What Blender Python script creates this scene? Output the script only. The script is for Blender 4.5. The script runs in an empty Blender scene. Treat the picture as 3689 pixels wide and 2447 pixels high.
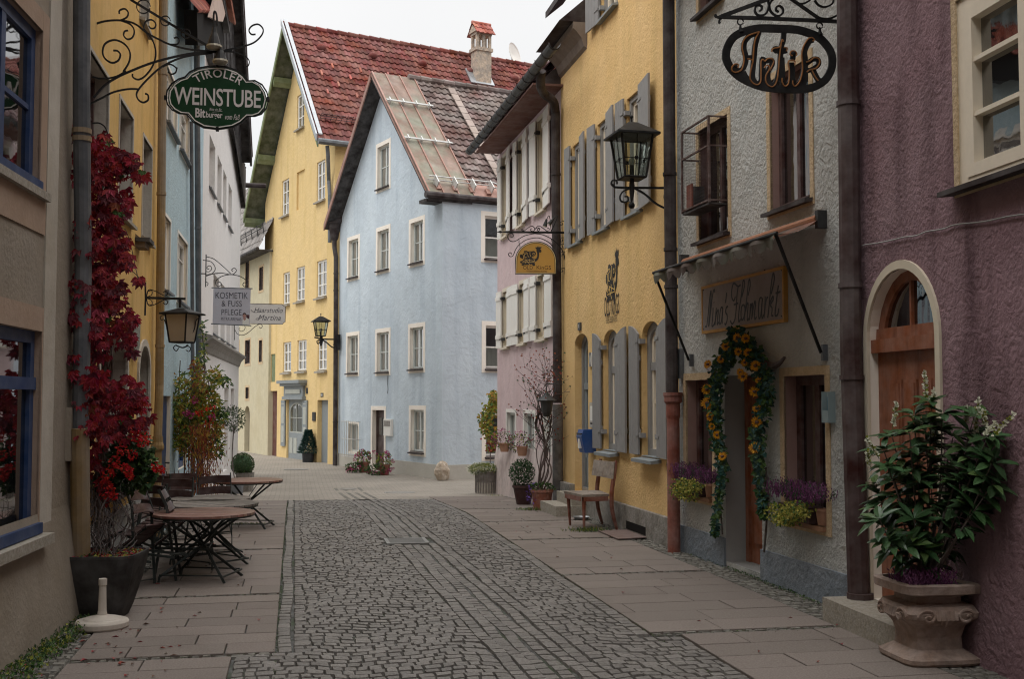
import bpy, math, random
from mathutils import Vector, Matrix
R = random.Random(7)
rad = math.radians
sc = bpy.context.scene
COL = sc.collection
# ---------------- camera, world, sun, exposure ----------------
TH = math.atan(215.3/4057.)
cd = bpy.data.cameras.new('camera'); cam = bpy.data.objects.new('camera', cd); COL.objects.link(cam)
cam.location = (0, 0, 2.0); cam.rotation_euler = (rad(90)+TH, 0, 0)
cd.lens = 36*4057/3689.; cd.sensor_width = 36; cd.clip_start = .05; cd.clip_end = 2000
sc.camera = cam
w = bpy.data.worlds.new('World'); sc.world = w; w.use_nodes = True
N, L = w.node_tree.nodes, w.node_tree.links; N.clear()
wo = N.new('ShaderNodeOutputWorld'); b1 = N.new('ShaderNodeBackground'); b2 = N.new('ShaderNodeBackground'); ad = N.new('ShaderNodeAddShader')
sky = N.new('ShaderNodeTexSky'); sky.sky_type = 'NISHITA'; sky.sun_disc = False; sky.sun_elevation = rad(50); sky.sun_rotation = rad(231)
L.new(sky.outputs[0], b1.inputs[0]); b1.inputs[1].default_value = .006
tc = N.new('ShaderNodeTexCoord'); sx = N.new('ShaderNodeSeparateXYZ'); L.new(tc.outputs['Generated'], sx.inputs[0])
cr = N.new('ShaderNodeValToRGB'); L.new(sx.outputs[2], cr.inputs[0])   # overcast dome, brighter to the zenith
cr.color_ramp.elements[0].position = 0; cr.color_ramp.elements[0].color = (.81, .81, .81, 1)
cr.color_ramp.elements[1].position = 1; cr.color_ramp.elements[1].color = (1, .985, .965, 1)
e = cr.color_ramp.elements.new(.34); e.color = (.865, .863, .86, 1)
mr = N.new('ShaderNodeMapRange'); L.new(sx.outputs[2], mr.inputs[0])
mr.inputs[1].default_value = .36; mr.inputs[2].default_value = 1; mr.inputs[3].default_value = 1.0; mr.inputs[4].default_value = 2.9
cn = N.new('ShaderNodeTexNoise'); cn.inputs['Scale'].default_value = 2.2; cn.inputs['Detail'].default_value = 4; L.new(tc.outputs['Generated'], cn.inputs[0]); cm = N.new('ShaderNodeMapRange'); L.new(cn.outputs[0], cm.inputs[0]); cm.inputs[1].default_value = .3; cm.inputs[2].default_value = .7; cm.inputs[3].default_value = .95; cm.inputs[4].default_value = 1.05
vx = N.new('ShaderNodeVectorMath'); vx.operation = 'SCALE'; L.new(cr.outputs[0], vx.inputs[0]); L.new(cm.outputs[0], vx.inputs['Scale']); L.new(vx.outputs[0], b2.inputs[0]); L.new(mr.outputs[0], b2.inputs[1])
L.new(b1.outputs[0], ad.inputs[0]); L.new(b2.outputs[0], ad.inputs[1]); L.new(ad.outputs[0], wo.inputs[0])
sd = bpy.data.lights.new('sun', 'SUN'); sd.energy = .75; sd.angle = rad(35); sd.color = (1, .97, .92)
so = bpy.data.objects.new('sun', sd); COL.objects.link(so); so.rotation_euler = (rad(40), 0, rad(-51))
sc.view_settings.view_transform = 'Standard'; sc.view_settings.look = 'None'
sc.view_settings.exposure = 0.1; sc.view_settings.gamma = 1; sc.view_settings.use_curve_mapping = False
sc.render.resolution_x = 1024; sc.render.resolution_y = 680
sc.render.engine = 'CYCLES'; sc.cycles.pixel_filter_type = 'BLACKMAN_HARRIS'; sc.cycles.filter_width = 1.15
# ---------------- helpers ----------------
F0, CX, CY, H = 4057., 1844.5, 1223.5, 2.0
def gz(Y): return 0. if Y < 20 else (-.3*(Y-20)/8 if Y < 28 else -.3)
CR = dict(D=(0,0,.64083), c1=(0,0,1.96), c2=(0,800,1.96), c3=(0,1600,1.851), c4=(900,0,1.96), c5=(900,800,1.96), c6=(900,1600,1.851),
  d1=(1700,0,1.96), d2=(1700,800,1.96), d3=(1700,1600,1.851), d4=(2689,0,1.96), d5=(2689,800,1.96), d6=(2689,1600,1.851),
  e1=(0,1650,1.9667), e2=(450,1620,2.7033), e3=(700,950,3.92), e4=(1780,780,6.8167), e5=(2400,950,3.484), e6=(2560,0,4.356))
def ray(c, x, y):
    o = CR[c]; a = (o[0]+x/o[2]-CX)/F0; b = -(o[1]+y/o[2]-CY)/F0
    return Vector((a, math.cos(TH)-b*math.sin(TH), math.sin(TH)+b*math.cos(TH)))
CAM = Vector((0, 0, H))
def gnd(c, x, y, z=0):
    r = ray(c, x, y); Y = 12.
    for i in range(40): k = (gz(Y)+z-H)/r.z; Y = k*r.y
    return CAM+r*k
A0 = rad(10.9); SD = Vector((-math.sin(A0), math.cos(A0), 0)); TD = Vector((math.cos(A0), math.sin(A0), 0)); ZD = Vector((0, 0, 1))
def st(s, t, z=None):
    p = SD*s+TD*t
    p.z = gz(p.y) + (z or 0)
    return p
def stz(s, t, z): p = SD*s+TD*t; p.z = z; return p
class Wall:
    """vertical plane; u runs a->b, n looks at the camera side, o = distance out of the wall"""
    def __init__(s, a, b):
        s.a = Vector((a[0], a[1], 0)); s.b = Vector((b[0], b[1], 0)); s.d = (s.b-s.a); s.len = s.d.length; s.d.normalize()
        s.n = Vector((-s.d.y, s.d.x, 0))
        if s.n.dot(CAM-s.a) < 0: s.n = -s.n
        s.n.z = 0; s.n.normalize()
    def P(s, u, z, o=0): p = s.a+s.d*u+s.n*o; p.z = z; return p
    def px(s, c, x, y, o=0):
        r = ray(c, x, y); k = (s.a+s.n*o-CAM).dot(s.n)/r.dot(s.n); p = CAM+r*k
        return ((p-s.a).dot(s.d), p.z)
    def rect(s, c, x0, y0, x1, y1, c2=None, o=0):
        u0, z1 = s.px(c, x0, y0, o); u1, z0 = s.px(c2 or c, x1, y1, o)
        return (min(u0, u1), max(u0, u1), z0, z1)
def FP(Y): return Wall((-20, Y), (20, Y))
def C(h):
    h = h.lstrip('#'); v = [int(h[i:i+2], 16)/255. for i in (0, 2, 4)]
    return tuple([x/12.92 if x <= .04045 else ((x+.055)/1.055)**2.4 for x in v])
MATS = {}
def M(name, col='#888888', rough=.7, metal=0, var=.12, vs=3., bump=0, bs=20., island=0, spec=.17, bump2=0, stain=None, ss=(1,1,1), sa=.5, trans=0, det=4, col2=None, cs=6., emit=0, streak=None):
    if name in MATS: return MATS[name]
    m = bpy.data.materials.new(name); m.use_nodes = True; nt = m.node_tree; n, l = nt.nodes, nt.links
    b = n['Principled BSDF']; c = C(col) if isinstance(col, str) else col
    b.inputs['Roughness'].default_value = rough; b.inputs['Metallic'].default_value = metal; b.inputs['Specular IOR Level'].default_value = spec
    co = n.new('ShaderNodeTexCoord'); src = co.outputs['Object']
    rgb = n.new('ShaderNodeRGB'); rgb.outputs[0].default_value = (*c, 1); cur = rgb.outputs[0]
    def mix(a, bb, fac, mode='MIX'):
        x = n.new('ShaderNodeMix'); x.data_type = 'RGBA'; x.blend_type = mode; x.clamp_result = False
        if hasattr(fac, 'node'): l.new(fac, x.inputs[0])
        else: x.inputs[0].default_value = fac
        if hasattr(a, 'node'): l.new(a, x.inputs[6])
        else: x.inputs[6].default_value = (*a, 1)
        if hasattr(bb, 'node'): l.new(bb, x.inputs[7])
        else: x.inputs[7].default_value = (*bb, 1)
        return x.outputs[2]
    def noise(scale, vec=None, d=det, lo=.3, hi=.7, a=0., bb=1.):
        t = n.new('ShaderNodeTexNoise'); t.inputs['Scale'].default_value = scale; t.inputs['Detail'].default_value = d; t.inputs['Roughness'].default_value = .6
        if vec:
            mp = n.new('ShaderNodeMapping'); l.new(src, mp.inputs[0]); mp.inputs['Scale'].default_value = vec; l.new(mp.outputs[0], t.inputs[0])
        else: l.new(src, t.inputs[0])
        r = n.new('ShaderNodeMapRange'); l.new(t.outputs[0], r.inputs[0]); r.inputs[1].default_value = lo; r.inputs[2].default_value = hi
        r.inputs[3].default_value = a; r.inputs[4].default_value = bb
        return r.outputs[0]
    if col2: cur = mix(cur, C(col2), noise(cs, lo=.42, hi=.62))
    if var: cur = mix(cur, (1, 1, 1), noise(vs, lo=.25, hi=.75, a=0, bb=var*.5)); cur = mix(cur, (.0, .0, .0), noise(vs*2.3, lo=.35, hi=.75, a=0, bb=var))
    if stain: cur = mix(cur, C(stain), noise(1., ss, lo=.5, hi=.72, a=0, bb=sa))
    if streak: cur = mix(cur, C(streak[0]), noise(1., (streak[1], streak[1], streak[2]), lo=.5, hi=.75, a=0, bb=streak[3]))
    if island:
        g = n.new('ShaderNodeNewGeometry'); r = n.new('ShaderNodeMapRange'); l.new(g.outputs['Random Per Island'], r.inputs[0]); r.inputs[3].default_value = 1-island; r.inputs[4].default_value = 1+island
        hv = n.new('ShaderNodeHueSaturation'); l.new(cur, hv.inputs['Color']); l.new(r.outputs[0], hv.inputs['Value'])
        r2 = n.new('ShaderNodeMapRange'); m2 = n.new('ShaderNodeMath'); m2.operation = 'FRACT'; m3 = n.new('ShaderNodeMath'); m3.operation = 'MULTIPLY'; m3.inputs[1].default_value = 7.31
        l.new(g.outputs['Random Per Island'], m3.inputs[0]); l.new(m3.outputs[0], m2.inputs[0]); l.new(m2.outputs[0], r2.inputs[0]); r2.inputs[3].default_value = .5-island*.035; r2.inputs[4].default_value = .5+island*.035
        l.new(r2.outputs[0], hv.inputs['Hue']); cur = hv.outputs[0]
    l.new(cur, b.inputs['Base Color'])
    if bump:
        t = n.new('ShaderNodeTexNoise'); t.inputs['Scale'].default_value = bs; t.inputs['Detail'].default_value = 5; t.inputs['Roughness'].default_value = .55; l.new(src, t.inputs[0])
        bp = n.new('ShaderNodeBump'); bp.inputs['Distance'].default_value = bump; bp.inputs['Strength'].default_value = 1; hh = t.outputs[0]
        if bump2:   # coarser trowel marks, strong in some patches and faint in others
            t2 = n.new('ShaderNodeTexNoise'); t2.inputs['Scale'].default_value = bs*.28; t2.inputs['Detail'].default_value = 3; t2.inputs['Distortion'].default_value = 1.2; l.new(src, t2.inputs[0])
            pm = noise(.55, lo=.35, hi=.65, a=.35, bb=1.0, d=2); mu = n.new('ShaderNodeMath'); mu.operation = 'MULTIPLY'; l.new(t.outputs[0], mu.inputs[0]); l.new(pm, mu.inputs[1]); mv = n.new('ShaderNodeMath'); mv.operation = 'MULTIPLY_ADD'; l.new(t2.outputs[0], mv.inputs[0]); mv.inputs[1].default_value = bump2; l.new(mu.outputs[0], mv.inputs[2]); hh = mv.outputs[0]
        l.new(hh, bp.inputs['Height']); l.new(bp.outputs[0], b.inputs['Normal'])
    if trans: # thin leaves let some light through
        tr = n.new('ShaderNodeBsdfTranslucent'); l.new(cur, tr.inputs[0]); mx = n.new('ShaderNodeMixShader'); mx.inputs[0].default_value = trans
        l.new(b.outputs[0], mx.inputs[1]); l.new(tr.outputs[0], mx.inputs[2]); l.new(mx.outputs[0], n['Material Output'].inputs[0])
    if emit: b.inputs['Emission Strength'].default_value = emit; b.inputs['Emission Color'].default_value = (*c, 1)
    MATS[name] = m; return m
def glass(name, tint=.55, rough=.03, tcol=(.75, .8, .8), refl=.6):
    m = bpy.data.materials.new(name); m.use_nodes = True; n, l = m.node_tree.nodes, m.node_tree.links
    b = n['Principled BSDF']; b.inputs['Base Color'].default_value = (.008, .009, .01, 1); b.inputs['Roughness'].default_value = rough; b.inputs['Specular IOR Level'].default_value = .6
    t = n.new('ShaderNodeBsdfTransparent'); t.inputs[0].default_value = (*tcol, 1); mx = n.new('ShaderNodeMixShader'); mx.inputs[0].default_value = tint
    lw = n.new('ShaderNodeFresnel'); lw.inputs[0].default_value = 1.5; gl = n.new('ShaderNodeBsdfGlossy'); gl.inputs['Roughness'].default_value = rough; m2 = n.new('ShaderNodeMixShader')
    l.new(b.outputs[0], mx.inputs[2]); l.new(t.outputs[0], mx.inputs[1]); ml = n.new('ShaderNodeMath'); ml.operation = 'MULTIPLY'; ml.inputs[1].default_value = refl; l.new(lw.outputs[0], ml.inputs[0]); l.new(ml.outputs[0], m2.inputs[0]); l.new(mx.outputs[0], m2.inputs[1]); l.new(gl.outputs[0], m2.inputs[2])
    tx = n.new('ShaderNodeTexNoise'); tx.inputs['Scale'].default_value = 3; bp = n.new('ShaderNodeBump'); bp.inputs['Distance'].default_value = .004; l.new(tx.outputs[0], bp.inputs['Height']); l.new(bp.outputs[0], gl.inputs['Normal'])
    l.new(m2.outputs[0], n['Material Output'].inputs[0]); MATS[name] = m; return m
ORG = {}
class MB:
    def __init__(s): s.v = []; s.f = []; s.m = []; s.mats = []; s.cur = 0
    def mat(s, m):
        if m not in s.mats: s.mats.append(m)
        s.cur = s.mats.index(m); return s
    def add(s, vs, fs):
        o = len(s.v); s.v += [Vector(v) for v in vs]; s.f += [tuple(i+o for i in f) for f in fs]; s.m += [s.cur]*len(fs)
    def quad(s, a, b, c, d): s.add([a, b, c, d], [(0, 1, 2, 3)])
    def obox(s, o, x, y, z):  # corner o with three edge vectors
        o, x, y, z = map(Vector, (o, x, y, z))
        s.add([o, o+x, o+x+y, o+y, o+z, o+x+z, o+x+y+z, o+y+z], [(0, 3, 2, 1), (4, 5, 6, 7), (0, 1, 5, 4), (1, 2, 6, 5), (2, 3, 7, 6), (3, 0, 4, 7)])
    def box(s, c, sx, sy, sz, rz=0):
        X = Vector((math.cos(rz), math.sin(rz), 0))*sx; Y = Vector((-math.sin(rz), math.cos(rz), 0))*sy; Z = Vector((0, 0, sz))
        s.obox(Vector(c)-X/2-Y/2-Z/2, X, Y, Z)
    def wbox(s, W, u0, u1, z0, z1, o0, o1):
        s.obox(W.P(u0, z0, o0), W.d*(u1-u0), W.n*(o1-o0), ZD*(z1-z0))
    def tube(s, pts, r, n=8, caps=True, closed=False):
        pts = [Vector(p) for p in pts]; k = len(pts)
        if k < 2: return
        rs = r if isinstance(r, (list, tuple)) else [r]*k
        o = len(s.v); up = None
        for i, p in enumerate(pts):
            if closed: t = pts[(i+1) % k]-pts[i-1]
            else: t = pts[min(i+1, k-1)]-pts[max(i-1, 0)]
            if t.length < 1e-9: t = Vector((0, 0, 1))
            t.normalize()
            if up is None: up = t.orthogonal().normalized()
            up = (up-t*up.dot(t))
            if up.length < 1e-6: up = t.orthogonal()
            up.normalize(); sd_ = t.cross(up)
            for j in range(n):
                a = 2*math.pi*(j+.5)/n; s.v.append(p+(up*math.cos(a)+sd_*math.sin(a))*rs[i])
        fs = []
        for i in range(k if closed else k-1):
            for j in range(n):
                i2 = (i+1) % k; fs.append((o+i*n+j, o+i*n+(j+1) % n, o+i2*n+(j+1) % n, o+i2*n+j))
        if caps and not closed: fs.append(tuple(o+j for j in range(n-1, -1, -1))); fs.append(tuple(o+(k-1)*n+j for j in range(n)))
        s.f += fs; s.m += [s.cur]*len(fs)
    def bar(s, pts, w_, t_, nrm, closed=False):  # rectangular section, width w_ in plane, t_ along nrm
        pts = [Vector(p) for p in pts]; k = len(pts); o = len(s.v); nrm = Vector(nrm)
        ws = w_ if isinstance(w_, (list, tuple)) else [w_]*k
        for i, p in enumerate(pts):
            t = (pts[(i+1) % k]-pts[i-1]) if closed else pts[min(i+1, k-1)]-pts[max(i-1, 0)]
            if t.length < 1e-9: t = Vector((0, 0, 1))
            t.normalize(); sd_ = t.cross(nrm)
            if sd_.length < 1e-6: sd_ = t.orthogonal()
            sd_.normalize()
            for a, b in ((-1, -1), (1, -1), (1, 1), (-1, 1)): s.v.append(p+sd_*a*ws[i]/2+nrm*b*t_/2)
        fs = []
        for i in range(k if closed else k-1):
            i2 = (i+1) % k
            for j in range(4): fs.append((o+i*4+j, o+i*4+(j+1) % 4, o+i2*4+(j+1) % 4, o+i2*4+j))
        if not closed: fs += [(o+3, o+2, o+1, o), tuple(o+(k-1)*4+j for j in range(4))]
        s.f += fs; s.m += [s.cur]*len(fs)
    def lathe(s, prof, c=(0, 0, 0), n=20, sq=0, rz=0, sx=1, sy=1):  # prof [(r,z)], sq>0: squared section
        o = len(s.v); c = Vector(c)
        for r, z in prof:
            for j in range(n):
                a = 2*math.pi*j/n; x, y = math.cos(a), math.sin(a)
                if sq: q = (abs(x)**sq+abs(y)**sq)**(-1./sq); x *= q; y *= q
                x *= r*sx; y *= r*sy; s.v.append(c+Vector((x*math.cos(rz)-y*math.sin(rz), x*math.sin(rz)+y*math.cos(rz), z)))
        fs = []
        for i in range(len(prof)-1):
            for j in range(n): fs.append((o+i*n+j, o+i*n+(j+1) % n, o+(i+1)*n+(j+1) % n, o+(i+1)*n+j))
        fs.append(tuple(o+j for j in range(n-1, -1, -1))); fs.append(tuple(o+(len(prof)-1)*n+j for j in range(n)))
        s.f += fs; s.m += [s.cur]*len(fs)
    def prism(s, pts, vec):  # polygon extruded by vec
        pts = [Vector(p) for p in pts]; k = len(pts); vec = Vector(vec)
        s.add(pts+[p+vec for p in pts], [tuple(range(k)), tuple(range(2*k-1, k-1, -1))]+[(i, i+k, (i+1) % k+k, (i+1) % k) for i in range(k)])
    def ball(s, c, r, n=10, m=7, sz=1, jit=0, rs=(1, 1)):
        c = Vector(c); o = len(s.v)
        for i in range(m+1):
            a = math.pi*i/m
            for j in range(n):
                b = 2*math.pi*j/n; q = r*(1+R.uniform(-jit, jit)); s.v.append(c+Vector((q*rs[0]*math.sin(a)*math.cos(b), q*rs[1]*math.sin(a)*math.sin(b), q*sz*math.cos(a))))
        for i in range(m):
            for j in range(n): s.f.append((o+i*n+j, o+(i+1)*n+j, o+(i+1)*n+(j+1) % n, o+i*n+(j+1) % n)); s.m.append(s.cur)
    def leaf(s, p, d, nrm, Ln, Wd, fold=.15, droop=.15):
        d = d.normalized(); sd_ = d.cross(nrm)
        if sd_.length < 1e-4: sd_ = d.orthogonal()
        sd_.normalize(); nn = sd_.cross(d)
        s.add([p, p+d*Ln*.45+sd_*Wd*.5+nn*Wd*fold, p+d*Ln-nn*Ln*droop, p+d*Ln*.45-sd_*Wd*.5+nn*Wd*fold], [(0, 1, 2), (0, 2, 3)])
    def leaf8(s, p, d, nrm, Ln, Wd, droop=.2):
        d = d.normalized(); sd_ = d.cross(nrm)
        if sd_.length < 1e-4: sd_ = d.orthogonal()
        sd_.normalize(); nn = sd_.cross(d); vs = []
        for t, q in ((0, .04), (.25, .8), (.55, 1), (.8, .62), (1, .03)):
            c = p+d*Ln*t-nn*Ln*droop*t*t
            vs += [c+sd_*Wd*.5*q+nn*Wd*.13*q, c, c-sd_*Wd*.5*q+nn*Wd*.13*q]
        s.add(vs, [(3*i+j, 3*i+j+1, 3*i+j+4, 3*i+j+3) for i in range(4) for j in (0, 1)])
    def build(s, name, m=None, parent=None, smooth=False, label=None, cat=None, group=None, kind=None):
        me = bpy.data.meshes.new(name); o = bpy.data.objects.new(name, me); COL.objects.link(o)
        if parent is not None: off = ORG[parent.name]; o.parent = parent; ORG[o.name] = off
        else:
            if s.v:
                xs = [v.x for v in s.v]; ys = [v.y for v in s.v]; zs = [v.z for v in s.v]
                off = Vector(((min(xs)+max(xs))/2, (min(ys)+max(ys))/2, min(zs)))
            else: off = Vector((0, 0, 0))
            if kind == 'structure': off = Vector((0, 0, 0))
            o.location = off; ORG[o.name] = off
        me.from_pydata([v-off for v in s.v], [], s.f)
        ms = s.mats if s.mats else []
        if m is not None and not ms: me.materials.append(m)
        else:
            for q in ms: me.materials.append(q)
            me.polygons.foreach_set('material_index', s.m)
        if smooth: me.polygons.foreach_set('use_smooth', [True]*len(me.polygons))
        me.update()
        tag(o, label, cat, group, kind); return o
def tag(o, label=None, cat=None, group=None, kind=None):
    for k, v in (('label', label), ('category', cat), ('group', group), ('kind', kind)):
        if v: o[k] = v
    return o
def thing(name, loc, label, cat, group=None):
    o = bpy.data.objects.new(name, None); COL.objects.link(o); o.location = loc; o.empty_display_size = .2
    ORG[o.name] = Vector(loc); return tag(o, label, cat, group)
def copy_tree(o, loc=None, rot=None, label=None, parent=None):
    c = o.copy(); COL.objects.link(c)
    if parent is not None: c.parent = parent
    if loc is not None: c.location = loc
    if rot is not None: c.rotation_euler = rot
    if label: c['label'] = label
    for ch in list(o.children): copy_tree(ch, parent=c)
    return c
def cat_rom(p, n=5, closed=False):
    p = [Vector(q) for q in p]; k = len(p); out = []
    rng = range(k) if closed else range(k-1)
    for i in rng:
        a = p[i-1] if (closed or i > 0) else p[0]; b = p[i]; c = p[(i+1) % k]; d = p[(i+2) % k] if (closed or i+2 < k) else p[-1]
        for j in range(n):
            t = j/n; out.append(.5*((2*b)+(c-a)*t+(2*a-5*b+4*c-d)*t*t+(3*b-a-3*c+d)*t**3))
    if not closed: out.append(p[-1])
    return out
def pxs(W, c, pts, o=0): return [W.P(*W.px(c, x, y, o), o) for x, y in pts]
def scroll(mb, W, c, pts, wd, th, o=0, closed=False, n=5): mb.bar(cat_rom(pxs(W, c, pts, o), n, closed), wd, th, W.n, closed)
def spiral(cx, cy, r0, r1, a0, a1, n=16):
    return [(cx+(r0+(r1-r0)*i/n)*math.cos(rad(a0+(a1-a0)*i/n)), cy-(r0+(r1-r0)*i/n)*math.sin(rad(a0+(a1-a0)*i/n))) for i in range(n+1)]
def textmesh(s, bold=0, shear=0, spacing=1, res=3):
    cu = bpy.data.curves.new('t', 'FONT'); cu.body = s; cu.offset = bold; cu.shear = shear; cu.space_character = spacing; cu.resolution_u = res; cu.size = 1
    o = bpy.data.objects.new('t', cu); COL.objects.link(o); dg = bpy.context.evaluated_depsgraph_get(); dg.update()
    me = bpy.data.meshes.new_from_object(o.evaluated_get(dg)); vs = [v.co.copy() for v in me.vertices]; fs = [tuple(p.vertices) for p in me.polygons]
    bpy.data.objects.remove(o); bpy.data.curves.remove(cu); bpy.data.meshes.remove(me); return vs, fs
def text(mb, s, W, u0, u1, z0, z1, o, arc=None, **k):
    vs, fs = textmesh(s, **k); xs = [v.x for v in vs]; ys = [v.y for v in vs]; x0, x1, y0, y1 = min(xs), max(xs), min(ys), max(ys); out = []
    flip = u1 < u0
    for v in vs:
        a = (v.x-x0)/(x1-x0); b = (v.y-y0)/(y1-y0); u = u0+(u1-u0)*a; z = z0+(z1-z0)*b
        if arc: ang = (a-.5)*arc[2]; rr = arc[3]+(z1-z0)*b; u = arc[0]+rr*math.sin(ang); z = arc[1]+rr*math.cos(ang)
        out.append(W.P(u, z, o))
    mb.add(out, fs)
# ---------------- building helpers ----------------
def clip_poly(p, hs):
    for a, b, c in hs:      # keep a*u+b*z<=c
        out = []
        for i in range(len(p)):
            q, r = p[i], p[(i+1) % len(p)]; dq = a*q[0]+b*q[1]-c; dr = a*r[0]+b*r[1]-c
            if dq <= 0: out.append(q)
            if dq*dr < 0: t = dq/(dq-dr); out.append((q[0]+(r[0]-q[0])*t, q[1]+(r[1]-q[1])*t))
        p = out
        if len(p) < 3: return []
    return p
def ztop(rc, u):
    u0, u1, z0, z1, rise = rc
    if not rise: return z1
    x = (u-(u0+u1)/2)/((u1-u0)/2); return z1-rise+rise*math.sqrt(max(0, 1-x*x))
def outline(rc, n=12):   # bottom-left, up, over, down to bottom-right
    u0, u1, z0, z1, rise = rc
    if not rise: return [(u0, z0), (u0, z1), (u1, z1), (u1, z0)]
    return [(u0, z0)]+[(u0+(u1-u0)*(1-math.cos(math.pi*i/n))/2, ztop(rc, u0+(u1-u0)*(1-math.cos(math.pi*i/n))/2)) for i in range(n+1)]+[(u1, z0)]
def facade(mb, W, u0, u1, z0, z1, holes, wm, rm=None, depth=.18, clips=(), o=0):
    us = sorted({u0, u1, *[h[0] for h in holes], *[h[1] for h in holes]}); zs = sorted({z0, z1, *[h[2] for h in holes], *[h[3] for h in holes]})
    us = [u for u in us if u0 <= u <= u1]; zs = [z for z in zs if z0 <= z <= z1]
    mb.mat(wm)
    for i in range(len(us)-1):
        for j in range(len(zs)-1):
            cu, cz = (us[i]+us[i+1])/2, (zs[j]+zs[j+1])/2
            if any(h[0] < cu < h[1] and h[2] < cz < h[3] for h in holes): continue
            p = clip_poly([(us[i], zs[j]), (us[i+1], zs[j]), (us[i+1], zs[j+1]), (us[i], zs[j+1])], clips)
            if p: mb.add([W.P(a, b, o) for a, b in p], [tuple(range(len(p)))])
    for h in holes:
        rc = tuple(h[:4])+((h[4] if len(h) > 4 else 0),); dp = h[5] if len(h) > 5 else depth; ol = outline(rc); mb.mat(wm)
        if rc[4]:
            for a, b in zip(ol[1:-2], ol[2:-1]): mb.add([W.P(*a, o), W.P(*b, o), W.P(b[0], rc[3], o), W.P(a[0], rc[3], o)], [(0, 1, 2, 3)])
        mb.mat(h[6] if len(h) > 6 else (rm or wm)); k = len(ol)
        for i in range(k):
            a, b = ol[i], ol[(i+1) % k]; mb.quad(W.P(*a, o), W.P(*b, o), W.P(*b, o-dp), W.P(*a, o-dp))
def frame_bars(mb, W, rc, fw, o0, o1):
    ol = outline(rc); u0, u1, z0, z1, rise = rc; uc = (u0+u1)/2; zc = (z0+z1)/2
    def ins(p):
        x = p[0]-uc; f = (u1-u0-2*fw)/(u1-u0); zz = z0+fw if p[1] <= z0+1e-6 else p[1]-fw
        return (uc+x*f, zz)
    k = len(ol)
    for i in range(k):
        a, b = ol[i], ol[(i+1) % k]; c, d = ins(b), ins(a)
        v = [W.P(*q, o1) for q in (a, b, c, d)]+[W.P(*q, o0) for q in (a, b, c, d)]
        mb.add(v, [(0, 1, 2, 3), (7, 6, 5, 4), (0, 4, 5, 1), (2, 6, 7, 3)])
def window(bld, W, rect, fm, dp=.14, fw=.06, cols=2, rows=(.5,), rise=0, sur=None, sill=None, pane='pane_glass', cur=None, outer=None, bw=.022, name='window', mull=.05, transom=None, label=None, fd=.05):
    u0, u1, z0, z1 = rect; rc = (u0, u1, z0, z1, rise); mb = MB().mat(fm)
    if outer:   # heavier outer frame
        mb.mat(outer[0]); frame_bars(mb, W, rc, outer[1], -dp, -dp+.09); ow = outer[1]; rc = (u0+ow, u1-ow, z0+ow*.6, z1-ow, max(0, rise-ow*.15) if rise else 0); mb.mat(fm)
    frame_bars(mb, W, rc, fw, -dp, -dp+fd); a, b, c, d, _ = rc
    for i in range(1, cols):
        u = a+(b-a)*i/cols; mb.wbox(W, u-mull/2, u+mull/2, c+fw*.9, ztop(rc, u)-fw*.9, -dp+.001, -dp+fd-.003)
    if transom:
        z = c+(d-c)*transom[0]; mb.mat(transom[2] if len(transom) > 2 else fm); mb.wbox(W, a+.004, b-.004, z-transom[1]/2, z+transom[1]/2, -dp+.002, -dp+fd+.02); mb.mat(fm)
    for r in rows:
        z = c+(d-c)*r; mb.wbox(W, a+fw*.9, b-fw*.9, z-bw/2, z+bw/2, -dp+.012, -dp+fd-.012)
    win = mb.build(name, None, bld, label=label)
    g = MB(); ol = outline(rc); g.add([W.P(*q, -dp+.018) for q in ol], [tuple(range(len(ol)))]); g.build('pane', MATS[pane], win)
    if cur:  # (fraction of height from bottom, material, split)
        g = MB(); frac, cm, side = cur; n = 28; zt = c+(d-c)*frac; oo = -dp-.06
        spans = [(a+.03, b-.03)] if not side else [(a+.02, a+(b-a)*side), (b-(b-a)*side, b-.02)]
        for s0, s1 in spans:
            vs = []; 
            for i in range(n+1):
                u = s0+(s1-s0)*i/n; q = oo+.018*math.sin(i*2.1)+.008*math.sin(i*.7)
                vs += [W.P(u, c+.03, q), W.P(u, min(zt, ztop(rc, min(max(u, a+.01), b-.01))-.02), q)]
            g.add(vs, [(2*i, 2*i+2, 2*i+3, 2*i+1) for i in range(n)])
        g.build('curtain', cm, win, smooth=True)
    if sur:
        sm, sw = sur[0], sur[1]; g = MB().mat(sm); t = .012
        g.wbox(W, u0-sw, u0, z0-sw, z1, -.02, t); g.wbox(W, u1, u1+sw, z0-sw, z1, -.02, t); g.wbox(W, u0-sw, u1+sw, z1, z1+sw, -.02, t); g.wbox(W, u0, u1, z0-sw, z0, -.02, t-.001)
        g.build('surround', None, win)
    if sill:
        sm, sh, so_, ex = sill; g = MB().mat(sm); g.obox(W.P(u0-ex, z0-sh, .003), W.d*(u1-u0+2*ex), W.n*so_-ZD*sh*.3, ZD*sh*.8); g.wbox(W, u0+.003, u1-.003, z0+.002, z0+sh*.25, -dp+.01, .02); g.build('sill', None, win)
    return win
def box_house(mb, W, u0, u1, z0, z1, back, wm, top=True):   # side and rear walls of a house behind its facade
    mb.mat(wm); P = W.P
    mb.quad(P(u0, z0), P(u0, z1), P(u0, z1, -back), P(u0, z0, -back)); mb.quad(P(u1, z0), P(u1, z0, -back), P(u1, z1, -back), P(u1, z1))
    mb.quad(P(u0, z0, -back), P(u0, z1, -back), P(u1, z1, -back), P(u1, z0, -back))
    if top: mb.quad(P(u0, z1), P(u1, z1), P(u1, z1, -back), P(u0, z1, -back))
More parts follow.
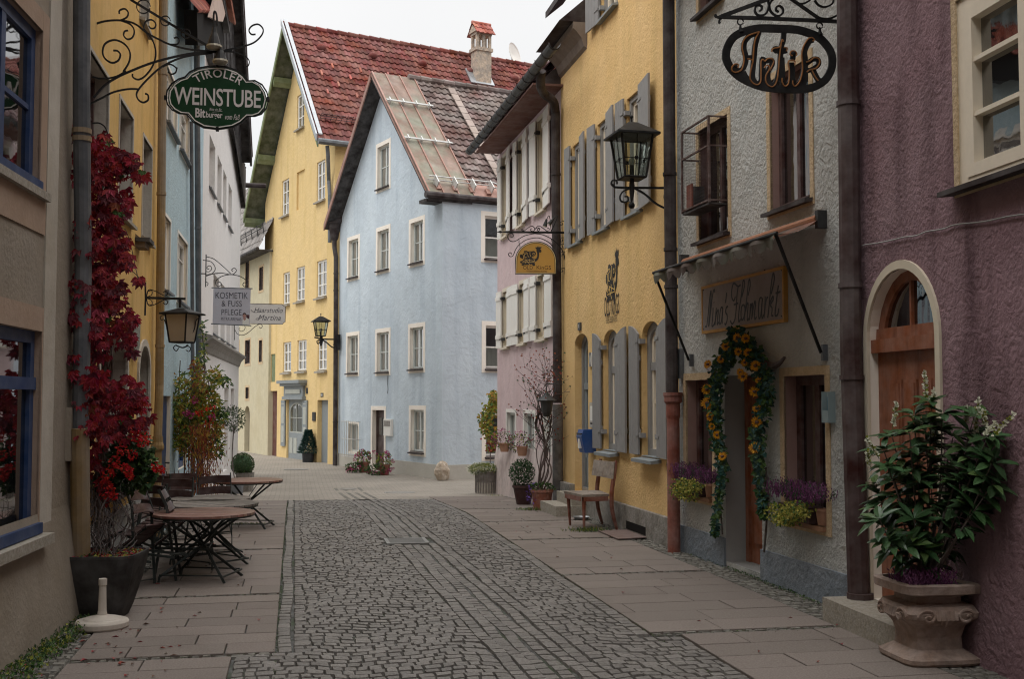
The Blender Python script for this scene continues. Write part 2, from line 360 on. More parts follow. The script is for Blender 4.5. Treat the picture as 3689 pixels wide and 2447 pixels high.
def tiles(mb, o, along, up, nrm, La, Lu, tw=.24, ch=.34, amp=.028, step=.03, samp=6):
    """pantiled slope: o lower corner, along the eave, up the slope"""
    o, along, up, nrm = map(Vector, (o, along, up, nrm)); nc = max(1, int(La/tw)); nr = max(1, int(Lu/ch)); tw = La/nc; ch = Lu/nr
    prof = [(0, 0), (.12, .75), (.27, 1), (.42, .75), (.55, 0), (.78, -.25)]
    for r in range(nr):
        for c in range(nc):
            j = R.uniform(-.004, .004); vs = []
            for k, (x, h) in enumerate(prof+[(1, 0)]):
                for q, dz in ((r*ch-.02, step), ((r+1)*ch, 0)): vs.append(o+along*(c+x)*tw+up*(q+j)+nrm*(h*amp+dz+j))
            m = len(prof)+1; bs = [o+along*(c+x)*tw+up*(r*ch-.02+j)+nrm*(-.01) for x, h in prof+[(1, 0)]]
            mb.add(vs+bs, [(2*i, 2*i+2, 2*i+3, 2*i+1) for i in range(m-1)]+[(2*m+i, 2*m+i+1, 2*i+2, 2*i) for i in range(m-1)])
def pipe(bld, pts, r, m, name='downpipe', clamps=(), label=None, cm=None, bell=None):
    mb = MB().mat(m); mb.tube(pts, r, 12)
    for z in clamps:
        for a, b in zip(pts, pts[1:]):
            a, b = Vector(a), Vector(b)
            if min(a.z, b.z) <= z <= max(a.z, b.z) and abs(a.z-b.z) > 1e-3:
                t = (z-a.z)/(b.z-a.z); p = a+(b-a)*t; mb.mat(cm or m); mb.tube([p-ZD*.022, p+ZD*.022], r*1.14, 12); mb.mat(m)
    if bell: p = Vector(bell); mb.lathe([(r*1.25, 0), (r*1.5, .03), (r*1.5, .07), (r*1.2, .12), (r*1.2, .2)], p, 12)
    return mb.build(name, None, bld, smooth=False, label=label)
def shutter(bld, W, hu, fp, z0, z1, w_, m, o=.035, batten=None, grooves=4, rise=0, name='shutter', slim=.03, hinge=True, iron=None, ang=None):
    """hinge at u=hu; free edge seen at pixel fp (crop,x,y)"""
    H0 = W.P(hu, 0, o)
    sgn = -1 if fp[3] == 'L' else 1; a = rad(ang if ang is not None else R.uniform(2, 7)); uf = W.px(fp[0], fp[1], fp[2], o)[0]; w_ = max(.3, min(.75, abs(uf-hu)))
    best = (0, W.d*sgn*math.cos(a)+W.n*math.sin(a))
    d = best[1]; nn = Vector((-d.y, d.x, 0)); mb = MB().mat(m)
    if nn.dot(W.n) < 0: nn = -nn
    t = slim; n = 6
    top = lambda x: z1-(rise*((1-x)**1.8) if rise else 0)
    for i in range(grooves):
        xa, xb = i/grooves, (i+1)/grooves; a = H0+d*(w_*xa+.003); b = H0+d*(w_*xb-.003)
        za, zb = top(xa), top(xb)
        v = [a.xy.to_3d()+ZD*z0, b.xy.to_3d()+ZD*z0, b.xy.to_3d()+ZD*zb, a.xy.to_3d()+ZD*za]; v2 = [q+nn*t for q in v]
        mb.add(v+v2, [(0, 3, 2, 1), (4, 5, 6, 7), (0, 1, 5, 4), (1, 2, 6, 5), (2, 3, 7, 6), (3, 0, 4, 7)])
    if batten:
        mb.mat(batten)
        for zz in (z0+(z1-z0)*.16, z0+(z1-z0)*.84):
            for side in (-1, 1): mb.obox(Vector((H0.x, H0.y, zz))+d*.01+nn*(t if side > 0 else 0), d*(w_-.02), nn*side*.022, ZD*.09)
    else: mb.obox(Vector((H0.x, H0.y, z0+.3))-nn*.018, d*w_*.96, nn*.018, ZD*.08); mb.obox(Vector((H0.x, H0.y, z1-rise-.4))-nn*.018, d*w_*.96, nn*.018, ZD*.08)
    s = mb.build(name, None, bld)
    if iron and hinge:
        for zz in (z0+(z1-z0)*.14, z0+(z1-z0)*.86):
            g = MB().mat(iron); g.obox(Vector((H0.x, H0.y, zz))+nn*(t+.001)-d*.01, d*w_*.3, nn*.01, ZD*.035); g.wbox(W, min(hu, hu-sgn*.09), max(hu, hu-sgn*.09), zz-.02, zz+.05, -.03, o+.02)
            g.build('hinge', None, s)
    return s
# ---------------- materials ----------------
PL = dict(rough=.95, spec=.06)
M('plaster_beige', '#94897a', var=.16, vs=1.2, bump=.008, bs=22, stain='#7d715c', ss=(.6, .6, 1.2), sa=.45, **PL)
M('plaster_light', '#bdb6aa', var=.14, vs=2, bump=.006, bs=18, stain='#9a8f7c', ss=(.8, .8, .8), sa=.5, **PL)
M('plaster_tan', '#a68f7c', var=.12, vs=2, bump=.006, bs=18, **PL)
M('plaster_yellow_old', '#d6b06c', var=.14, vs=1.1, bump=.008, bs=14, streak=('#a88a45', 3., .35, .5), **PL)
M('plaster_yellow', '#e6c185', var=.12, vs=.9, bump=.016, bs=30, bump2=.8, streak=('#c3a66c', 2.2, .25, .4), **PL)
M('plaster_gable_yellow', '#dfc38c', var=.09, vs=1., bump=.02, bs=9, streak=('#c2a767', 2.4, .2, .5), **PL)
M('plaster_cream', '#c4bb9f', var=.12, vs=1.4, bump=.015, bs=6, stain='#b3a687', ss=(.5, .5, .4), sa=.5, **PL)
M('plaster_light_blue', '#b4ccd6', var=.16, vs=3.5, bump=.02, bs=24, stain='#8fa9b5', ss=(1, 1, .5), sa=.4, **PL)
M('plaster_white', '#dfdbd8', var=.08, vs=1.5, bump=.01, bs=12, **PL)
M('plaster_blue', '#c4d0d9', var=.12, vs=.7, bump=.02, bs=9, bump2=.8, streak=('#98a8b6', 2.6, .2, .5), stain='#d6e1e7', ss=(.9, .9, .25), sa=.6, **PL)
M('plaster_blue_lower', '#b9b5ab', var=.1, vs=.8, bump=.01, bs=7, **PL)
M('plaster_pink', '#d2bcbd', var=.13, vs=1.4, bump=.02, bs=6, streak=('#bfa3a3', 2.5, .3, .5), **PL)
M('plaster_pink_worn', '#cdbdb8', var=.3, vs=1.6, bump=.02, bs=6, stain='#8f7f7d', ss=(1.5, 1.5, .8), sa=.7, **PL)
M('plaster_grey', '#bcbcb8', var=.14, vs=1.2, bump=.036, bs=26, bump2=.8, streak=('#8d8d88', 1.8, .3, .4), stain='#92a0a5', ss=(.5, .5, .4), sa=.5, **PL)
M('plaster_grey_base', '#7d8791', var=.2, vs=1.5, bump=.03, bs=14, **PL)
M('plaster_grey_smooth', '#a6a6a4', var=.1, vs=1.5, bump=.004, bs=14, **PL)
M('plaster_sand', '#c9b08c', var=.2, vs=6, bump=.02, bs=30, **PL)
M('plaster_purple', '#8f7178', var=.16, vs=.8, bump=.034, bs=28, bump2=.7, streak=('#4d3a3f', 2., .35, .75), **PL)
M('plaster_cream_trim', '#f4ece0', var=.06, vs=2, bump=.004, bs=20, **PL)
M('plinth_stone', '#8f8a82', var=.35, vs=7, bump=.015, bs=26, stain='#5a564e', ss=(3, 3, 3), sa=.7, rough=.9)
M('soffit_brown', '#6a3d2d', var=.25, vs=4, rough=.8)
M('dark_brown_metal', '#241210', rough=.6, var=.2, vs=3, spec=.1)
M('dark_brown_wood', '#1d1312', rough=.7, var=.25, vs=4)
M('terracotta_pipe', '#8d4a38', rough=.6, var=.3, vs=5)
M('zinc', '#62666b', rough=.5, metal=.35, var=.25, vs=4)
M('zinc_light', '#a8acb0', rough=.4, metal=.6, var=.2, vs=4)
M('yellow_pipe', '#8f723e', rough=.5, var=.25, vs=4, stain='#8d8f90', ss=(1, 1, .3), sa=.8)
M('white_paint', '#e9e6df', rough=.5, var=.05)
M('cream_paint', '#d9ceb9', rough=.5, var=.08)
M('cream_frame', '#e8dcc8', rough=.5, var=.06, vs=6)
M('grey_green_paint', '#cbd0cc', rough=.5, var=.06)
M('blue_paint', '#0f3463', rough=.45, var=.15, vs=5)
M('grey_paint', '#8d8c8b', rough=.6, var=.1, vs=5)
M('shop_grey', '#848b8e', rough=.6, var=.1, vs=5)
M('brown_varnish', '#43190f', rough=.35, var=.25, vs=6)
M('door_wood', '#8c4a20', rough=.45, var=.25, vs=5, streak=('#4b2510', 9, .8, .5))
M('dark_door', '#3c211b', rough=.5, var=.2)
M('iron', '#080706', rough=.6, var=.2, spec=.12)
M('iron_grey', '#2a2b2c', rough=.5, metal=.3, var=.2)
M('rust_iron', '#4a2c22', rough=.8, var=.3, vs=12)
M('stone_sill', '#9b9384', rough=.9, var=.35, vs=18, bump=.006, bs=40)
M('curtain_white', '#dcd8cc', rough=.9, var=.05, trans=.3)
M('curtain_ochre', '#c8b37f', rough=.9, var=.05, trans=.2)
M('tile_red', '#702b1a', spec=.12, rough=.85, var=.25, vs=1.4, island=.3, stain='#4a2420', ss=(.35, .35, .35), sa=.6)
M('tile_brown', '#6a5c54', spec=.15, rough=.9, var=.35, vs=1.6, island=.3, col2='#5a342c', cs=.55)
M('tile_maroon', '#4a2221', spec=.15, rough=.85, var=.3, vs=2, island=.3)
M('tile_orange', '#a55540', spec=.15, rough=.85, var=.3, vs=3, island=.3)
M('tile_grey', '#8a8480', rough=.85, var=.3, vs=2, island=.2)
M('copper_sheet', '#7d6354', rough=.6, metal=.2, var=.25, vs=2, col2='#7c7a68', cs=1.1, streak=('#b39a8c', 2., .5, .5))
M('copper_bright', '#9c7466', rough=.5, metal=.35, var=.2, vs=3)
M('galvanised', '#c9c9c6', rough=.4, metal=.4, var=.1)
M('green_wood', '#3b4426', rough=.8, var=.3, vs=3)
M('green_wood_light', '#6d7a52', rough=.8, var=.25, vs=3)
M('brick_worn', '#a4978a', rough=.9, var=.4, vs=5, bump=.02, bs=14, col2='#c2a98e', cs=5)
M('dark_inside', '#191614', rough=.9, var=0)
M('concrete_grey', '#8c8780', rough=.95, var=.3, vs=6, bump=.01, bs=30)
glass('pane_glass', .35, refl=.55); glass('pane_dark', .85, .02, (.3, .3, .3), refl=.3); glass('lantern_glass', .12, .05, (.8, .85, .8))
mt = lambda n: MATS[n]
# ---------------- walls ----------------
def xy(s, t): p = SD*s+TD*t; return (p.x, p.y)
W_beige = Wall(xy(-14, -3.9), xy(11.05, -2.0)); W_lyel = Wall(xy(11.05, -2.03), xy(17.45, -1.97)); W_lblue = Wall(xy(17.45, -1.94), xy(23.73, -1.9)); W_white = Wall(xy(23.73, -1.9), xy(35.75, -1.71))
W_pink = Wall(xy(27.13, 4.86), xy(20.88, 4.98)); W_king = Wall(xy(20.88, 4.98), xy(14.40, 5.05)); W_grey = Wall(xy(14.40, 5.05), xy(9.95, 5.17)); W_purp = Wall(xy(9.95, 5.17), xy(-14, 4.1))
W_bl = Wall((-6.05, 39.32), (-2.0, 32.19)); 
bd_ = W_bl.d; W_br = Wall((-2.0, 32.19), (-2.0-W_bl.n.x*9, 32.19-W_bl.n.y*9))
W_yel = Wall((-10.4, 47.1), (-6.33, 39.9)); W_cream = Wall((-13.2, 52.6), (-10.05, 46.3))
# ================= BUILDINGS =================
CUR = mt('curtain_white'); 
# ---- beige house, left foreground ----
b = thing('house', W_beige.P(20, 0), 'beige grey plastered house with blue framed windows at the left edge', 'house')
W = W_beige; r1 = W.rect('c2', -420, 700, 300, 780); u1, zt = W.px('c2', 290, 775); _, zb = W.px('c3', 300, 575)
low = (u1-3.1, u1, zb, zt); u2, zb2 = W.px('c1', 245, 1330); _, zt2 = W.px('c1', 285, 205); up = (u2-2.2, u2+.1, zb2, zt2)
mb = MB(); hs = [(*low, 0, .2, mt('plaster_tan')), (*up, 0, .2, mt('plaster_tan'))]; facade(mb, W, 0, W.len, -.3, 13.5, hs, mt('plaster_beige')); box_house(mb, W, 0, W.len, -.3, 13.5, 8, mt('plaster_beige')); mb.build('wall', None, b)
ub = W.px('c2', 395, 1000)[0]; u0b = W.px('c2', 330, 1000)[0]
mb = MB().mat(mt('plaster_light')); g0, g1 = W.px('c1', 400, 1300)[0], W.px('c1', 320, 1300)[0]
mb.wbox(W, g1, g0, W.px('c3', 400, 720)[1], 10.4, -.01, .015); mb.build('painted_pilaster', None, b)
mb = MB().mat(mt('plaster_tan'))
for q, s_ in ((low, .2), (up, .17)):
    mb.wbox(W, q[0]-s_, q[0], q[2]-.0, q[3]+s_, -.01, .012); mb.wbox(W, q[1], q[1]+s_, q[2]-.0, q[3]+s_, -.01, .012); mb.wbox(W, q[0], q[1], q[3], q[3]+s_, -.01, .011)
    if q is up: mb.wbox(W, q[0]-s_, q[1]+s_, q[2]-.35, q[2]-.03, -.01, .013)
mb.build('window_band', None, b)
mb = MB().mat(mt('plaster_beige')); P = W.P   # battered foot of the wall
for a, c_ in ((0, W.len),): mb.prism([P(a, -.3, 0), P(a, -.3, .16), P(a, .25, .1), P(a, 1.05, .004)], W.d*(c_-a))
mb.build('wall_foot', None, b)
win = window(b, W, low, mt('blue_paint'), dp=.1, fw=.1, cols=2, rows=(), transom=(.74, .1), outer=None, pane='pane_dark', sill=None, mull=.07)
g = MB().mat(mt('stone_sill')); g.wbox(W, low[0]-.12, low[1]+.1, low[2]-.09, low[2]-.005, -.09, .12); g.build('sill', None, win)
g = MB().mat(mt('blue_paint')); g.wbox(W, low[0]+.003, low[1]-.003, low[2]+.004, low[2]+.09, -.08, .05); g.build('frame', None, win)
win = window(b, W, up, mt('blue_paint'), dp=.1, fw=.1, cols=3, rows=(.5,), pane='pane_dark', mull=.1, bw=.04)
g = MB().mat(mt('blue_paint')); g.wbox(W, up[0]+.003, up[1]-.003, up[2]+.002, up[2]+.07, -.08, .04); g.mat(mt('stone_sill')); g.wbox(W, up[0]-.1, up[1]+.16, up[2]-.07, up[2]-.004, -.09, .06); g.build('sill', None, win)
mb = MB().mat(mt('dark_inside')); mb.tube(cat_rom(pxs(W, 'c3', [(0, 910), (60, 878), (120, 850), (210, 795), (290, 745), (330, 742), (370, 735), (420, 712), (465, 695)], .03), 3), .004, 4); mb.build('plaster_crack', None, b)
# meter box and grey pipe at its corner
mb = MB().mat(mt('plaster_beige')); q = W.rect('c2', 465, 1310, 525, 1600); mb.wbox(W, q[0], q[1]+.05, q[2]-.1, q[3], -.01, .05); mb.build('meter_box', None, b)
xg = W_lyel.px('c1', 560, 900, .1)[0]
pipe(b, [W_lyel.P(W_lyel.px('c1', 548, 20, .12)[0], 7.6, .12), W_lyel.P(W_lyel.px('c1', 575, 700, .12)[0], W_lyel.px('c1', 575, 700, .12)[1], .12), W_lyel.P(W_lyel.px('c2', 590, 200, .12)[0], 3.2, .12), W_lyel.P(W_lyel.px('c2', 575, 1100, .12)[0], 1.72, .12)], .075, mt('zinc'), 'downpipe', clamps=(4.35, 4.42), cm=mt('yellow_pipe'))
pipe(b, [W_lyel.P(W_lyel.px('c2', 570, 1100, .12)[0], 1.74, .12), W_lyel.P(W_lyel.px('c3', 560, 300, .12)[0], .0, .12)], .085, mt('yellow_pipe'), 'downpipe_foot')
# ---- old yellow house ----
W = W_lyel; b = thing('house', W.P(3, 0), 'narrow weathered yellow house behind the red creeper and the wine bar sign', 'house')
def op(W, tl, br, top=None): 
    u0, z1 = W.px(*tl); u1, z0 = W.px(*br); return (min(u0, u1), max(u0, u1), min(z0, z1), max(z0, z1))
hs = []; wl = mt('plaster_light')
wins = [op(W, ('c1', 630, 440), ('c2', 745, 100)), op(W, ('c1', 845, 690), ('c2', 925, 20)), op(W, ('c1', 1010, 1000), ('c2', 1060, 170)), op(W, ('c1', 1000, -600), ('c1', 1045, 245)), op(W, ('c1', 845, -1300), ('c1', 900, -150))]
wins[0] = (wins[0][0], wins[0][1], wins[1][2], wins[1][3]); wins[2] = (wins[2][0], wins[2][1], wins[1][2], wins[1][3])
a1 = op(W, ('c2', 975, 850), ('c2', 1045, 1500)); a2 = op(W, ('c2', 700, 600), ('c2', 885, 1500))
zt_ = W.px('c2', 1012, 850)[1]
hs = [(*q, 0, .2, wl) for q in wins]+[(a1[0], a1[1], 1.15, zt_, .4, .3, wl), (a2[0], a2[1], 1.15, zt_, .4, .3, wl)]
mb = MB(); facade(mb, W, 0, W.len, -.3, 10.2, hs, mt('plaster_yellow_old')); box_house(mb, W, 0, W.len, -.3, 10.2, 8, mt('plaster_yellow_old')); mb.build('wall', None, b)
for q in wins: window(b, W, q, mt('brown_varnish'), dp=.19, fw=.06, rows=(.65,), cur=(.9, CUR, .3), sill=(mt('stone_sill'), .05, .07, .04), sur=(wl, .04))
for q in (a1, a2):
    mb = MB().mat(wl); rc = (q[0], q[1], 1.15, zt_, .4); ol = outline(rc)
    mb.bar([W.P(*p, .01) for p in ol], .09, .03, W.n); mb.build('arch_band', None, b)
    window(b, W, rc[:4], mt('brown_varnish'), dp=.28, fw=.08, rise=.4, rows=(.6,), cols=2)
mb = MB().mat(mt('plaster_grey_smooth')); mb.wbox(W, 0, W.len-.3, -.3, .72, -.01, .05); mb.build('plinth', None, b)
mb = MB().mat(mt('stone_sill')); mb.wbox(W, a2[0]-.1, a1[1]+.1, 1.05, 1.15, -.2, .14); mb.build('window_ledge', None, b)
up = W.px('c1', 1135, 900, .1)[0]
pipe(b, [W.P(up, 8.6, .1), W.P(W.px('c2', 1125, 1200, .1)[0], 2.2, .1), W.P(W.px('c3', 1050, 80, .1)[0], 1.5, .1), W.P(W.px('c3', 1050, 80, .1)[0], .0, .1)], .06, mt('yellow_pipe'), clamps=(6.6, 4.9, 2.75), bell=W.P(W.px('c3', 1050, 80, .1)[0], 1.28, .1))
mb = MB().mat(mt('dark_brown_wood')); mb.obox(W.P(-.2, 10.2, -.3), W.d*(W.len+.2), W.n*1., ZD*.2); mb.quad(W.P(-.2, 10.2, .7), W.P(W.len, 10.2, .7), W.P(W.len, 13.5, -4), W.P(-.2, 13.5, -4)); mb.build('roof', None, b)
# ---- light blue roughcast house ----
W = W_lblue; b = thing('house', W.P(3, 0), 'light blue roughcast house between the old yellow house and the white house', 'house')
q0 = op(W, ('c1', 1172, 440), ('c1', 1245, 1000)); q1 = op(W, ('c2', 1160, 20), ('c2', 1195, 500)); q2 = op(W, ('c2', 1255, 75), ('c2', 1315, 600)); q2 = (q2[0], q2[1], q2[2], q2[3]); q1 = (q1[0], q1[1], q2[2], q2[3])
q3 = (q2[0], q2[1], q0[2], q0[3]); q4 = op(W, ('c2', 1150, 1180), ('c2', 1200, 1568)); dz = 2.05
q4 = (q4[0], q4[1], .1, dz); q5 = (q4[1]+1.3, q4[1]+2.6, .8, dz)
mb = MB(); facade(mb, W, 0, W.len, -.3, 9.6, [(*q, 0, .12, mt('cream_frame')) for q in (q0, q1, q2, q3, q4, q5)], mt('plaster_light_blue')); box_house(mb, W, 0, W.len, -.3, 9.6, 8, mt('plaster_light_blue')); mb.build('wall', None, b)
for q in (q0, q1, q2, q3): window(b, W, q, mt('white_paint'), dp=.1, fw=.09, rows=(.7,), sill=(mt('zinc'), .04, .08, .02), cur=(1, CUR, 0), sur=(mt('white_paint'), .05))
window(b, W, q5, mt('blue_paint'), dp=.1, fw=.1)
mb = MB().mat(mt('blue_paint')); mb.wbox(W, q4[0], q4[1], .0, dz, -.11, -.06); mb.wbox(W, q4[0]+.15, q4[1]-.15, 1.1, 1.9, -.06, -.04); d_ = mb.build('door', None, b)
mb = MB().mat(mt('iron')); mb.tube([W.P(q4[1]-.1, 1.0, -.06), W.P(q4[1]-.1, 1.0, 0), W.P(q4[1]-.22, 1.0, 0)], .012); mb.build('handle', None, d_)
pipe(b, [W.P(W.px('c1', 1382, 300, .1)[0], 9.4, .1), W.P(W.px('c2', 1425, 900, .1)[0], 0, .1)], .055, mt('zinc'), clamps=(7.2, 5.2, 3.2))
pipe(b, [W.P(W.px('c1', 1382, 300, .1)[0]-.35, 6.9, .08), W.P(W.px('c2', 1400, 900, .1)[0]-.3, 0, .08)], .035, mt('zinc'), 'conduit')
mb = MB().mat(mt('dark_brown_wood')); mb.obox(W.P(0, 9.6, -.3), W.d*W.len, W.n*.8, ZD*.18); mb.mat(mt('tile_orange')); mb.obox(W.P(0, 9.78, .6), W.d*W.len, -W.n*4+ZD*3, W.n*.02+ZD*.05); mb.build('roof', None, b)
# ---- white gabled house with dark eaves ----
W = W_white; b = thing('house', W.P(5, -.3), 'white plastered house with a grey stone cornice and dark brown overhanging eaves', 'house')
uR = W.len; zE = 9.15; OR = .42; r0 = W.px('D', 582, 376, OR); r1 = W.px('D', 561, 0, OR); sl = (r1[1]-r0[1])/(r0[0]-r1[0]); umid = 4.2; top = r0[1]+sl*(r0[0]-umid); uE = r0[0]
clips = [(0, 1, zE)]
wh = []
for (x0, y0, x1, y1) in ((1480, 985, 1515, 1420), (1537, 1095, 1562, 1500), (1578, 1180, 1596, 1568), (1615, 1262, 1635, 1600)): wh.append(op(W, ('c1', x0, y0), ('c1', x1, y1)))
for (x0, x1) in ((1508, 1540), (1562, 1585), (1605, 1622), (1640, 1655)): wh.append(op(W, ('c2', x0, 360), ('c2', x1, 860)))
m1 = sum(q[3] for q in wh[:4])/4; m0 = sum(q[2] for q in wh[:4])/4; n1 = wh[4][3]; n0 = W.px('c2', 1600, 850)[1]
ww = [(q[0], q[1], m0, m1) for q in wh[:4]]+[(q[0], q[1], n0, n1) for q in wh[4:]]
gr = [op(W, ('c2', 1585, 1195), ('c2', 1610, 1500)), op(W, ('c2', 1630, 1205), ('c2', 1650, 1500))]; gr = [(q[0], q[1], .1, 2.3) for q in gr]
mb = MB(); facade(mb, W, 0, uR, -.6, top, [(*q, 0, .25, mt('plaster_white')) for q in ww+gr], mt('plaster_white'), clips=clips); box_house(mb, W, 0, uR, -.6, zE, 9, mt('plaster_white'), False)
mb.build('wall', None, b)
for q in ww: window(b, W, q, mt('white_paint'), dp=.2, fw=.07, rows=(.5,), sill=(mt('zinc'), .04, .06, .0))
for q in gr: window(b, W, q, mt('white_paint'), dp=.2, fw=.07, rows=(.5,))
zc = W.px('c2', 1500, 860)[1]; mb = MB().mat(mt('concrete_grey')); prof = [(0, zc-.28), (.04, zc-.25), (.07, zc-.14), (.14, zc-.05), (.22, zc), (.22, zc+.05), (0, zc+.12)]
mb.prism([W.P(0.2, z, o) for o, z in prof], W.d*(uR-.3)); mb.build('cornice', None, b)
mb = MB().mat(mt('dark_brown_wood')); nb = -W.n; zl = lambda u: top-sl*abs(u-umid); u0_ = umid-(top-zE)/sl
mb.prism([W.P(max(.3, u0_), zE, .14), W.P(uR+.02, zE, .14), W.P(uR+.02, zl(uR), .14), W.P(umid, top, .14), W.P(max(.3, u0_), zl(max(.3, u0_)), .14)], nb*.2)
for k in range(26): u_ = .5+k*.45; mb.wbox(W, u_, u_+.03, zE, max(zE+.05, zl(u_)-.05), .14, .16)
for ue in (uE, .35):
    a = W.P(umid, top, OR-.06); c_ = W.P(ue, zl(ue), OR-.06); mb.obox(a, c_-a, nb*(OR+6), ZD*.16); mb.obox(a-ZD*.1+W.n*.0, c_-a, W.n*.06, ZD*.3)
mb.build('wood_cladding', None, b)
mb = MB().mat(mt('tile_maroon'))
for ue in (uE+.03, .33): a = W.P(umid, top+.2, OR+.02); c_ = W.P(ue, zl(ue)+.2, OR+.02); mb.obox(a, c_-a, nb*7, ZD*.08)
mb.build('roof', None, b)
K_ = lambda x, y: ('c1', x/2., y/2.)
fx = lambda x, y, o: W.P(*W.px('D', (640+x/3.92)/1.5605, y/3.92/1.5605, o), o)
mb = MB().mat(M('fascia_pale', '#c9b3a6', rough=.7)); mb.prism([fx(545, -60, .5), fx(750, -60, .5), fx(640, 300, .5), (fx(560, 290, .5)), fx(465, 240, .5)], nb*.05); mb.build('fascia', None, b)
mb = MB().mat(mt('tile_orange')); o_ = fx(275, 150, .4); e_ = fx(480, 175, .4); al = (e_-o_).normalized(); u__ = (nb*.6+ZD*.8).normalized(); nr = al.cross(u__); nr = nr if nr.z > 0 else -nr
tiles(mb, o_, al, u__, nr, (e_-o_).length, 2, tw=.22, ch=.3, amp=.05); mb.build('side_roof', None, b)
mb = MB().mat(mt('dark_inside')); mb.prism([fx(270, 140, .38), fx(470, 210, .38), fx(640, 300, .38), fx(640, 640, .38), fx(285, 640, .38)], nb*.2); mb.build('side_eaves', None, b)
mb = MB().mat(mt('dark_brown_metal')); g0 = W.P(uR+.25, W.px('D', 575, 409, .3)[1]-.0, .75); mb.tube([g0, g0-W.n*3], .08, 8); mb.build('gutter', None, b)
# ---- cream house at the back ----
W = W_cream; b = thing('house', W.P(3, -.3), 'cream house with dark windows and a grey tiled roof at the end of the lane', 'house')
zE = 8.2
hs = []
for x0, y0, x1, y1 in ((1670, 320, 1688, 530), (1735, 285, 1757, 530), (1832, 325, 1857, 478), (1672, 850, 1688, 1010), (1732, 838, 1765, 1000), (1830, 838, 1850, 988), (1735, 1170, 1757, 1248)): hs.append(op(W, ('c2', x0, y0), ('c2', x1, y1)))
dr = op(W, ('c2', 1728, 1300), ('c2', 1760, 1620)); dr = (dr[0], dr[1], -.3, dr[3])
mb = MB(); facade(mb, W, -6, W.len+.15, -.8, zE, [(*q, 0, .15, mt('dark_brown_wood')) for q in hs]+[(*dr, .35, .25)], mt('plaster_cream')); box_house(mb, W, -6, W.len+.15, -.8, zE, 8, mt('plaster_cream')); mb.build('wall', None, b)
for q in hs: window(b, W, q, mt('dark_door'), dp=.12, fw=.06, rows=(.5,), sur=(mt('plaster_sand'), .1))
mb = MB().mat(mt('dark_door')); mb.wbox(W, dr[0], dr[1], -.4, dr[3], -.25, -.2); mb.build('door', None, b)
mb = MB().mat(mt('tile_grey')); up_ = (-W.n*.42+ZD*.9).normalized(); nr = W.d.cross(up_); nr = nr if nr.z > 0 else -nr
tiles(mb, W.P(-6, zE-.05, .5), W.d, up_, nr, W.len+6.35, 5, tw=.3, ch=.42)
mb.build('roof', None, b)
mb = MB().mat(mt('dark_brown_wood')); mb.obox(W.P(-6, zE-.12, -.1), W.d*(W.len+6.3), W.n*.6, ZD*.06); mb.tube([W.P(-6, zE-.05, .56), W.P(W.len+.35, zE-.05, .56)], .08); mb.build('gutter', None, b)
mb = MB().mat(mt('iron_grey'))
for k in (0, .16): mb.tube([W.P(-4, zE+.9+k, .25), W.P(W.len, zE+.9+k, .25)], .02, 6)
for k in range(12): mb.tube([W.P(-4+k*1.0, zE+.6, .2), W.P(-4+k*1.0, zE+1.1, .27)], .02, 6)
mb.build('snow_guard', None, b)
# ---- yellow gabled house ----
W = W_yel; b = thing('house', W.P(4, -.3), 'tall yellow gabled house with a steep red tiled roof and green eaves', 'house')
Lw = W.len; um = Lw*.5; FO = .75
pk = W.px('D', 652, 56, FO); zl = W.px('D', 562, 500, FO); zr_ = W.px('D', 733, 322, FO)
um = pk[0]; sR = (pk[1]-zr_[1])/(zr_[0]-pk[0]); sL = (pk[1]-zl[1])/(pk[0]-zl[0]); zp = pk[1]-.3
uL0 = zl[0]; uR0 = zr_[0]
clips = [(sR, 1, zp+sR*um), (-sL, 1, zp-sL*um)]
zEr = zp-sR*(Lw-um)
rows = [[(236, 362, 280, 575), (330, 325, 386, 550), (474, 280, 541, 520)], [(236, 852, 290, 1058), (337, 838, 399, 1048), (480, 830, 542, 1045)]]
hs = []; 
for r_ in rows: hs += [op(W, ('c5', a, c_), ('c5', d, e)) for a, c_, d, e in r_]
hs += [op(W, ('c4', 228, 1280), ('c4', 275, 1508)), op(W, ('c4', 474, 1150), ('c4', 531, 1400)), op(W, ('c4', 335, 680), ('c4', 383, 885))]
nich = op(W, ('c4', 332, 1220), ('c4', 385, 1462)); sh = op(W, ('c5', 262, 1255), ('c5', 380, 1568)); sh = (sh[0], sh[1], -.35, sh[3])
dA = op(W, ('c5', 120, 1195), ('c5', 190, 1500)); dA = (max(.05, dA[0]), dA[1], -.35, dA[3]); dB = op(W, ('c5', 478, 1258), ('c5', 550, 1500)); dB = (dB[0], min(dB[1], Lw-.1), -.35, dB[3]); nb_ = op(W, ('c5', 150, 935), ('c5', 178, 1130))
YG = mt('plaster_gable_yellow')
mb = MB(); facade(mb, W, 0, Lw, -.8, zp, [(*q, 0, .2) for q in hs]+[(*nich, 0, .08), (*sh, 0, .1), (*dA, 0, .15), (*dB, 0, .22), (*nb_, 0, .1)], YG, clips=clips)
zEl = zp-sL*um
P = W.P; mb.mat(YG); mb.quad(P(Lw, -.8), P(Lw, -.8, -26), P(Lw, zEr, -26), P(Lw, zEr)); mb.quad(P(0, -.8), P(0, zEl), P(0, zEl, -26), P(0, -.8, -26)); mb.quad(P(0, -.8, -26), P(0, zEl, -26), P(Lw, zEr, -26), P(Lw, -.8, -26)); mb.quad(P(um, zp, -26), P(0, zEl, -26), P(Lw, zEr, -26), P(um, zp, -26.01))
mb.build('wall', None, b)
for i, q in enumerate(hs): window(b, W, q, mt('white_paint'), dp=.1, fw=.07, rows=(.33, .66), bw=.04, sill=(mt('stone_sill'), .08, .12, .06), cur=(1, CUR, .32), mull=.07)
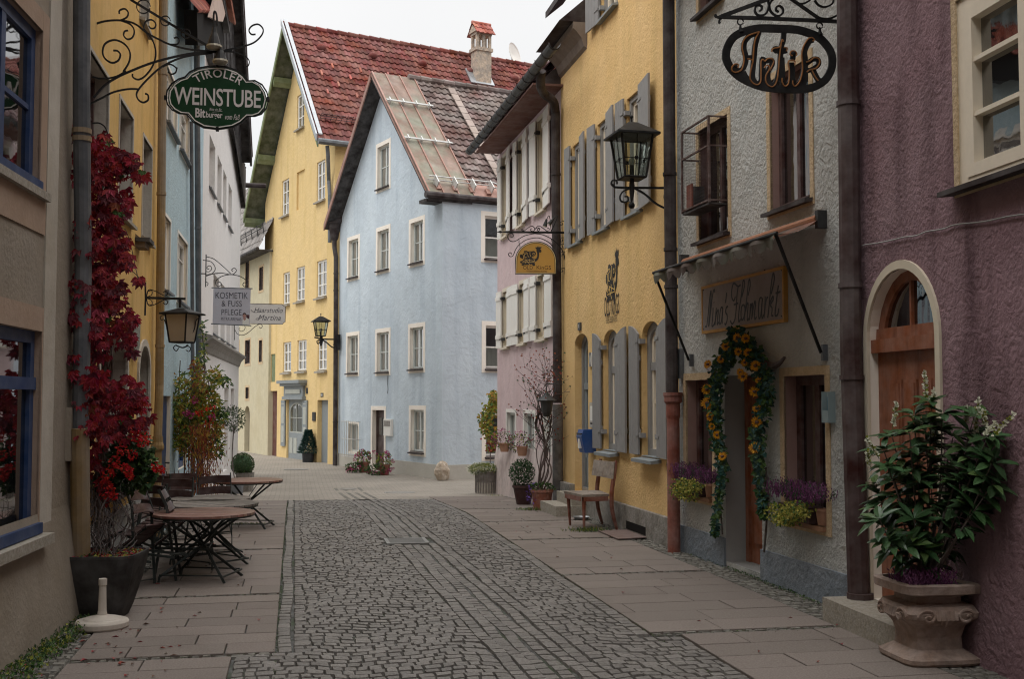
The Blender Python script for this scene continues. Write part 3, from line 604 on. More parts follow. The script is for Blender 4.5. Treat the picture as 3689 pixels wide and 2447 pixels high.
mb = MB().mat(YG); mb.wbox(W, nich[0], nich[1], nich[2], nich[3], -.12, -.07); mb.build('blind_window', None, b)
mb = MB().mat(mt('green_wood_light')); mb.wbox(W, nb_[0]+.02, nb_[1]-.02, nb_[2], nb_[3], -.1, -.03); mb.build('shutter', None, b)
mb = MB().mat(mt('dark_door')); mb.mat(M('red_brown_door', '#5c3021', rough=.7, var=.2)); mb.wbox(W, dA[0], dA[1], -.4, dA[3], -.15, -.1); mb.build('door', None, b, label='red brown wooden side door')
mb = MB().mat(mt('shop_grey')); mb.wbox(W, dB[0], dB[1], -.4, dB[3], -.22, -.17); mb.build('door', None, b, label='grey door in a deep doorway')
# shop front
mb = MB().mat(mt('shop_grey')); zc = W.px('c5', 250, 1140)[1]; zs = sh[3]
mb.wbox(W, sh[0]-.1, sh[1]+.12, zs, zc-.12, 0, .1); mb.wbox(W, sh[0]+.1, sh[1]-.1, zs+.35, zc-.35, .1, .12); mb.wbox(W, sh[0]-.16, sh[1]+.2, zs+.0, zs+.12, .0, .16); mb.wbox(W, sh[0]-.2, sh[1]+.26, zc-.12, zc-.02, 0, .24); mb.wbox(W, sh[0]-.3, sh[1]+.34, zc-.02, zc+.1, 0, .34)
mb.mat(M('panel_pale', '#a9aca4', rough=.6)); mb.wbox(W, sh[0]+.14, sh[1]-.14, zs+.4, zc-.42, .12, .13); mb.build('shop_cornice', None, b)
mb = MB().mat(mt('shop_grey')); q = (sh[0], sh[1], -.3, zs); a_ = (sh[0]+.12, sh[1]-.3, .7, zs-.12)
facade(mb, W, sh[0], sh[1], -.4, zs, [(a_[0], a_[1], a_[2], a_[3], .35, .06)], mt('shop_grey'), o=-.08); mb.mat(mt('panel_pale'))
for k in range(2): mb.wbox(W, sh[0]+.15+k*.5, sh[0]+.52+k*.5, -.1, .5, -.08, -.065)
sf = mb.build('shop_front', None, b); window(b, W, a_, mt('panel_pale'), dp=.13, fw=.045, mull=.035, bw=.025, rise=.35, rows=(.5,), cur=(1, CUR, .3))
for u_ in (W.px('c5', 228, 1400)[0], sh[1]-.02):
    mb = MB().mat(mt('shop_grey')); mb.wbox(W, u_, u_+.5, .15, zs-.02, .02, .06); mb.mat(mt('panel_pale'))
    for za_, zb_ in ((.3, .95), (1.05, 1.7), (1.8, zs-.15)): mb.wbox(W, u_+.09, u_+.41, za_, zb_, .06, .068)
    mb.build('shutter', None, b)
mb = MB().mat(mt('iron')); q = op(W, ('c5', 447, 1343), ('c5', 466, 1407)); mb.wbox(W, *q, .0, .04); mb.build('notice_box', None, b)
for x0, y0, x1, y1, tx in ((503, 1208, 520, 1236, '6'), (399, 1172, 411, 1213, '8')):
    mb = MB().mat(mt('iron_grey')); q = op(W, ('c5', x0, y0), ('c5', x1, y1)); mb.wbox(W, *q, 0, .02); mb.mat(mt('white_paint')); 
    if tx == '6': text(mb, tx, W, q[0]+.03, q[1]-.03, q[2]+.04, q[3]-.04, .025)
    mb.build('number_plate', None, b)
# roof
mb = MB().mat(mt('tile_red')); up_ = (P(um, zp)-P(Lw, zEr)); up_.normalize(); al = -W.n; nr = al.cross(up_); nr = nr if nr.z > 0 else -nr
tl = (uR0-um)*math.sqrt(1+sR*sR)
tiles(mb, P(uR0, zr_[1]+.0, FO), al, up_, nr, 26, tl, tw=.25, ch=.35, amp=.04, step=.045)
rf = mb.build('roof', None, b)
mb = MB().mat(mt('tile_red'))
for k in range(60): 
    c_ = P(um, pk[1]+.02, FO-.45*k); mb.tube([c_, c_-W.n*.47], [.13, .1], 8)
mb.build('ridge_cap', None, rf)
mb = MB().mat(mt('green_wood')); a = P(um, pk[1]-.14, FO-.04)
c1_, c2_ = P(uR0, zr_[1]-.14, FO-.04), P(uL0, zl[1]-.14, FO-.04)
mb.obox(a, c1_-a, -W.n*2.2, ZD*.1); mb.obox(a, c2_-a, -W.n*26, ZD*.1); mb.mat(mt('green_wood_light'))
mb.obox(a-ZD*.12, c2_-a, W.n*.05, ZD*.3); mb.obox(a-ZD*.12, c1_-a, W.n*.05, ZD*.2)
for f in (.22, .62, .97): q = a+(c2_-a)*f-ZD*.32; mb.obox(q+(c2_-a).normalized()*.0, -W.n*1.2, (c2_-a).normalized()*.22, ZD*.2)
q = a+(c1_-a)*.45-ZD*.3; mb.obox(q, -W.n*.8, (c1_-a).normalized()*-.18, ZD*.18); mb.build('eaves', None, b)
mb = MB().mat(mt('zinc_light')); mb.obox(a+ZD*.1+W.n*.05, c1_-a, W.n*.06+up_*0, ZD*.26); mb.obox(a+ZD*.34-W.n*.0, c1_-a, -W.n*.14, ZD*.04); mb.build('verge_flashing', None, b)
mb = MB().mat(mt('tile_red')); mb.quad(a+ZD*.16, c2_+ZD*.16, c2_-W.n*26+ZD*.16, a-W.n*26+ZD*.16); mb.build('roof_rear_slope', None, b)
mb = MB().mat(mt('zinc')); g0 = P(uR0+.08, zr_[1]-.06, FO); mb.tube([g0, g0-W.n*14], .11, 8); mb.build('gutter', None, b)
gd = P(Lw-.25, zr_[1]-.1, .1)
pipe(b, [P(uR0-.1, zr_[1]-.15, FO-.4), P(uR0-.15, zr_[1]-.5, FO-.45), P(Lw-.3, zr_[1]-1.3, .12), P(Lw-.25, zr_[1]-1.8, .1), P(Lw-.2, 7.6, .1)], .07, mt('zinc'))
# snow hooks, bell tiles, guard, chimney, dish
mb = MB().mat(mt('tile_orange')); o_ = P(uR0, zr_[1], FO)
for k in range(6):
    for j in range(4):
        q = o_+al*(.9+k*1.15+(j % 2)*.55)+up_*(2.6+j*.55)+nr*.09; mb.obox(q, al*.07, up_*.26, nr*.05)
mb.build('snow_hook', None, rf, kind='stuff')
mb = MB().mat(mt('tile_red'))
for k in range(7): q = o_+al*(1.3+k*2.15)+up_*(tl-1.2-.13*k*0)+nr*.06; mb = MB().mat(mt('tile_red')); mb.ball(q, .2, 8, 5, .7); mb.build('vent_tile', None, rf, smooth=True)
mb = MB().mat(mt('tile_maroon'))
for k in range(3): mb.tube([o_+al*.3+up_*1.1+nr*(.12+k*.1), o_+al*6+up_*1.1+nr*(.12+k*.1)], .015, 5)
for k in range(30): q = o_+al*(.3+k*.2)+up_*1.1; mb.tube([q+nr*.05, q+nr*.36], .012, 5)
mb.build('snow_guard', None, rf)
# chimney: find the slope point under its foot
def on_slope(c, x, y, o0, nn): r = ray(c, x, y); k = (o0-CAM).dot(nn)/r.dot(nn); return CAM+r*k
cb = on_slope('c4', 1618, 570, o_, nr); sc_ = cb.y/F0/math.cos(TH)*1.0; wch = 145/1.96*cb.y/F0
ztp = lambda y: H+(1438.8-y/1.96)*cb.y/F0
mb = MB().mat(mt('brick_worn')); rz = math.atan2(al.y, al.x); cc = Vector((cb.x, cb.y, 0))+Vector((al.x, al.y, 0))*.1
zz = [ztp(590)-.6, ztp(330), ztp(318), ztp(215), ztp(205)]
mb.box(cc+ZD*((zz[0]+zz[1])/2), wch*.82, wch*.62, zz[1]-zz[0], rz); mb.box(cc+ZD*(zz[1]+.05), wch*.95, wch*.75, .14, rz)
X = Vector((math.cos(rz), math.sin(rz), 0)); Y_ = Vector((-X.y, X.x, 0))
for sx_ in (-1, 0, 1):
    for sy_ in (-1, 1): mb.box(cc+X*sx_*wch*.34+Y_*sy_*wch*.24+ZD*((zz[1]+zz[3])/2), wch*.14, wch*.13, zz[3]-zz[1], rz)
mb.box(cc+ZD*(zz[3]+.06), wch*.86, wch*.66, .14, rz); ch_ = mb.build('chimney', None, rf)
mb = MB().mat(mt('tile_orange')); zt = ztp(122); hw = wch*.5
for s_ in (-1, 1):
    ed = cc+Y_*s_*hw+ZD*(zz[3]+.02); rd = cc+ZD*zt; tiles(mb, ed-X*hw*1.05, X, (rd-ed).normalized(), ((rd-ed).cross(X)*(1 if ((rd-ed).cross(X)).z > 0 else -1)).normalized(), hw*2.1, (rd-ed).length, tw=.2, ch=.28)
mb.tube([cc+ZD*zt-X*hw*1.05, cc+ZD*zt+X*hw*1.05], .07, 8); mb.mat(mt('brick_worn'))
for s_ in (-1, 1): mb.prism([cc+X*s_*hw*.9+Y_*hw*.8+ZD*(zz[3]+.1), cc+X*s_*hw*.9-Y_*hw*.8+ZD*(zz[3]+.1), cc+X*s_*hw*.9+ZD*(zt-.12)], X*.04*s_)
mb.build('chimney_roof', None, ch_)
mb = MB().mat(mt('zinc_light')); f0 = cb; mb.obox(f0-al*wch*.62-up_*.35+nr*.09, al*wch*1.3, up_*.9, nr*.05); mb.build('flashing', None, ch_)
dsh = Vector(((2.9), 0, 0)); dd = CAM+ray('c4', 1853, 385)*54; mb = MB().mat(mt('white_paint')); mb.lathe([(.02, 0), (.3, .03), (.5, .1), (.56, .15), (.5, .11), (.02, .02)], (0, 0, 0), 20)
M_ = Matrix.Translation(dd) @ Matrix.Rotation(rad(62), 4, 'Z') @ Matrix.Rotation(rad(78), 4, 'X'); mb.v = [M_ @ v for v in mb.v]; mb.mat(mt('iron_grey')); mb.tube([dd+Vector((0, .1, 0)), dd+Vector((0, .2, -1.6))], .04, 6)
mb.build('satellite_dish', None, None, smooth=False, label='white satellite dish rising behind the red roof ridge right of the chimney', cat='satellite dish')
# ---- light blue gabled house in the middle ----
W = W_bl; P = W.P; b = thing('house', P(4, -.3), 'pale blue gabled house with cream window surrounds and a copper edged brown tiled roof', 'house')
FO = .5; pk = W.px('D', 856, 168, FO); zrr = W.px('D', 988, 446, FO); zll = W.px('D', 748, 518, FO)
um = pk[0]; uR0, uL0 = zrr[0], zll[0]; sR = (pk[1]-zrr[1])/(uR0-um); sL = (pk[1]-zll[1])/(um-uL0); zp = pk[1]-.22; Lw = W.len
clips = [(sR, 1, zp+sR*um), (-sL, 1, zp-sL*um)]; zEr = zp-sR*(Lw-um); zEl = zp-sL*um
BL = mt('plaster_blue'); TR = mt('plaster_cream_trim'); sw = .13
def trim(c, x0, y0, x1, y1, c2=None, WW=None, s_=sw): q = op(WW or W, (c, x0, y0), (c2 or c, x1, y1)); return (q[0]+s_, q[1]-s_, q[2]+s_, q[3]-s_)
bw_ = [trim('c5', 690, 112, 776, 404), trim('c5', 893, 45, 993, 352), trim('c5', 1125, -15, 1236, 300), trim('c5', 682, 783, 773, 1090), trim('c5', 888, 758, 993, 1084), trim('c5', 1120, 722, 1238, 1064), trim('c4', 893, 1022, 995, 1328), trim('c5', 1125, 1296, 1243, 1662)]
small = trim('c5', 697, 1412, 768, 1640, s_=.06)
door = trim('c5', 857, 1300, 960, 1568); door = (door[0], door[1], -.3, door[3])
mb = MB(); facade(mb, W, 0, Lw, -.8, zp, [(*q, 0, .16, mt('plaster_cream_trim')) for q in bw_+[small]]+[(*door, 0, .22, mt('plaster_cream_trim'))], BL, clips=clips)
W2 = W_br; q0 = W2.px('c5', 1632, -80); q1 = W2.px('c5', 1632, 283); q2 = W2.px('c5', 1637, 698); q3 = W2.px('c5', 1637, 1065); q4 = W2.px('c5', 1637, 1322); q5 = W2.px('c6', 1560, 115)
ww = 1.35; rw = [(q0[0]+sw, q0[0]+sw+ww, q1[1]+sw, q0[1]-sw), (q2[0]+sw, q2[0]+sw+ww, q3[1]+sw, q2[1]-sw), (q4[0]+sw, q4[0]+sw+ww, q5[1]+sw, q4[1]-sw)]
facade(mb, W2, 0, W2.len, -.8, zEr, [(*q, 0, .16, TR) for q in rw], BL)
mb.mat(BL); mb.quad(P(0, -.8), P(0, zEl), P(0, zEl, -9), P(0, -.8, -9)); mb.quad(P(0, -.8, -9), P(Lw, -.8, -9), P(Lw, zEr, -9), P(0, zEl, -9)); mb.add([P(0, zEl, -9), P(Lw, zEr, -9), P(um, zp, -9)], [(0, 1, 2)])
mb.build('wall', None, b)
for i, q in enumerate(bw_): window(b, W, q, mt('grey_green_paint'), dp=.15, fw=.065, rows=(.5,), bw=.03, sur=(TR, sw), sill=(mt('dark_brown_metal'), .05, .1, .03), cur=((1, CUR, .34) if i in (3, 4, 5, 7) else (1, mt('curtain_ochre'), .3)), mull=.06)
for q in rw: window(b, W2, q, mt('white_paint'), dp=.15, fw=.07, rows=(.5,), cols=1, bw=.04, sur=(TR, sw), sill=(mt('dark_brown_metal'), .06, .1, .03), cur=(.5, CUR, 0))
window(b, W, small, mt('grey_green_paint'), dp=.15, fw=.05, rows=(), sur=(TR, .08), cur=(1, CUR, .3))
q = op(W, ('c5', 676, 1402), ('c5', 780, 1669)); mb = MB().mat(mt('galvanised'))
for k in range(9): u = q[0]+(q[1]-q[0])*k/8; mb.tube([W.P(u, q[2], .16), W.P(u, q[3], .16)], .011, 5)
for z in (q[2]+.03, q[2]+(q[3]-q[2])*.5, q[3]-.03):
    mb.tube([W.P(q[0], z, 0), W.P(q[0], z, .16), W.P(q[1], z, .16), W.P(q[1], z, 0)], .012, 5)
mb.build('window_grille', None, b)
mb = MB().mat(TR)
for a, c_ in ((door[0]-sw, door[0]), (door[1], door[1]+sw)): mb.wbox(W, a, c_, -.4, door[3], -.02, .012)
mb.wbox(W, door[0]-sw, door[1]+sw, door[3], door[3]+sw, -.02, .012); mb.build('door_surround', None, b)
mb = MB().mat(mt('dark_door')); mb.wbox(W, door[0], door[1], -.4, door[3], -.2, -.16); mb.wbox(W, door[0], door[0]+.09, -.3, door[3], -.16, -.12); mb.wbox(W, door[0]+.15, door[1]-.1, .1, .75, -.16, -.14); 
d_ = mb.build('door', None, b); mb = MB().mat(mt('pane_dark')); mb.wbox(W, door[0]+.2, (door[0]+door[1])/2-.03, .85, 1.4, -.16, -.15); mb.wbox(W, (door[0]+door[1])/2+.03, door[1]-.12, .85, 1.4, -.16, -.15); mb.build('pane', None, d_)
q = op(W, ('c5', 960, 1392), ('c5', 1012, 1513)); mb = MB().mat(mt('white_paint')); mb.wbox(W, q[0]+.03, q[1], q[2], q[3], .0, .09); mb.mat(mt('concrete_grey')); zm = (q[2]+q[3])/2
mb.wbox(W, q[0]+.06, q[1]-.03, zm+.04, zm+.06, .09, .1); mb.wbox(W, q[0]+.06, q[1]-.03, q[3]-.2, q[3]-.05, .088, .094); mb.build('letterbox', None, b)
mb = MB().mat(mt('plaster_blue_lower')); mb.wbox(W, -.0, door[0]-sw-.01, -.6, .12, -.01, .02); mb.wbox(W, door[1]+sw+.01, Lw+.02, -.6, .12, -.01, .02); mb.wbox(W_br, -.02, W_br.len, -.6, .12, -.01, .021); mb.build('plinth', None, b)
mb = MB().mat(mt('iron_grey')); q = W.px('c5', 980, 1085); mb.tube([W.P(q[0]+.1*math.sin(k*1.7)*.3, q[1]+.15-k*.12, .03) for k in range(7)], .008, 4); mb.build('cable', None, b)
# roof: copper strip along the verge then tiles
al = -W.n; a = P(um, pk[1], FO); c1_ = P(uR0, zrr[1], FO); c2_ = P(uL0, zll[1], FO); up_ = (a-c1_).normalized(); nr = al.cross(up_); nr = nr if nr.z > 0 else -nr; tl = (a-c1_).length
foot = W.px('D', 988, 446, FO); cw = 1.5
mb = MB().mat(mt('copper_sheet')); mb.obox(c1_, al*cw, up_*tl, nr*.05)
mb.mat(mt('copper_bright')); mb.obox(c1_-nr*.06-W.n*-.0, al*.05, up_*tl, nr*.14)
for k in (.33, .66, 1): mb.obox(c1_+al*(cw*k-.03)+nr*.05, al*.035, up_*tl, nr*.035)
rf = mb.build('copper_verge', None, b)
mb = MB().mat(mt('tile_brown')); tiles(mb, c1_+al*cw+up_*.75, al, up_, nr, 8.5, tl-.75, tw=.23, ch=.32, amp=.035, step=.045)
mb.mat(M('tile_pale', '#9b8b82', rough=.8, var=.2, island=.15)); 
for k in range(int((tl-.8)/.37)): mb.obox(c1_+al*(cw+1.1)+up_*(.8+k*.37)+nr*.075, al*.24, up_*.34, nr*.03)
mb.build('roof', None, b)
mb = MB().mat(mt('tile_brown'))
for k in range(20): q = a+al*(cw-.2+.42*k)+nr*.05; mb.tube([q, q+al*.45], [.12, .095], 8)
mb.build('ridge_cap', None, b)
mb = MB().mat(mt('copper_bright')); mb.obox(c1_-up_*.15+al*.1, al*10.5, up_*.95, nr*.03)
for k in range(18): mb.obox(c1_+up_*.15+al*(.3+k*.55)+nr*.03, al*.14, up_*.22, nr*.07)
mb.build('copper_eaves', None, b)
mb = MB().mat(mt('galvanised'))
def rail(s0, s1, a0, a1, z=.16): mb.tube([c1_+up_*s0+al*a0+nr*z, c1_+up_*s1+al*a1+nr*z], .022, 6)
for f in (.72, .4):
    s_ = tl*f; rail(s_, s_, .0, cw+.1); rail(s_+.07, s_+.07, .0, cw+.1, .14); [mb.obox(c1_+up_*(s_-.06)+al*x, al*.03, up_*.2, nr*.2) for x in (.1, .55, 1.0, 1.45)]
    mb.build('snow_rail', None, b); mb = MB().mat(mt('galvanised'))
for z in (.14, .27): rail(.5, .5, .1, 2.2, z); rail(.5, .28, 2.2, 2.5, z); rail(.28, .28, 2.5, 10, z)
[mb.obox(c1_+up_*.2+al*x, al*.03, up_*.35, nr*.3) for x in (.3, .9, 1.5, 2.1, 2.8, 3.5, 4.2, 4.9)]
mb.build('snow_guard', None, b)
mb = MB().mat(mt('copper_sheet')); mb.quad(a+nr*0, c2_, c2_+al*10, a+al*10); mb.build('roof_rear_slope', None, b)
mb = MB().mat(mt('dark_brown_wood')); dn = Vector((0, 0, -1))
mb.obox(a-ZD*.04, c2_-a, al*10, -ZD*.14); mb.obox(a-ZD*.12+al*.03, c1_-a, al*1.4, -ZD*.08); mb.mat(mt('copper_bright')); mb.obox(a-ZD*.0-al*.02, c2_-a, al*.04, -ZD*.22); mb.mat(mt('dark_brown_wood'))
for k in range(1, 7): q = a+(c2_-a)*k/6.5-ZD*.18; mb.obox(q, al*.9, (c2_-a).normalized()*.04, -ZD*.02)
mb.obox(P(uR0-.1, zrr[1]-.22, FO), al*11, W.d*-.5, ZD*.1)
mb.build('eaves', None, b)
mb = MB().mat(mt('dark_brown_metal')); g0 = P(uR0+.05, zrr[1]-.04, FO+.1); mb.tube([g0, g0+al*11], .1, 8); mb.build('gutter', None, b)
xb = W.px('c5', 578, 300, .0)
pp = lambda c, x, y: W.P(-.15, W.px(c, x, y)[1], .12)
mb = MB().mat(mt('dark_brown_metal')); q = W.P(-.12, W.px('c5', 575, 150)[1], .15); mb.lathe([(.09, 0), (.13, .1), (.15, .25), (.22, .5), (.22, .56), (.27, .58), (.27, .64)], q, 12, sq=4); mb.obox(q+ZD*.62-Vector((.2, .2, 0)), (.5, 0, 0), (0, .5, 0), (0, 0, .25)); mb.build('rainwater_hopper', None, b)
pipe(b, [q, q-ZD*.25, W.P(-.02, q.z-.6, .13), W.P(.02, 4.5, .13), W.P(.06, 1.0, .13), W.P(.06, -.3, .13)], .08, mt('dark_brown_metal'), clamps=(6.4, 5.8, 3.9, 1.2))
# ---- pink house with white shutters ----
W = W_pink; P = W.P; b = thing('house', P(3, -.2), 'pink plastered house with white wooden shutters and a long dark gutter', 'house')
TR = mt('cream_paint'); PK = mt('plaster_pink')
ul = lambda c, x, y=800: W.px(c, x, y)[0]
u3 = [op(W, ('d1', 222, 1160), ('d2', 258, 120)), op(W, ('d1', 333, 985), ('d2', 372, 20)), op(W, ('d1', 467, 860), ('d1', 520, 1500))]
z1 = W.px('d1', 470, 860)[1]; z0 = W.px('d1', 470, 1500)[1]; u3 = [(q[0], q[1], z0, z1) for q in u3]
u2 = [op(W, ('d2', 223, 470), ('d2', 262, 860)), op(W, ('d2', 341, 430), ('d2', 383, 850)), op(W, ('d2', 469, 385), ('d2', 530, 815))]
z1 = W.px('d2', 470, 385)[1]; z0 = W.px('d2', 470, 825)[1]; u2 = [(q[0], q[1], z0, z1) for q in u2]
gw = [op(W, ('d2', 248, 1345), ('d3', 292, 0)), op(W, ('d2', 370, 1355), ('d3', 420, 20))]
gw = [(q[0], q[1], W.px('d3', 300, 40)[1], W.px('d2', 370, 1352)[1]) for q in gw]
g3 = op(W, ('d2', 510, 1280), ('d2', 560, 1568)); g3 = (g3[0], min(g3[1], W.len-.2), .2, W.px('d2', 510, 1280)[1])
zt = W.px('d1', 400, 850)[1]-.05
mb = MB(); facade(mb, W, 0, W.len, -.5, zt, [(*q, 0, .15, TR) for q in u3+u2]+[(*q, 0, .13, mt('white_paint')) for q in gw+[g3]], PK); box_house(mb, W, 0, W.len, -.5, zt, 8, PK); mb.build('wall', None, b)
for q in u3+u2: window(b, W, q, mt('cream_frame'), dp=.13, fw=.07, rows=(.3, .65), sill=(TR, .06, .08, .06), cur=(1, CUR, .3), sur=(TR, .09))
for q in gw+[g3]: window(b, W, q, mt('grey_green_paint'), dp=.12, fw=.06, rows=(), sur=(mt('white_paint'), .08), cur=(.6, CUR, 0))
for i, (q, fl, fr, c_) in enumerate(((u3[0], 195, 292, 'd1'), (u3[1], 303, 410, 'd1'), (u3[2], 425, 568, 'd1'), (u2[0], 190, 294, 'd2'), (u2[1], 298, 420, 'd2'), (u2[2], 427, 578, 'd2'))):
    y_ = 1300 if c_ == 'd1' else 650
    shutter(b, W, q[0]-.02, (c_, fl, y_, 'L'), q[2]-.03, q[3]+.03, .5, mt('white_paint'), batten=mt('white_paint'), grooves=1, iron=mt('iron'))
    shutter(b, W, q[1]+.02, (c_, fr, y_, 'R'), q[2]-.03, q[3]+.03, .5, mt('white_paint'), batten=mt('white_paint'), grooves=1, iron=mt('iron'))
mb = MB().mat(mt('plaster_pink_worn')); mb.prism([P(0, -.5, 0), P(0, -.5, .12), P(0, .55, .07), P(0, .95, .004), P(0, .95, -.01)], W.d*W.len); mb.build('plinth', None, b)
# long eave and gutter shared along pink roof and the cove next door
GO = .62; ga = W.px('d1', 20, 1110, GO); gb = W.px('d1', 640, 225, GO)
zg = (ga[1]+W.px('d1', 330, 680, GO)[1])/2; uA = ga[0]; uB = gb[0]
mb = MB().mat(mt('soffit_brown')); mb.obox(P(uA+.1, zg-.0, GO-.02), W.d*(W.len-uA+.1), -W.n*(GO+.1)+ZD*(zt-zg-.02), ZD*.04); mb.build('soffit', None, b)
mb = MB().mat(mt('dark_brown_metal')); mb.prism([P(uA, zg+.03, GO-.1), P(uA, zg+.03, -4.), P(uA, zg+4.2, -4.)], W.d*(W.len-uA)); mb.mat(mt('tile_maroon')); nr_ = (W.n*4.2+ZD*3.9).normalized(); upv = (-W.n*3.9+ZD*4.2).normalized()
tiles(mb, P(uA, zg+.1, GO-.02), W.d, upv, nr_, W.len-uA, 5.5); mb.build('roof', None, b)
mb = MB().mat(mt('iron_grey')); n_ = 10; vs = []
prof = [(GO+.13+.1*math.cos(rad(a_)), zg+.07+.1*math.sin(rad(a_))) for a_ in range(180, 361, 20)]
L_ = uB-uA
for k in range(2):
    for o_, z_ in prof: vs.append(P(uA+L_*k, z_, o_))
m_ = len(prof); mb.add(vs, [(i, i+1, m_+i+1, m_+i) for i in range(m_-1)]); mb.add([P(uA+.001, z_, o_) for o_, z_ in prof], [tuple(range(m_))])
mb.mat(mt('dark_brown_metal'))
for k in range(17): u_ = uA+.25+k*(L_-.3)/16; mb.bar([P(u_, z_, o_+.0) for o_, z_ in [(GO+.13+.103*math.cos(rad(a_)), zg+.07+.103*math.sin(rad(a_))) for a_ in range(170, 371, 20)]], .014, .01, W.n.cross(ZD))
mb.build('gutter', None, b)
xs = [('d1', 490, 500, GO), ('d1', 485, 600, GO-.05), ('d1', 510, 660, .4), ('d1', 575, 715, .2), ('d1', 592, 800, .12), ('d1', 592, 1300, .12), ('d2', 602, 600, .12), ('d2', 605, 1280, .12)]
W = W_king; pts = [W_pink.P(*W_pink.px(c_, x, y, o_), o_) for c_, x, y, o_ in xs]; pf = W_pink.P(W_pink.px('d2', 605, 1280, .12)[0], 0, .12)
pipe(b, cat_rom(pts[:5], 4)+pts[5:], .085, mt('dark_brown_metal'), clamps=(6.3, 2.6), cm=mt('dark_brown_metal'))
pipe(b, [pts[-1]-ZD*.02, Vector((pts[-1].x+.0, pts[-1].y, gz(20)))], .1, M('worn_pipe', '#5b5652', rough=.6, var=.4, vs=4), 'downpipe_foot')
# ---- yellow hostel house ----
W = W_king; P = W.P; b = thing('house', P(3, 0), 'warm yellow house with grey plank shutters, arched ground floor openings and a stone plinth', 'house')
KY = mt('plaster_yellow')
zc0 = W.px('d1', 620, 545)[1]; uS = W.px('d1', 815, 300)[0]
up_w = [op(W, ('d1', 712, 1050), ('d2', 780, 130)), op(W, ('d1', 888, 885), ('d2', 970, 40)), op(W, ('d1', 1095, 680), ('d1', 1202, 1440))]
zt_ = sum(q[3] for q in up_w)/3; zb_ = W.px('d1', 1110, 1530)[1]+.02
up_w = [(q[0], q[1], zb_, zt_) for q in up_w]; top_w = op(W, ('d1', 915, -600), ('d1', 1030, 10)); top_w = (top_w[0], top_w[1], W.px('d1', 915, 150)[1], W.px('d1', 915, 150)[1]+1.5)
low_w = [op(W, ('d2', 930, 822), ('d2', 1035, 1568)), op(W, ('d2', 1200, 770), ('d2', 1330, 1568))]; zb_ = W.px('d3', 890, 42)[1]; zt_ = sum(q[3] for q in low_w)/2
low_w = [(q[0], q[1], zb_, zt_+.12) for q in low_w]; dr = op(W, ('d2', 725, 800), ('d2', 822, 1568)); dr = (dr[0], dr[1], .35, W.px('d2', 775, 800)[1]+.03)
mb = MB(); hs = [(*q, 0, .14) for q in up_w+[top_w]]+[(*q, .2, .2) for q in low_w]+[(*dr, .2, .25)]
facade(mb, W, 0, uS, -.3, zc0, [h for h in hs if h[1] < uS], KY); ztop_ = 13.
hh = [h for h in hs if h[0] > uS]; facade(mb, W, uS, W.len, -.3, ztop_, hh, KY)
mb.quad(P(uS, zc0), P(uS, ztop_), P(uS, ztop_, -8), P(uS, zc0, -8)); mb.quad(P(0, -.3), P(0, zc0), P(0, zc0, -8), P(0, -.3, -8)); mb.quad(P(W.len, -.3), P(W.len, ztop_), P(W.len, ztop_, -8), P(W.len, -.3, -8)); mb.quad(P(uS, ztop_), P(W.len, ztop_), P(W.len, ztop_, -8), P(uS, ztop_, -8)); mb.quad(P(0, -.3, -8), P(W.len, -.3, -8), P(W.len, ztop_, -8), P(0, ztop_, -8)); mb.quad(P(0, zc0), P(uS, zc0), P(uS, zc0, -8), P(0, zc0, -8))
mb.build('wall', None, b)
mb = MB().mat(mt('plaster_white')); pr = [(0, zc0-.05), (.05, zc0), (.1, zc0+.14), (.2, zc0+.26), (.25, zc0+.3), (.25, zc0+.42), (0, zc0+.42)]; mb.mat(M('cornice_taupe', '#7d6f62', rough=.9, var=.2)); mb.prism([P(0.02, z, o) for o, z in pr], W.d*(uS-.04)); mb.build('cove_cornice', None, b)
mb = MB().mat(mt('dark_brown_metal')); mb.prism([P(.02, zc0+.43, .5), P(.02, zc0+.43, -3.5), P(.02, zc0+4.0, -3.5)], W.d*(uS-.05)); mb.obox(P(-.1, zc0+1.15, .28), W.d*(uS+.1), -W.n*.35+ZD*.3, ZD*.12); mb.build('roof', None, b)
OG = mt('grey_paint')
for q in up_w+[top_w]: window(b, W, q, mt('cream_frame'), dp=.13, fw=.06, rows=(.3, .62), outer=(OG, .08), sill=(mt('shop_grey'), .05, .1, .04), cur=(1, CUR, .22))
for q in low_w: window(b, W, q, mt('cream_frame'), dp=.17, fw=.07, rows=(.4,), outer=(OG, .11), rise=.2, transom=(.7, .12, OG), sill=(mt('shop_grey'), .06, .16, .05), cur=(.95, CUR, .15))
dd_ = window(b, W, dr, mt('shop_grey'), dp=.22, fw=.12, rows=(.32, .52), cols=1, rise=.2, transom=(.68, .12), outer=(OG, .07), name='door', sill=None)
mb = MB().mat(mt('shop_grey')); mb.wbox(W, dr[0]+.1, dr[1]-.1, dr[2], dr[2]+.6, -.21, -.17); mb.build('door_panel', None, dd_)
for q, fl, fr, y_, c_ in ((up_w[0], 665, 817, 1300, 'd1'), (up_w[1], 833, 1030, 1200, 'd1'), (up_w[2], 1032, 1287, 900, 'd1'), (top_w, 832, None, 100, 'd1')):
    shutter(b, W, q[0]-.02, (c_, fl, y_, 'L'), q[2]-.02, q[3]+.02, .58, OG, grooves=4, iron=OG)
    if fr: shutter(b, W, q[1]+.02, (c_, fr, y_, 'R'), q[2]-.02, q[3]+.02, .58, OG, grooves=5, iron=OG)
for q, fl, fr in ((low_w[0], 875, 1105), (low_w[1], 1127, 1405)):
    shutter(b, W, q[0]-.02, ('d2', fl, 1200, 'L'), q[2]+.02, q[3]-.02, .62, OG, grooves=5, iron=OG, rise=.14)
    shutter(b, W, q[1]+.02, ('d2', fr, 1200, 'R'), q[2]+.02, q[3]-.02, .62, OG, grooves=6, iron=OG, rise=.14)
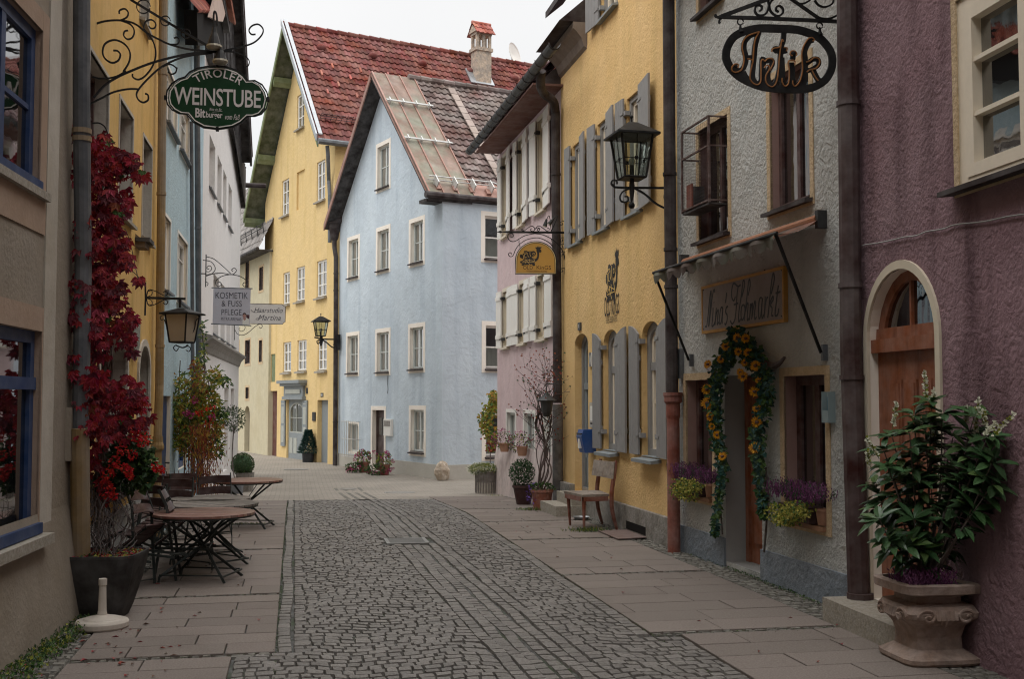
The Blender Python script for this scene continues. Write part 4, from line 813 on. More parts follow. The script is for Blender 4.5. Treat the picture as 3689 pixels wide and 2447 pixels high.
zp_ = W.px('d3', 1320, 490)[1]; mb = MB().mat(mt('plinth_stone')); mb.wbox(W, dr[1]+.02, W.len-.25, -.3, zp_, -.01, .07); mb.wbox(W, 0, dr[0]-.02, -.3, W.px('d3', 620, 250)[1], -.01, .1); mb.build('plinth', None, b)
mb = MB().mat(mt('dark_inside')); q = W.px('d3', 1060, 570); q2_ = W.px('d3', 1190, 600); mb.wbox(W, q[0], q2_[0], .04, .16, .05, .075); mb.build('cellar_vent', None, b)
mb = MB().mat(mt('stone_sill')); q = W.px('d3', 600, 430)[0]; mb.wbox(W, dr[0]-.1, dr[1]+.15, -.1, .17, 0, .62); mb.wbox(W, dr[0]-.05, dr[1]+.1, .17, .345, 0, .33); mb.build('doorstep', None, b)
u_ = W.px('d2', 1405, 900, .1)[0]
pipe(b, [P(W.px('d1', 1392, 100, .14)[0], 12, .14), P(W.px('d1', 1395, 960, .14)[0], 5, .14), P(W.px('d2', 1415, 1200, .14)[0], W.px('d2', 1415, 1205, .14)[1], .14)], .082, mt('dark_brown_metal'), clamps=(5.02, 4.0, 3.5))
mb = MB().mat(mt('terracotta_pipe')); q = P(W.px('d2', 1420, 1300, .14)[0], 0, .14); zt_ = W.px('d2', 1415, 1205, .14)[1]; mb.lathe([(.085, -.1), (.085, zt_-.35), (.095, zt_-.3), (.095, zt_-.15), (.12, zt_-.12), (.12, zt_-.06), (.13, zt_-.04), (.13, zt_)], q, 16); mb.build('downpipe_foot', None, b)
# painted turtle emblem and lettering on the wall
DK = M('painted_black', '#2b2723', rough=.9)
YL = M('painted_yellow', '#e3bf72', rough=.9)
TUR = dict(pack=[(700,1040),(640,1010),(628,960),(650,925),(700,910),(735,905),(725,870),(740,845),(800,840),(830,860),(880,850),(925,855),(975,845),(1015,870),(1028,910),(1010,955),(965,980),(900,990),(800,1010)],
  shell=[(690,1090),(720,1055),(790,1015),(860,1000),(910,985),(960,1005),(1000,1050),(1015,1100),(990,1130),(940,1165),(860,1190),(780,1190),(720,1175),(680,1150),(640,1140),(640,1100)],
  neck=[(1000,1050),(1040,1020),(1060,975),(1060,900),(1040,850),(1040,810),(1080,795),(1130,800),(1160,830),(1165,865),(1140,885),(1105,880),(1105,960),(1090,1030),(1060,1080),(1015,1115)],
  crown=[(1040,805),(1025,785),(1000,765),(1025,770),(1015,735),(1045,765),(1060,730),(1070,760),(1080,715),(1092,760),(1115,730),(1115,765),(1145,735),(1138,770),(1170,735),(1150,790),(1130,798)],
  foot1=[(680,1165),(740,1175),(745,1195),(715,1205),(680,1200),(670,1185)], foot2=[(930,1150),(985,1120),(1000,1160),(1008,1205),(985,1215),(945,1210),(935,1180)])
TLN = [[(650,925),(700,925),(720,970),(720,1040)], [(745,930),(820,905),(830,970),(860,1000)], [(745,930),(750,1000),(800,1005)], [(735,890),(800,885),(810,905)], [(880,860),(880,930),(900,985)], [(700,1110),(800,1060),(1000,1100)], [(690,1130),(850,1125),(985,1120)], [(770,1050),(880,1185)], [(790,1060),(770,1150)], [(860,1040),(880,1120)], [(930,990),(985,1060),(1010,1130)], [(950,900),(990,900),(990,940),(950,940),(950,900)]]
def emblem(mb, fn, n, dark, line, wd, o=.004):
    mb.mat(dark)
    for k, p in TUR.items(): v = [fn(x, y, 0) for x, y in p]; mb.prism(v, n*o)
    mb.mat(line)
    for p in TLN: mb.bar([fn(x, y, o*1.2) for x, y in p], wd, o, n)
ua_, za_ = W.px('d2', 950, 580); ub_, zb_ = W.px('d2', 1040, 195)
fn = lambda x, y, o: P(ua_+(x-628)/(1170-628)*(ub_-ua_), za_+(1215-y)/(1215-715)*(W.px('d2', 1000, 195)[1]-za_), .006+o)
mb = MB(); emblem(mb, fn, W.n, DK, YL, .014)
mb.mat(DK); q = op(W, ('d2', 938, 600), ('d2', 1043, 668)); zz_ = W.px('d2', 940, 672)[1]; text(mb, 'OLD KinGS', W, q[0], q[1], zz_, zz_+.33, .008); q = op(W, ('d2', 950, 685), ('d2', 1030, 720)); zz_ = W.px('d2', 952, 718)[1]; text(mb, 'FÜSSEN DESIGN HOSTEL', W, q[0], q[1], zz_, zz_+.13, .008)
mb.build('painted_emblem', None, b)
for x0, y0, x1, y1, m_, nm in ((757, 713, 775, 768, 'iron_grey', 'number_plate'), (837, 925, 858, 1022, 'white_paint', 'wall_plaque'), (842, 1275, 872, 1450, 'plaster_light', 'notice_box')):
    q = op(W, ('d2', x0, y0), ('d2', x1, y1)); z_ = W.px('d2', x0, y0)[1]; z2_ = W.px('d2', x0, y1)[1]; mb = MB().mat(mt(m_)); mb.wbox(W, q[0], q[1], z2_, z_, 0, .03); uc, zc_ = (q[0]+q[1])/2, (z_+z2_)/2
    if nm == 'number_plate': mb.mat(mt('white_paint')); text(mb, '2', W, q[0]+.04, q[1]-.04, z2_+.05, z_-.04, .034)
    elif nm == 'wall_plaque': mb.mat(DK); mb.bar([W.P(uc+.06*math.cos(a_/2.), zc_+.12*math.sin(a_/2.), .034) for a_ in range(13)], .02, .004, W.n, True)
    else: mb.mat(mt('white_paint')); mb.wbox(W, q[0]+.05, q[1]-.03, zc_-.1, z_-.06, .03, .034); mb.mat(DK); mb.wbox(W, q[0]+.06, q[1]-.08, z2_+.08, zc_-.16, .03, .034)
    mb.build(nm, None, b)
q = op(W, ('d2', 790, 1458), ('d3', 826, 58)); mb = MB().mat(M('letterbox_blue', '#1d4a8c', rough=.4)); z_ = W.px('d2', 800, 1460)[1]; z2_ = W.px('d3', 770, 50)[1]; uu = W.px('d2', 840, 1500)[0]
mb.prism([P(uu, z2_, 0), P(uu, z2_, .2), P(uu, z_-.12, .26), P(uu, z_, .22), P(uu, z_, 0)], W.d*.34); mb.mat(mt('white_paint')); mb.wbox(W, uu+.12, uu+.2, z_-.32, z_-.16, .2, .262); mb.mat(mt('iron')); mb.wbox(W, uu+.02, uu+.32, z_-.08, z_-.06, .2, .262)
mb.build('letterbox', None, None, label='blue metal letterbox on the yellow wall beside the arched door, above the wooden bench chair', cat='letterbox')
# ---- grey roughcast house ----
W = W_grey; P = W.P; b = thing('house', P(2, 0), 'grey roughcast house with sand coloured window surrounds, brown door and blue grey base', 'house')
GR = mt('plaster_grey'); SA = mt('plaster_sand')
U1 = op(W, ('d1', 1600, 790), ('d2', 1815, 60)); U1 = (U1[0], U1[1], W.px('d2', 1600, 140)[1], W.px('d1', 1810, 800)[1]); U2 = op(W, ('d4', 165, 600), ('d4', 455, 1340)); U2 = (U2[0], U2[1], W.px('d4', 160, 1500)[1], W.px('d4', 455, 395)[1])
U3 = op(W, ('d1', 1600, -400), ('d1', 1770, 0)); U3 = (U3[0], U3[1], W.px('d1', 1590, 125)[1], W.px('d1', 1590, 125)[1]+1.4)
L1 = op(W, ('d2', 1512, 1120), ('d2', 1700, 1568)); L2 = op(W, ('d5', 265, 1085), ('d5', 565, 1568)); L2 = (L2[0], L2[1], W.px('d6', 555, 560)[1], W.px('d5', 540, 1078)[1]); L1 = (L1[0], L1[1], L2[2]+.03, W.px('d2', 1520, 1120)[1])
DR = (W.px('D', 1674, 1000)[0], W.px('D', 1757, 1000)[0], .06, W.px('D', 1674, 868)[1])
mb = MB(); facade(mb, W, 0, W.len, -.3, 9.5, [(*q, 0, .16, mt('brown_varnish') if q is U1 else M('reveal_rose', '#a08078', rough=.8)) for q in (U1, U2, U3)]+[(*q, 0, .2, M('reveal_rose', '#a08078', rough=.8)) for q in (L1, L2)]+[(*DR, 0, .3, mt('plaster_grey_smooth'))], GR); box_house(mb, W, 0, W.len, -.3, 9.5, 8, GR); mb.build('wall', None, b)
mb = MB().mat(mt('plaster_grey_base')); zb0 = W.px('d6', 300, 760)[1]; mb.wbox(W, 0, DR[0]-.002, -.3, zb0, -.01, .03); mb.build('painted_base', None, b); mb = MB().mat(mt('plaster_grey_base')); mb.wbox(W, DR[1]+.002, W.len, -.3, zb0, -.01, .03); mb.build('painted_base', None, b)
for q in (U1, U2, U3): window(b, W, q, mt('brown_varnish'), dp=.15, fw=.07, rows=(), cols=2, sur=(SA, .08), sill=(mt('dark_brown_metal'), .05, .1, .06), cur=((.55, CUR, 0) if q is U2 else None), mull=.07, pane='pane_dark')
for q in (L1, L2): window(b, W, q, mt('brown_varnish'), dp=.19, fw=.1, rows=(), cols=2, sur=(SA, .09), cur=None, mull=.1, pane='pane_dark')
mb = MB().mat(mt('door_wood')); mb.wbox(W, DR[0]+.04, DR[1]-.04, DR[2], DR[3]-.02, -.32, -.27); mb.wbox(W, DR[0]+.03, DR[0]+.12, DR[2], DR[3]-.02, -.27, -.24); mb.wbox(W, DR[0]+.25, DR[1]-.25, .3, .9, -.27, -.25); mb.build('door', None, b)
mb = MB().mat(mt('stone_sill')); mb.wbox(W, DR[0], DR[1], -.1, .06, -.3, -.02); mb.build('doorstep', None, b)
PU = mt('dark_brown_metal'); w_ = W_purp
PX = lambda x, z: w_.P(w_.px('D', x, 900, .12)[0], z, .12)
pipe(b, [PX(1976, 9.6), PX(1968, 3.6), PX(1966, 2.4), PX(1976, .02)], .1, M('maroon_pipe', '#3a1b18', rough=.5, var=.3, vs=3, spec=.25), clamps=(4.75, 3.05, 2.2), bell=PX(1978, .05))
mb = MB().mat(mt('zinc')); q = op(W, ('e5', 170, 1060), ('e5', 222, 1445)); mb.wbox(W, .06, .2, W.px('e5', 200, 1445)[1], W.px('e5', 200, 1070)[1], 0, .06); mb.build('cable_duct', None, b)
# ---- purple house ----
W = W_purp; P = W.P; b = thing('house', P(3, 0), 'purple roughcast house with an arched wooden door and a large cream framed window', 'house')
PR = mt('plaster_purple'); oL = W.px('d5', 862, 800)[0]; oR = W.px('d5', 1348, 800)[0]; zA = W.px('d5', 1120, 325)[1]
D_ = (oL, oR, .2, zA, .62); Wn = op(W, ('d4', 1485, 0), ('d4', 1960, 1180)); Wn = (W.px('d4', 1500, 800)[0], W.px('d4', 1500, 800)[0]+1.75, W.px('d4', 1500, 1330)[1], W.px('d4', 1535, 20)[1]+.05)
mb = MB(); facade(mb, W, 0, W.len, -.3, 13, [(*D_, .14, mt('plaster_cream_trim')), (*Wn, 0, .12, mt('cream_paint'))], PR); box_house(mb, W, 0, W.len, -.3, 13, 8, PR); mb.build('wall', None, b)
mb = MB().mat(mt('cream_paint')); mb.bar([P(*p, .008) for p in [(oL-.03, 0.05)]+outline((oL-.03, oR+.03, .1, zA+.04, .64), 20)[1:-1]+[(oR+.03, .05)]], .075, .03, W.n); mb.build('door_band', None, b)
win = window(b, W, D_[:4], mt('door_wood'), dp=.14, fw=.09, rise=.62, rows=(), cols=2, transom=(.8, .2), name='door', mull=.03, pane='pane_dark')
mb = MB().mat(mt('door_wood')); zt_ = .2+(zA-.2)*.8-.1; mb.wbox(W, oL+.1, oR-.1, .2, zt_, -.12, -.085)
for a_, c_ in ((.2, .38), (.42, .6), (.64, .8)):
    for z_a, z_b in ((.12, .42), (.5, .88)): uu0 = oL+(oR-oL)*a_; uu1 = oL+(oR-oL)*c_; mb.wbox(W, uu0, uu1, .2+(zt_-.2)*z_a, .2+(zt_-.2)*z_b, -.085, -.07); mb.wbox(W, uu0+.03, uu1-.03, .2+(zt_-.2)*z_a+.03, .2+(zt_-.2)*z_b-.03, -.07, -.06)
mb.wbox(W, oL+.004, oR-.004, zt_-.02, zt_+.1, -.13, -.02); mb.build('door_leaf', None, win)
win = window(b, W, Wn, mt('cream_frame'), dp=.1, fw=.1, outer=(mt('cream_frame'), .1), rows=(.36, .68), cols=2, bw=.035, mull=.16, pane='pane_dark', sur=(mt('plaster_sand'), .07), sill=(mt('dark_brown_metal'), .05, .14, .1), fd=.1)
mb = MB().mat(mt('stone_sill')); q = gnd('d6', 650, 1250); u0 = W.px('d6', 700, 1180)[0]
mb.wbox(W, oL-.14, W.px('D', 2105, 1450, .3)[0], -.1, .2, 0, .42); mb.build('doorstep', None, b)
mb = MB().mat(mt('plaster_grey_smooth')); pts = pxs(W, 'd5', [(780, 180), (840, 160), (900, 152), (970, 140), (1050, 122), (1120, 105), (1200, 95), (1270, 68), (1330, 58), (1400, 45), (1450, 25), (1520, 12), (1600, 5), (1700, -8), (1850, -40), (2000, -62), (2150, -95)], .02); mb.tube(cat_rom(pts, 4), .006, 5); mb.build('cable', None, b)
# ---- unseen house added behind the viewer to darken the foreground ----
Wb_ = Wall(xy(-9, -4.0), xy(-9, 4.9))
b = thing('house', Wb_.P(4, 0), 'plain grey house closing the lane behind the viewer', 'house'); Wb = Wall(xy(-9, -4.0), xy(-9, 4.9)); mb = MB(); facade(mb, Wb, 0, Wb.len, -.3, 13, [(1.5, 2.5, 1, 2.5, 0), (4, 5, 1, 2.5, 0), (4, 5, 4, 5.5, 0)], mt('plaster_beige')); box_house(mb, Wb, 0, Wb.len, -.3, 13, 6, mt('plaster_beige')); mb.build('wall', None, b)

# unseen eaves added on the near houses to keep sky light off the foreground
for W, name_, z, u0, u1, o in ((W_beige, 'plaster_beige', 7.6, 0, W_beige.len, .8), (W_purp, 'plaster_purple', 7.4, 0, W_purp.len, .8), (W_grey, 'plaster_grey', 8.0, 0, W_grey.len, .6)):
    own = [h for h in sc.objects if h.name.startswith('house') and {'plaster_beige': 'beige grey', 'plaster_purple': 'purple rough', 'plaster_grey': 'grey rough'}[name_] in h.get('label', '')][0]
    mb = MB().mat(mt('dark_brown_wood')); mb.obox(W.P(u0, z, 0), W.d*(u1-u0), W.n*o, ZD*.15); mb.mat(mt('tile_maroon')); mb.obox(W.P(u0, z+.16, o+.05), W.d*(u1-u0), -W.n*5+ZD*4.6, ZD*.1); mb.build('eaves', None, own)
# ================= GROUND =================
G_JOINT = M('joint_soil', '#2b2a23', rough=1, var=.4, vs=8, stain='#2f4417', ss=(1.6, 1.6, 1.6), sa=.8)
M('slab_granite', '#786c63', rough=.82, var=.25, vs=60, island=.09, det=6, bump=.003, bs=90, stain='#5f544e', ss=(.7, .7, .7), sa=.35)
M('cobble_granite', '#6a645d', rough=.6, var=.3, vs=45, island=.16, bump=.006, bs=45, spec=.2)
M('cobble_small', '#6a665c', rough=.9, var=.3, vs=20, island=.25, bump=.006, bs=30)
ys = [-60, 0, 8, 14, 20, 24, 28, 36, 50, 80, 300]; mb = MB().mat(G_JOINT); vs = []
for y in ys: vs += [(-400, y, gz(y)-.03), (400, y, gz(y)-.03)]
mb.add(vs, [(2*i, 2*i+1, 2*i+3, 2*i+2) for i in range(len(ys)-1)]); mb.build('ground', None, None, kind='structure')
def stone(mb, c4, z, bev, h, jit=.0, tz=.003):
    """c4: four (s,t) corners"""
    cs = sum(p[0] for p in c4)/4; ct = sum(p[1] for p in c4)/4; lo, hi = [], []
    for s_, t_ in c4:
        ds, dt = s_-cs, t_-ct; L_ = math.hypot(ds, dt) or 1; k = max(0, (L_-bev*1.3)/L_)
        lo.append(st(s_, t_, z-h)); hi.append(st(cs+ds*k, ct+dt*k, z+R.uniform(-tz, tz)))
    mb.add(lo+hi, [(4, 5, 6, 7), (0, 1, 5, 4), (1, 2, 6, 5), (2, 3, 7, 6), (3, 0, 4, 7)])
def dome_stone(mb, c4, z, bev, h, dome=.006):
    cs = sum(p[0] for p in c4)/4; ct = sum(p[1] for p in c4)/4; lo, hi, mid = [], [], []
    pts = []
    for i in range(4):
        a, b_ = c4[i], c4[(i+1) % 4]; pts += [a, ((a[0]+b_[0])/2+R.uniform(-.003, .003), (a[1]+b_[1])/2+R.uniform(-.003, .003))]
    tx, ty = R.uniform(-.03, .03), R.uniform(-.03, .03)
    for i, (s_, t_) in enumerate(pts):
        ds, dt = s_-cs, t_-ct; L_ = math.hypot(ds, dt) or 1; k = max(.2, (L_-bev*(1.7 if i % 2 == 0 else 1))/L_)
        lo.append(st(s_, t_, z-h)); hi.append(st(cs+ds*k, ct+dt*k, z-dome*.35+ds*tx+dt*ty+R.uniform(-.002, .002)))
    c_ = st(cs, ct, z+dome*.5); o = lo+hi+[c_]
    mb.add(o, [(i, (i+1) % 8, 8+(i+1) % 8, 8+i) for i in range(8)]+[(8+i, 8+(i+1) % 8, 16) for i in range(8)])
TL, TR_ = -.12, 3.0; S0, S1 = 5.2, 24.7
grate = (15.72, 16.35, 1.27, 1.86)
mb = MB().mat(mt('cobble_granite'))
# longitudinal border courses and drain courses
def long_course(t0, t1, s0=S0, s1=S1, skip=None):
    s_ = s0+R.uniform(0, .1)
    while s_ < s1:
        l_ = R.uniform(.11, .19); e_ = min(s_+l_, s1)
        if not (skip and skip(s_, e_)):
            g = .004; j = lambda: R.uniform(-.006, .006); w1 = .012*math.sin(s_*1.7+t0*3); w2 = .012*math.sin(e_*1.7+t0*3)
            dome_stone(mb, [(s_+g+j(), t0+g+w1+j()), (e_-g+j(), t0+g+w2+j()), (e_-g+j(), t1-g+w2+j()), (s_+g+j(), t1-g+w1+j())], -.012*0, .007, .035)
        s_ = e_
def tc_(s_): return 1.92-.026*(s_-8)   # the drain courses wander slowly to the left
nc = 6; cw_ = .118
for k in range(nc):
    s_ = S0
    while s_ < S1:
        l_ = R.uniform(.11, .2); e_ = min(s_+l_, S1); g = .004; j = lambda: R.uniform(-.006, .006)
        wk = lambda q_: .009*math.sin(q_*2.3+k*1.9)+.006*math.sin(q_*5.1+k); a0 = tc_(s_)-nc*cw_/2+k*cw_+wk(s_); a1 = tc_(e_)-nc*cw_/2+k*cw_+wk(e_)
        if not (grate[0]-.12 < s_ < grate[1]+.04 and a0+cw_ > grate[2]-.05 and a0 < grate[3]+.05):
            dip = -.02*math.exp(-((k-2.5)/1.2)**2)
            dome_stone(mb, [(s_+g+j(), a0+g+j()), (e_-g+j(), a1+g+j()), (e_-g+j(), a1+cw_-g+j()), (s_+g+j(), a0+cw_-g+j())], dip, .007, .035)
        s_ = e_
long_course(TL, TL+.12, s0=9.13); long_course(TR_-.13, TR_, s0=9.3)
def wave(t, side):   # segmental arcs across the lane
    return .06*math.sin(t*4.6+side*1.3)+.02*math.sin(t*11+1)
for side, (ta, tb) in enumerate(((TL+.13, None), (None, TR_-.13))):
    s_ = S0-.2
    while s_ < S1+.1:
        rh = R.uniform(.105, .135); sc0 = s_
        nr_ = s_+.06 < 9.13; lo = (-.44 if nr_ else ta) if ta is not None else tc_(s_)+nc*cw_/2; hi = (3.23 if s_+.06 < 9.28 else tb) if tb is not None else tc_(s_)-nc*cw_/2
        t_ = lo; ph = .5*math.sin(s_*.9)
        while t_ < hi-.02:
            w_ = R.uniform(.085, .15); e_ = min(t_+w_, hi)
            if hi-e_ < .05: e_ = hi
            g = .003; j = lambda: R.uniform(-.007, .007); wa, wb = wave(t_+ph, side), wave(e_+ph, side)
            q = [(s_+g+wa+j(), t_+g+j()), (s_+g+wb+j(), e_-g+j()), (s_+rh-g+wb+j(), e_-g+j()), (s_+rh-g+wa+j(), t_+g+j())]
            cs = sum(p[0] for p in q)/4; ct = sum(p[1] for p in q)/4
            if S0 < cs < S1 and not (grate[0]-.06 < cs < grate[1]+.06 and grate[2]-.05 < ct < grate[3]+.05):
                dome_stone(mb, [(min(max(a_, S0), S1), b_) for a_, b_ in q], R.uniform(-.005, .004), .007, .035)
            t_ = e_
        s_ += rh
mb.build('cobbled_road', None, None, kind='structure')
# slabs
def slab_zone(name, T0, T1, strips, nrow, near, s_end, wall_t, sgn):
    mb = MB().mat(mt('slab_granite')); sm = MB().mat(mt('cobble_small'))
    def small(s_a, s_b, t_a, t_b, w_=.09):
        t_ = t_a
        while t_ < t_b:
            e_ = min(t_+R.uniform(.07, .14), t_b); s_ = s_a; n_ = max(1, round((s_b-s_a)/w_))
            for k in range(n_):
                x0, x1 = s_a+(s_b-s_a)*k/n_, s_a+(s_b-s_a)*(k+1)/n_; g = .007; j = lambda: R.uniform(-.006, .006)
                stone(sm, [(x0+g+j(), t_+g+j()), (x0+g+j(), e_-g+j()), (x1-g+j(), e_-g+j()), (x1-g+j(), t_+g+j())], -.004+R.uniform(-.006, .004), .01, .03)
            t_ = e_
    for a_, b_ in zip(strips, strips[1:]):
        t0, t1 = (T0, near) if (sgn > 0 and b_ < 9.3) else ((near, T1) if (sgn < 0 and b_ < 9.3) else (T0, T1))
        small(a_, a_+.11, t0, t1, .055)
        n_ = nrow; h_ = (b_-a_-.11)/n_
        for k in range(n_):
            x0 = a_+.11+k*h_; x1 = x0+h_; t_ = t0-(0 if k % 2 else R.uniform(.3, .6))
            while t_ < t1:
                e_ = t_+R.choice((.75, .9, 1.0, 1.15)); g = .006; ta, tb = max(t_, t0), min(e_, t1)
                if t1-tb < .25: tb = t1; e_ = t1
                if tb-ta > .05:
                    z_ = R.uniform(-.003, .002); c4 = [(x0+g, ta+g), (x0+g, tb-g), (x1-g, tb-g), (x1-g, ta+g)]
                    lo = [st(a, b_2, z_-.04) for a, b_2 in c4]; mi = [st(a, b_2, z_-.004) for a, b_2 in c4]; hi_ = [st(a+(.004 if a < (x0+x1)/2 else -.004), b_2+(.004 if b_2 < (ta+tb)/2 else -.004), z_) for a, b_2 in c4]
                    mb.add(lo+mi+hi_, [(8, 9, 10, 11)]+[(i, (i+1) % 4, 4+(i+1) % 4, 4+i) for i in range(4)]+[(4+i, 4+(i+1) % 4, 8+(i+1) % 4, 8+i) for i in range(4)])
                t_ = e_
    s_ = strips[0]; t0, t1 = T0, T1
    while s_ < strips[-1]:
        a_, b_ = (wall_t, t0) if wall_t < t0 else (t1, wall_t); small(s_, s_+.1, a_, b_, .1); s_ += .1
    mb.build(name, None, None, kind='structure'); sm.build(name.replace('slabs', 'setts'), None, None, kind='structure')
slab_zone('pavement_slabs_left', -1.68, TL-.01, [3.9, 6.5, 9.13, 11.9, 15.45, 18.6, 21.7, 24.75], 7, -.46, 0, -2.12, 1)
slab_zone('pavement_slabs_right', TR_+.01, 4.72, [3.0, 6.2, 9.27, 12.55, 15.8, 18.2, 20.8, 23.2, 25.6], 7, 3.25, 0, 5.2, -1)
# pale paving beyond the cobbles
m = bpy.data.materials.new('pale_paving'); m.use_nodes = True; n, l = m.node_tree.nodes, m.node_tree.links; b_ = n['Principled BSDF']; b_.inputs['Roughness'].default_value = .85
co = n.new('ShaderNodeTexCoord'); mp = n.new('ShaderNodeMapping'); mp.inputs['Rotation'].default_value = (0, 0, -A0); l.new(co.outputs['Object'], mp.inputs[0])
ns = n.new('ShaderNodeTexNoise'); ns.inputs['Scale'].default_value = 2.; l.new(mp.outputs[0], ns.inputs[0]); vm = n.new('ShaderNodeMix'); vm.data_type = 'RGBA'; vm.blend_type = 'LINEAR_LIGHT'; vm.inputs[0].default_value = .03; l.new(mp.outputs[0], vm.inputs[6]); l.new(ns.outputs[1], vm.inputs[7])
br = n.new('ShaderNodeTexBrick'); br.inputs['Scale'].default_value = 1; br.inputs['Brick Width'].default_value = .22; br.inputs['Row Height'].default_value = .14; br.inputs['Mortar Size'].default_value = .012; br.inputs['Mortar Smooth'].default_value = .3
br.inputs['Color1'].default_value = (*C('#a39a8e'), 1); br.inputs['Color2'].default_value = (*C('#989085'), 1); br.inputs['Mortar'].default_value = (*C('#8a8378'), 1); l.new(vm.outputs[2], br.inputs[0])
n2 = n.new('ShaderNodeTexNoise'); n2.inputs['Scale'].default_value = .5; n2.inputs['Detail'].default_value = 5; l.new(co.outputs['Object'], n2.inputs[0]); cr_ = n.new('ShaderNodeMapRange'); l.new(n2.outputs[0], cr_.inputs[0]); cr_.inputs[1].default_value = .3; cr_.inputs[2].default_value = .7; cr_.inputs[3].default_value = .72; cr_.inputs[4].default_value = 1.0
mx = n.new('ShaderNodeMix'); mx.data_type = 'RGBA'; mx.blend_type = 'MULTIPLY'; mx.inputs[0].default_value = 1; l.new(br.outputs[0], mx.inputs[6]); l.new(cr_.outputs[0], mx.inputs[7]); l.new(mx.outputs[2], b_.inputs['Base Color'])
bp = n.new('ShaderNodeBump'); bp.inputs['Distance'].default_value = .01; bp.invert = True; l.new(br.outputs[1], bp.inputs['Height']); l.new(bp.outputs[0], b_.inputs['Normal']); MATS['pale_paving'] = m
mb = MB().mat(m); vs = []; yy = [24.0, 26, 28, 32, 40, 60]
rows_ = [(24.72, 24.75, 25.2)]
def strip(s0, s1, t0, t1, z=0, nn=8):
    v = [];
    for k in range(nn+1): s_ = s0+(s1-s0)*k/nn; v += [st(s_, t0, z), st(s_, t1, z)]
    mb.add(v, [(2*i, 2*i+1, 2*i+3, 2*i+2) for i in range(nn)])
strip(24.74, 34, -2.2, TR_+.0, -.004, 24); strip(25.62, 34, TR_, 12, -.004, 18); strip(34, 75, -14, 12, -.004, 6)
mb.build('pale_square', None, None, kind='structure')
# longitudinal lines of setts continuing in the square
mb = MB().mat(mt('cobble_small'))
for k in (0, 1, 2, 3):
    s_ = 24.8
    while s_ < 29.5: t_ = tc_(s_)-.35+k*.2; stone(mb, [(s_+.01, t_), (s_+.16, t_), (s_+.16, t_+.09), (s_+.01, t_+.09)], .001, .01, .01); s_ += .18
mb.build('drain_setts', None, None, kind='structure')
# drain grate
mb = MB().mat(M('cast_iron', '#83817d', rough=.5, metal=.5, var=.2)); s0, s1, t0, t1 = grate
for k in range(9): a_ = s0+.05+(s1-s0-.1)*k/8; mb.obox(st(a_-.02, t0+.05, -.02), TD*(t1-t0-.1), SD*.035, ZD*.022)
for a_ in (t0, t1-.05): mb.obox(st(s0, a_, -.03), TD*.05, SD*(s1-s0), ZD*.036)
for a_ in (s0, s1-.05): mb.obox(st(a_, t0+.051, -.03), TD*(t1-t0-.102), SD*.05, ZD*.035)
mb.build('drain_grate', None, None, label='rectangular iron drain grate in the middle of the cobbled lane', cat='drain grate')
for i, (c_, x, y, w_, lb) in enumerate((('c6', 310, 170, 165, 'round manhole cover in the pale paving near the yellow gabled house'), ('c6', 655, 301, 115, 'small manhole cover at the end of the drain setts'), ('c6', 1000, 326, 205, 'broad manhole cover just beyond the right end of the cobbles'))):
    p = gnd(c_, x, y); r_ = w_/1.851/F0*p.y/2; mb = MB().mat(mt('concrete_grey')); mb.lathe([(r_*.86, -.01), (r_*.86, .009), (.01, .009)], p, 24); mb.mat(mt('cast_iron')); mb.lathe([(r_, -.02), (r_, .006), (r_*.88, .006), (r_*.88, -.01)], p, 24)
    mb.build('manhole_cover', None, None, label=lb, cat='manhole cover', group='manhole covers')
mb = MB().mat(mt('slab_granite')); p = gnd('d3', 1020, 610); mb.mat(M('hatch_plate', '#715c55', rough=.6, var=.2, vs=8)); q = [gnd('d3', x, y) for x, y in ((840, 588), (975, 645), (1185, 633), (1060, 582))]; mb.prism([v+ZD*.012 for v in q], ZD*.012); mb.build('cellar_hatch', None, None, label='flat brown metal hatch plate on the pavement right of the bench chair', cat='hatch')
# ================= SIGNS, LAMPS, AWNING =================
IR = M('black_iron', '#060505', rough=.55, spec=.12, var=.1)
def sp(s_, t0=-3, t1=3): return Wall(xy(s_, t0), xy(s_, t1))   # plane across the lane
# ---- green wine bar sign on its scrolled bracket ----
ws = sp(11.9, -2.6, 2); n = ws.n; K = 'c1'
b = thing('hanging_sign', ws.P(*ws.px(K, 1530, 690)), 'green shaped enamel sign reading TIROLER WEINSTUBE on a black scrolled iron bracket', 'sign')
outl = [(1185,690),(1192,640),(1225,592),(1270,562),(1315,548),(1345,515),(1400,488),(1470,476),(1530,473),(1600,480),(1670,503),(1715,535),(1745,575),(1790,572),(1840,600),(1872,650),(1885,700),(1870,760),(1835,800),(1790,815),(1748,815),(1700,860),(1640,890),(1540,905),(1440,893),(1370,855),(1325,800),(1270,795),(1225,770),(1195,735)]
sc2 = lambda pts, k: [(1535+(x-1535)*k, 690+(y-690)*k) for x, y in pts]
mb = MB().mat(M('sign_green', '#0b3a1c', rough=.5, var=.06, spec=.08)); fr = pxs(ws, K, outl, .02); mb.prism(fr, -n*.04); mb.build('sign_board', None, b)
mb = MB().mat(mt('white_paint')); mb.bar(pxs(ws, K, sc2(outl, .965), .0225), .011, .003, n, True); mb.build('border_line', None, b)
mb = MB().mat(IR); mb.bar(pxs(ws, K, sc2(outl, 1.035), 0), .012, .03, n, True)
for x, y in ((1170, 690), (1893, 700), (1535, 912)): a, z = ws.px(K, x, y); mb.wbox(ws, a-.015, a+.015, z-.02, z+.02, -.02, .03)
mb.build('sign_frame', None, b)
WH = M('letter_white', '#dcd6d2', rough=.5, var=.04)
mb = MB().mat(WH)
q0, q1 = ws.px(K, 1228, 738), ws.px(K, 1843, 643); text(mb, 'WEINSTUBE', ws, q0[0], q1[0], q0[1], q1[1], .024, bold=.012, spacing=.95)
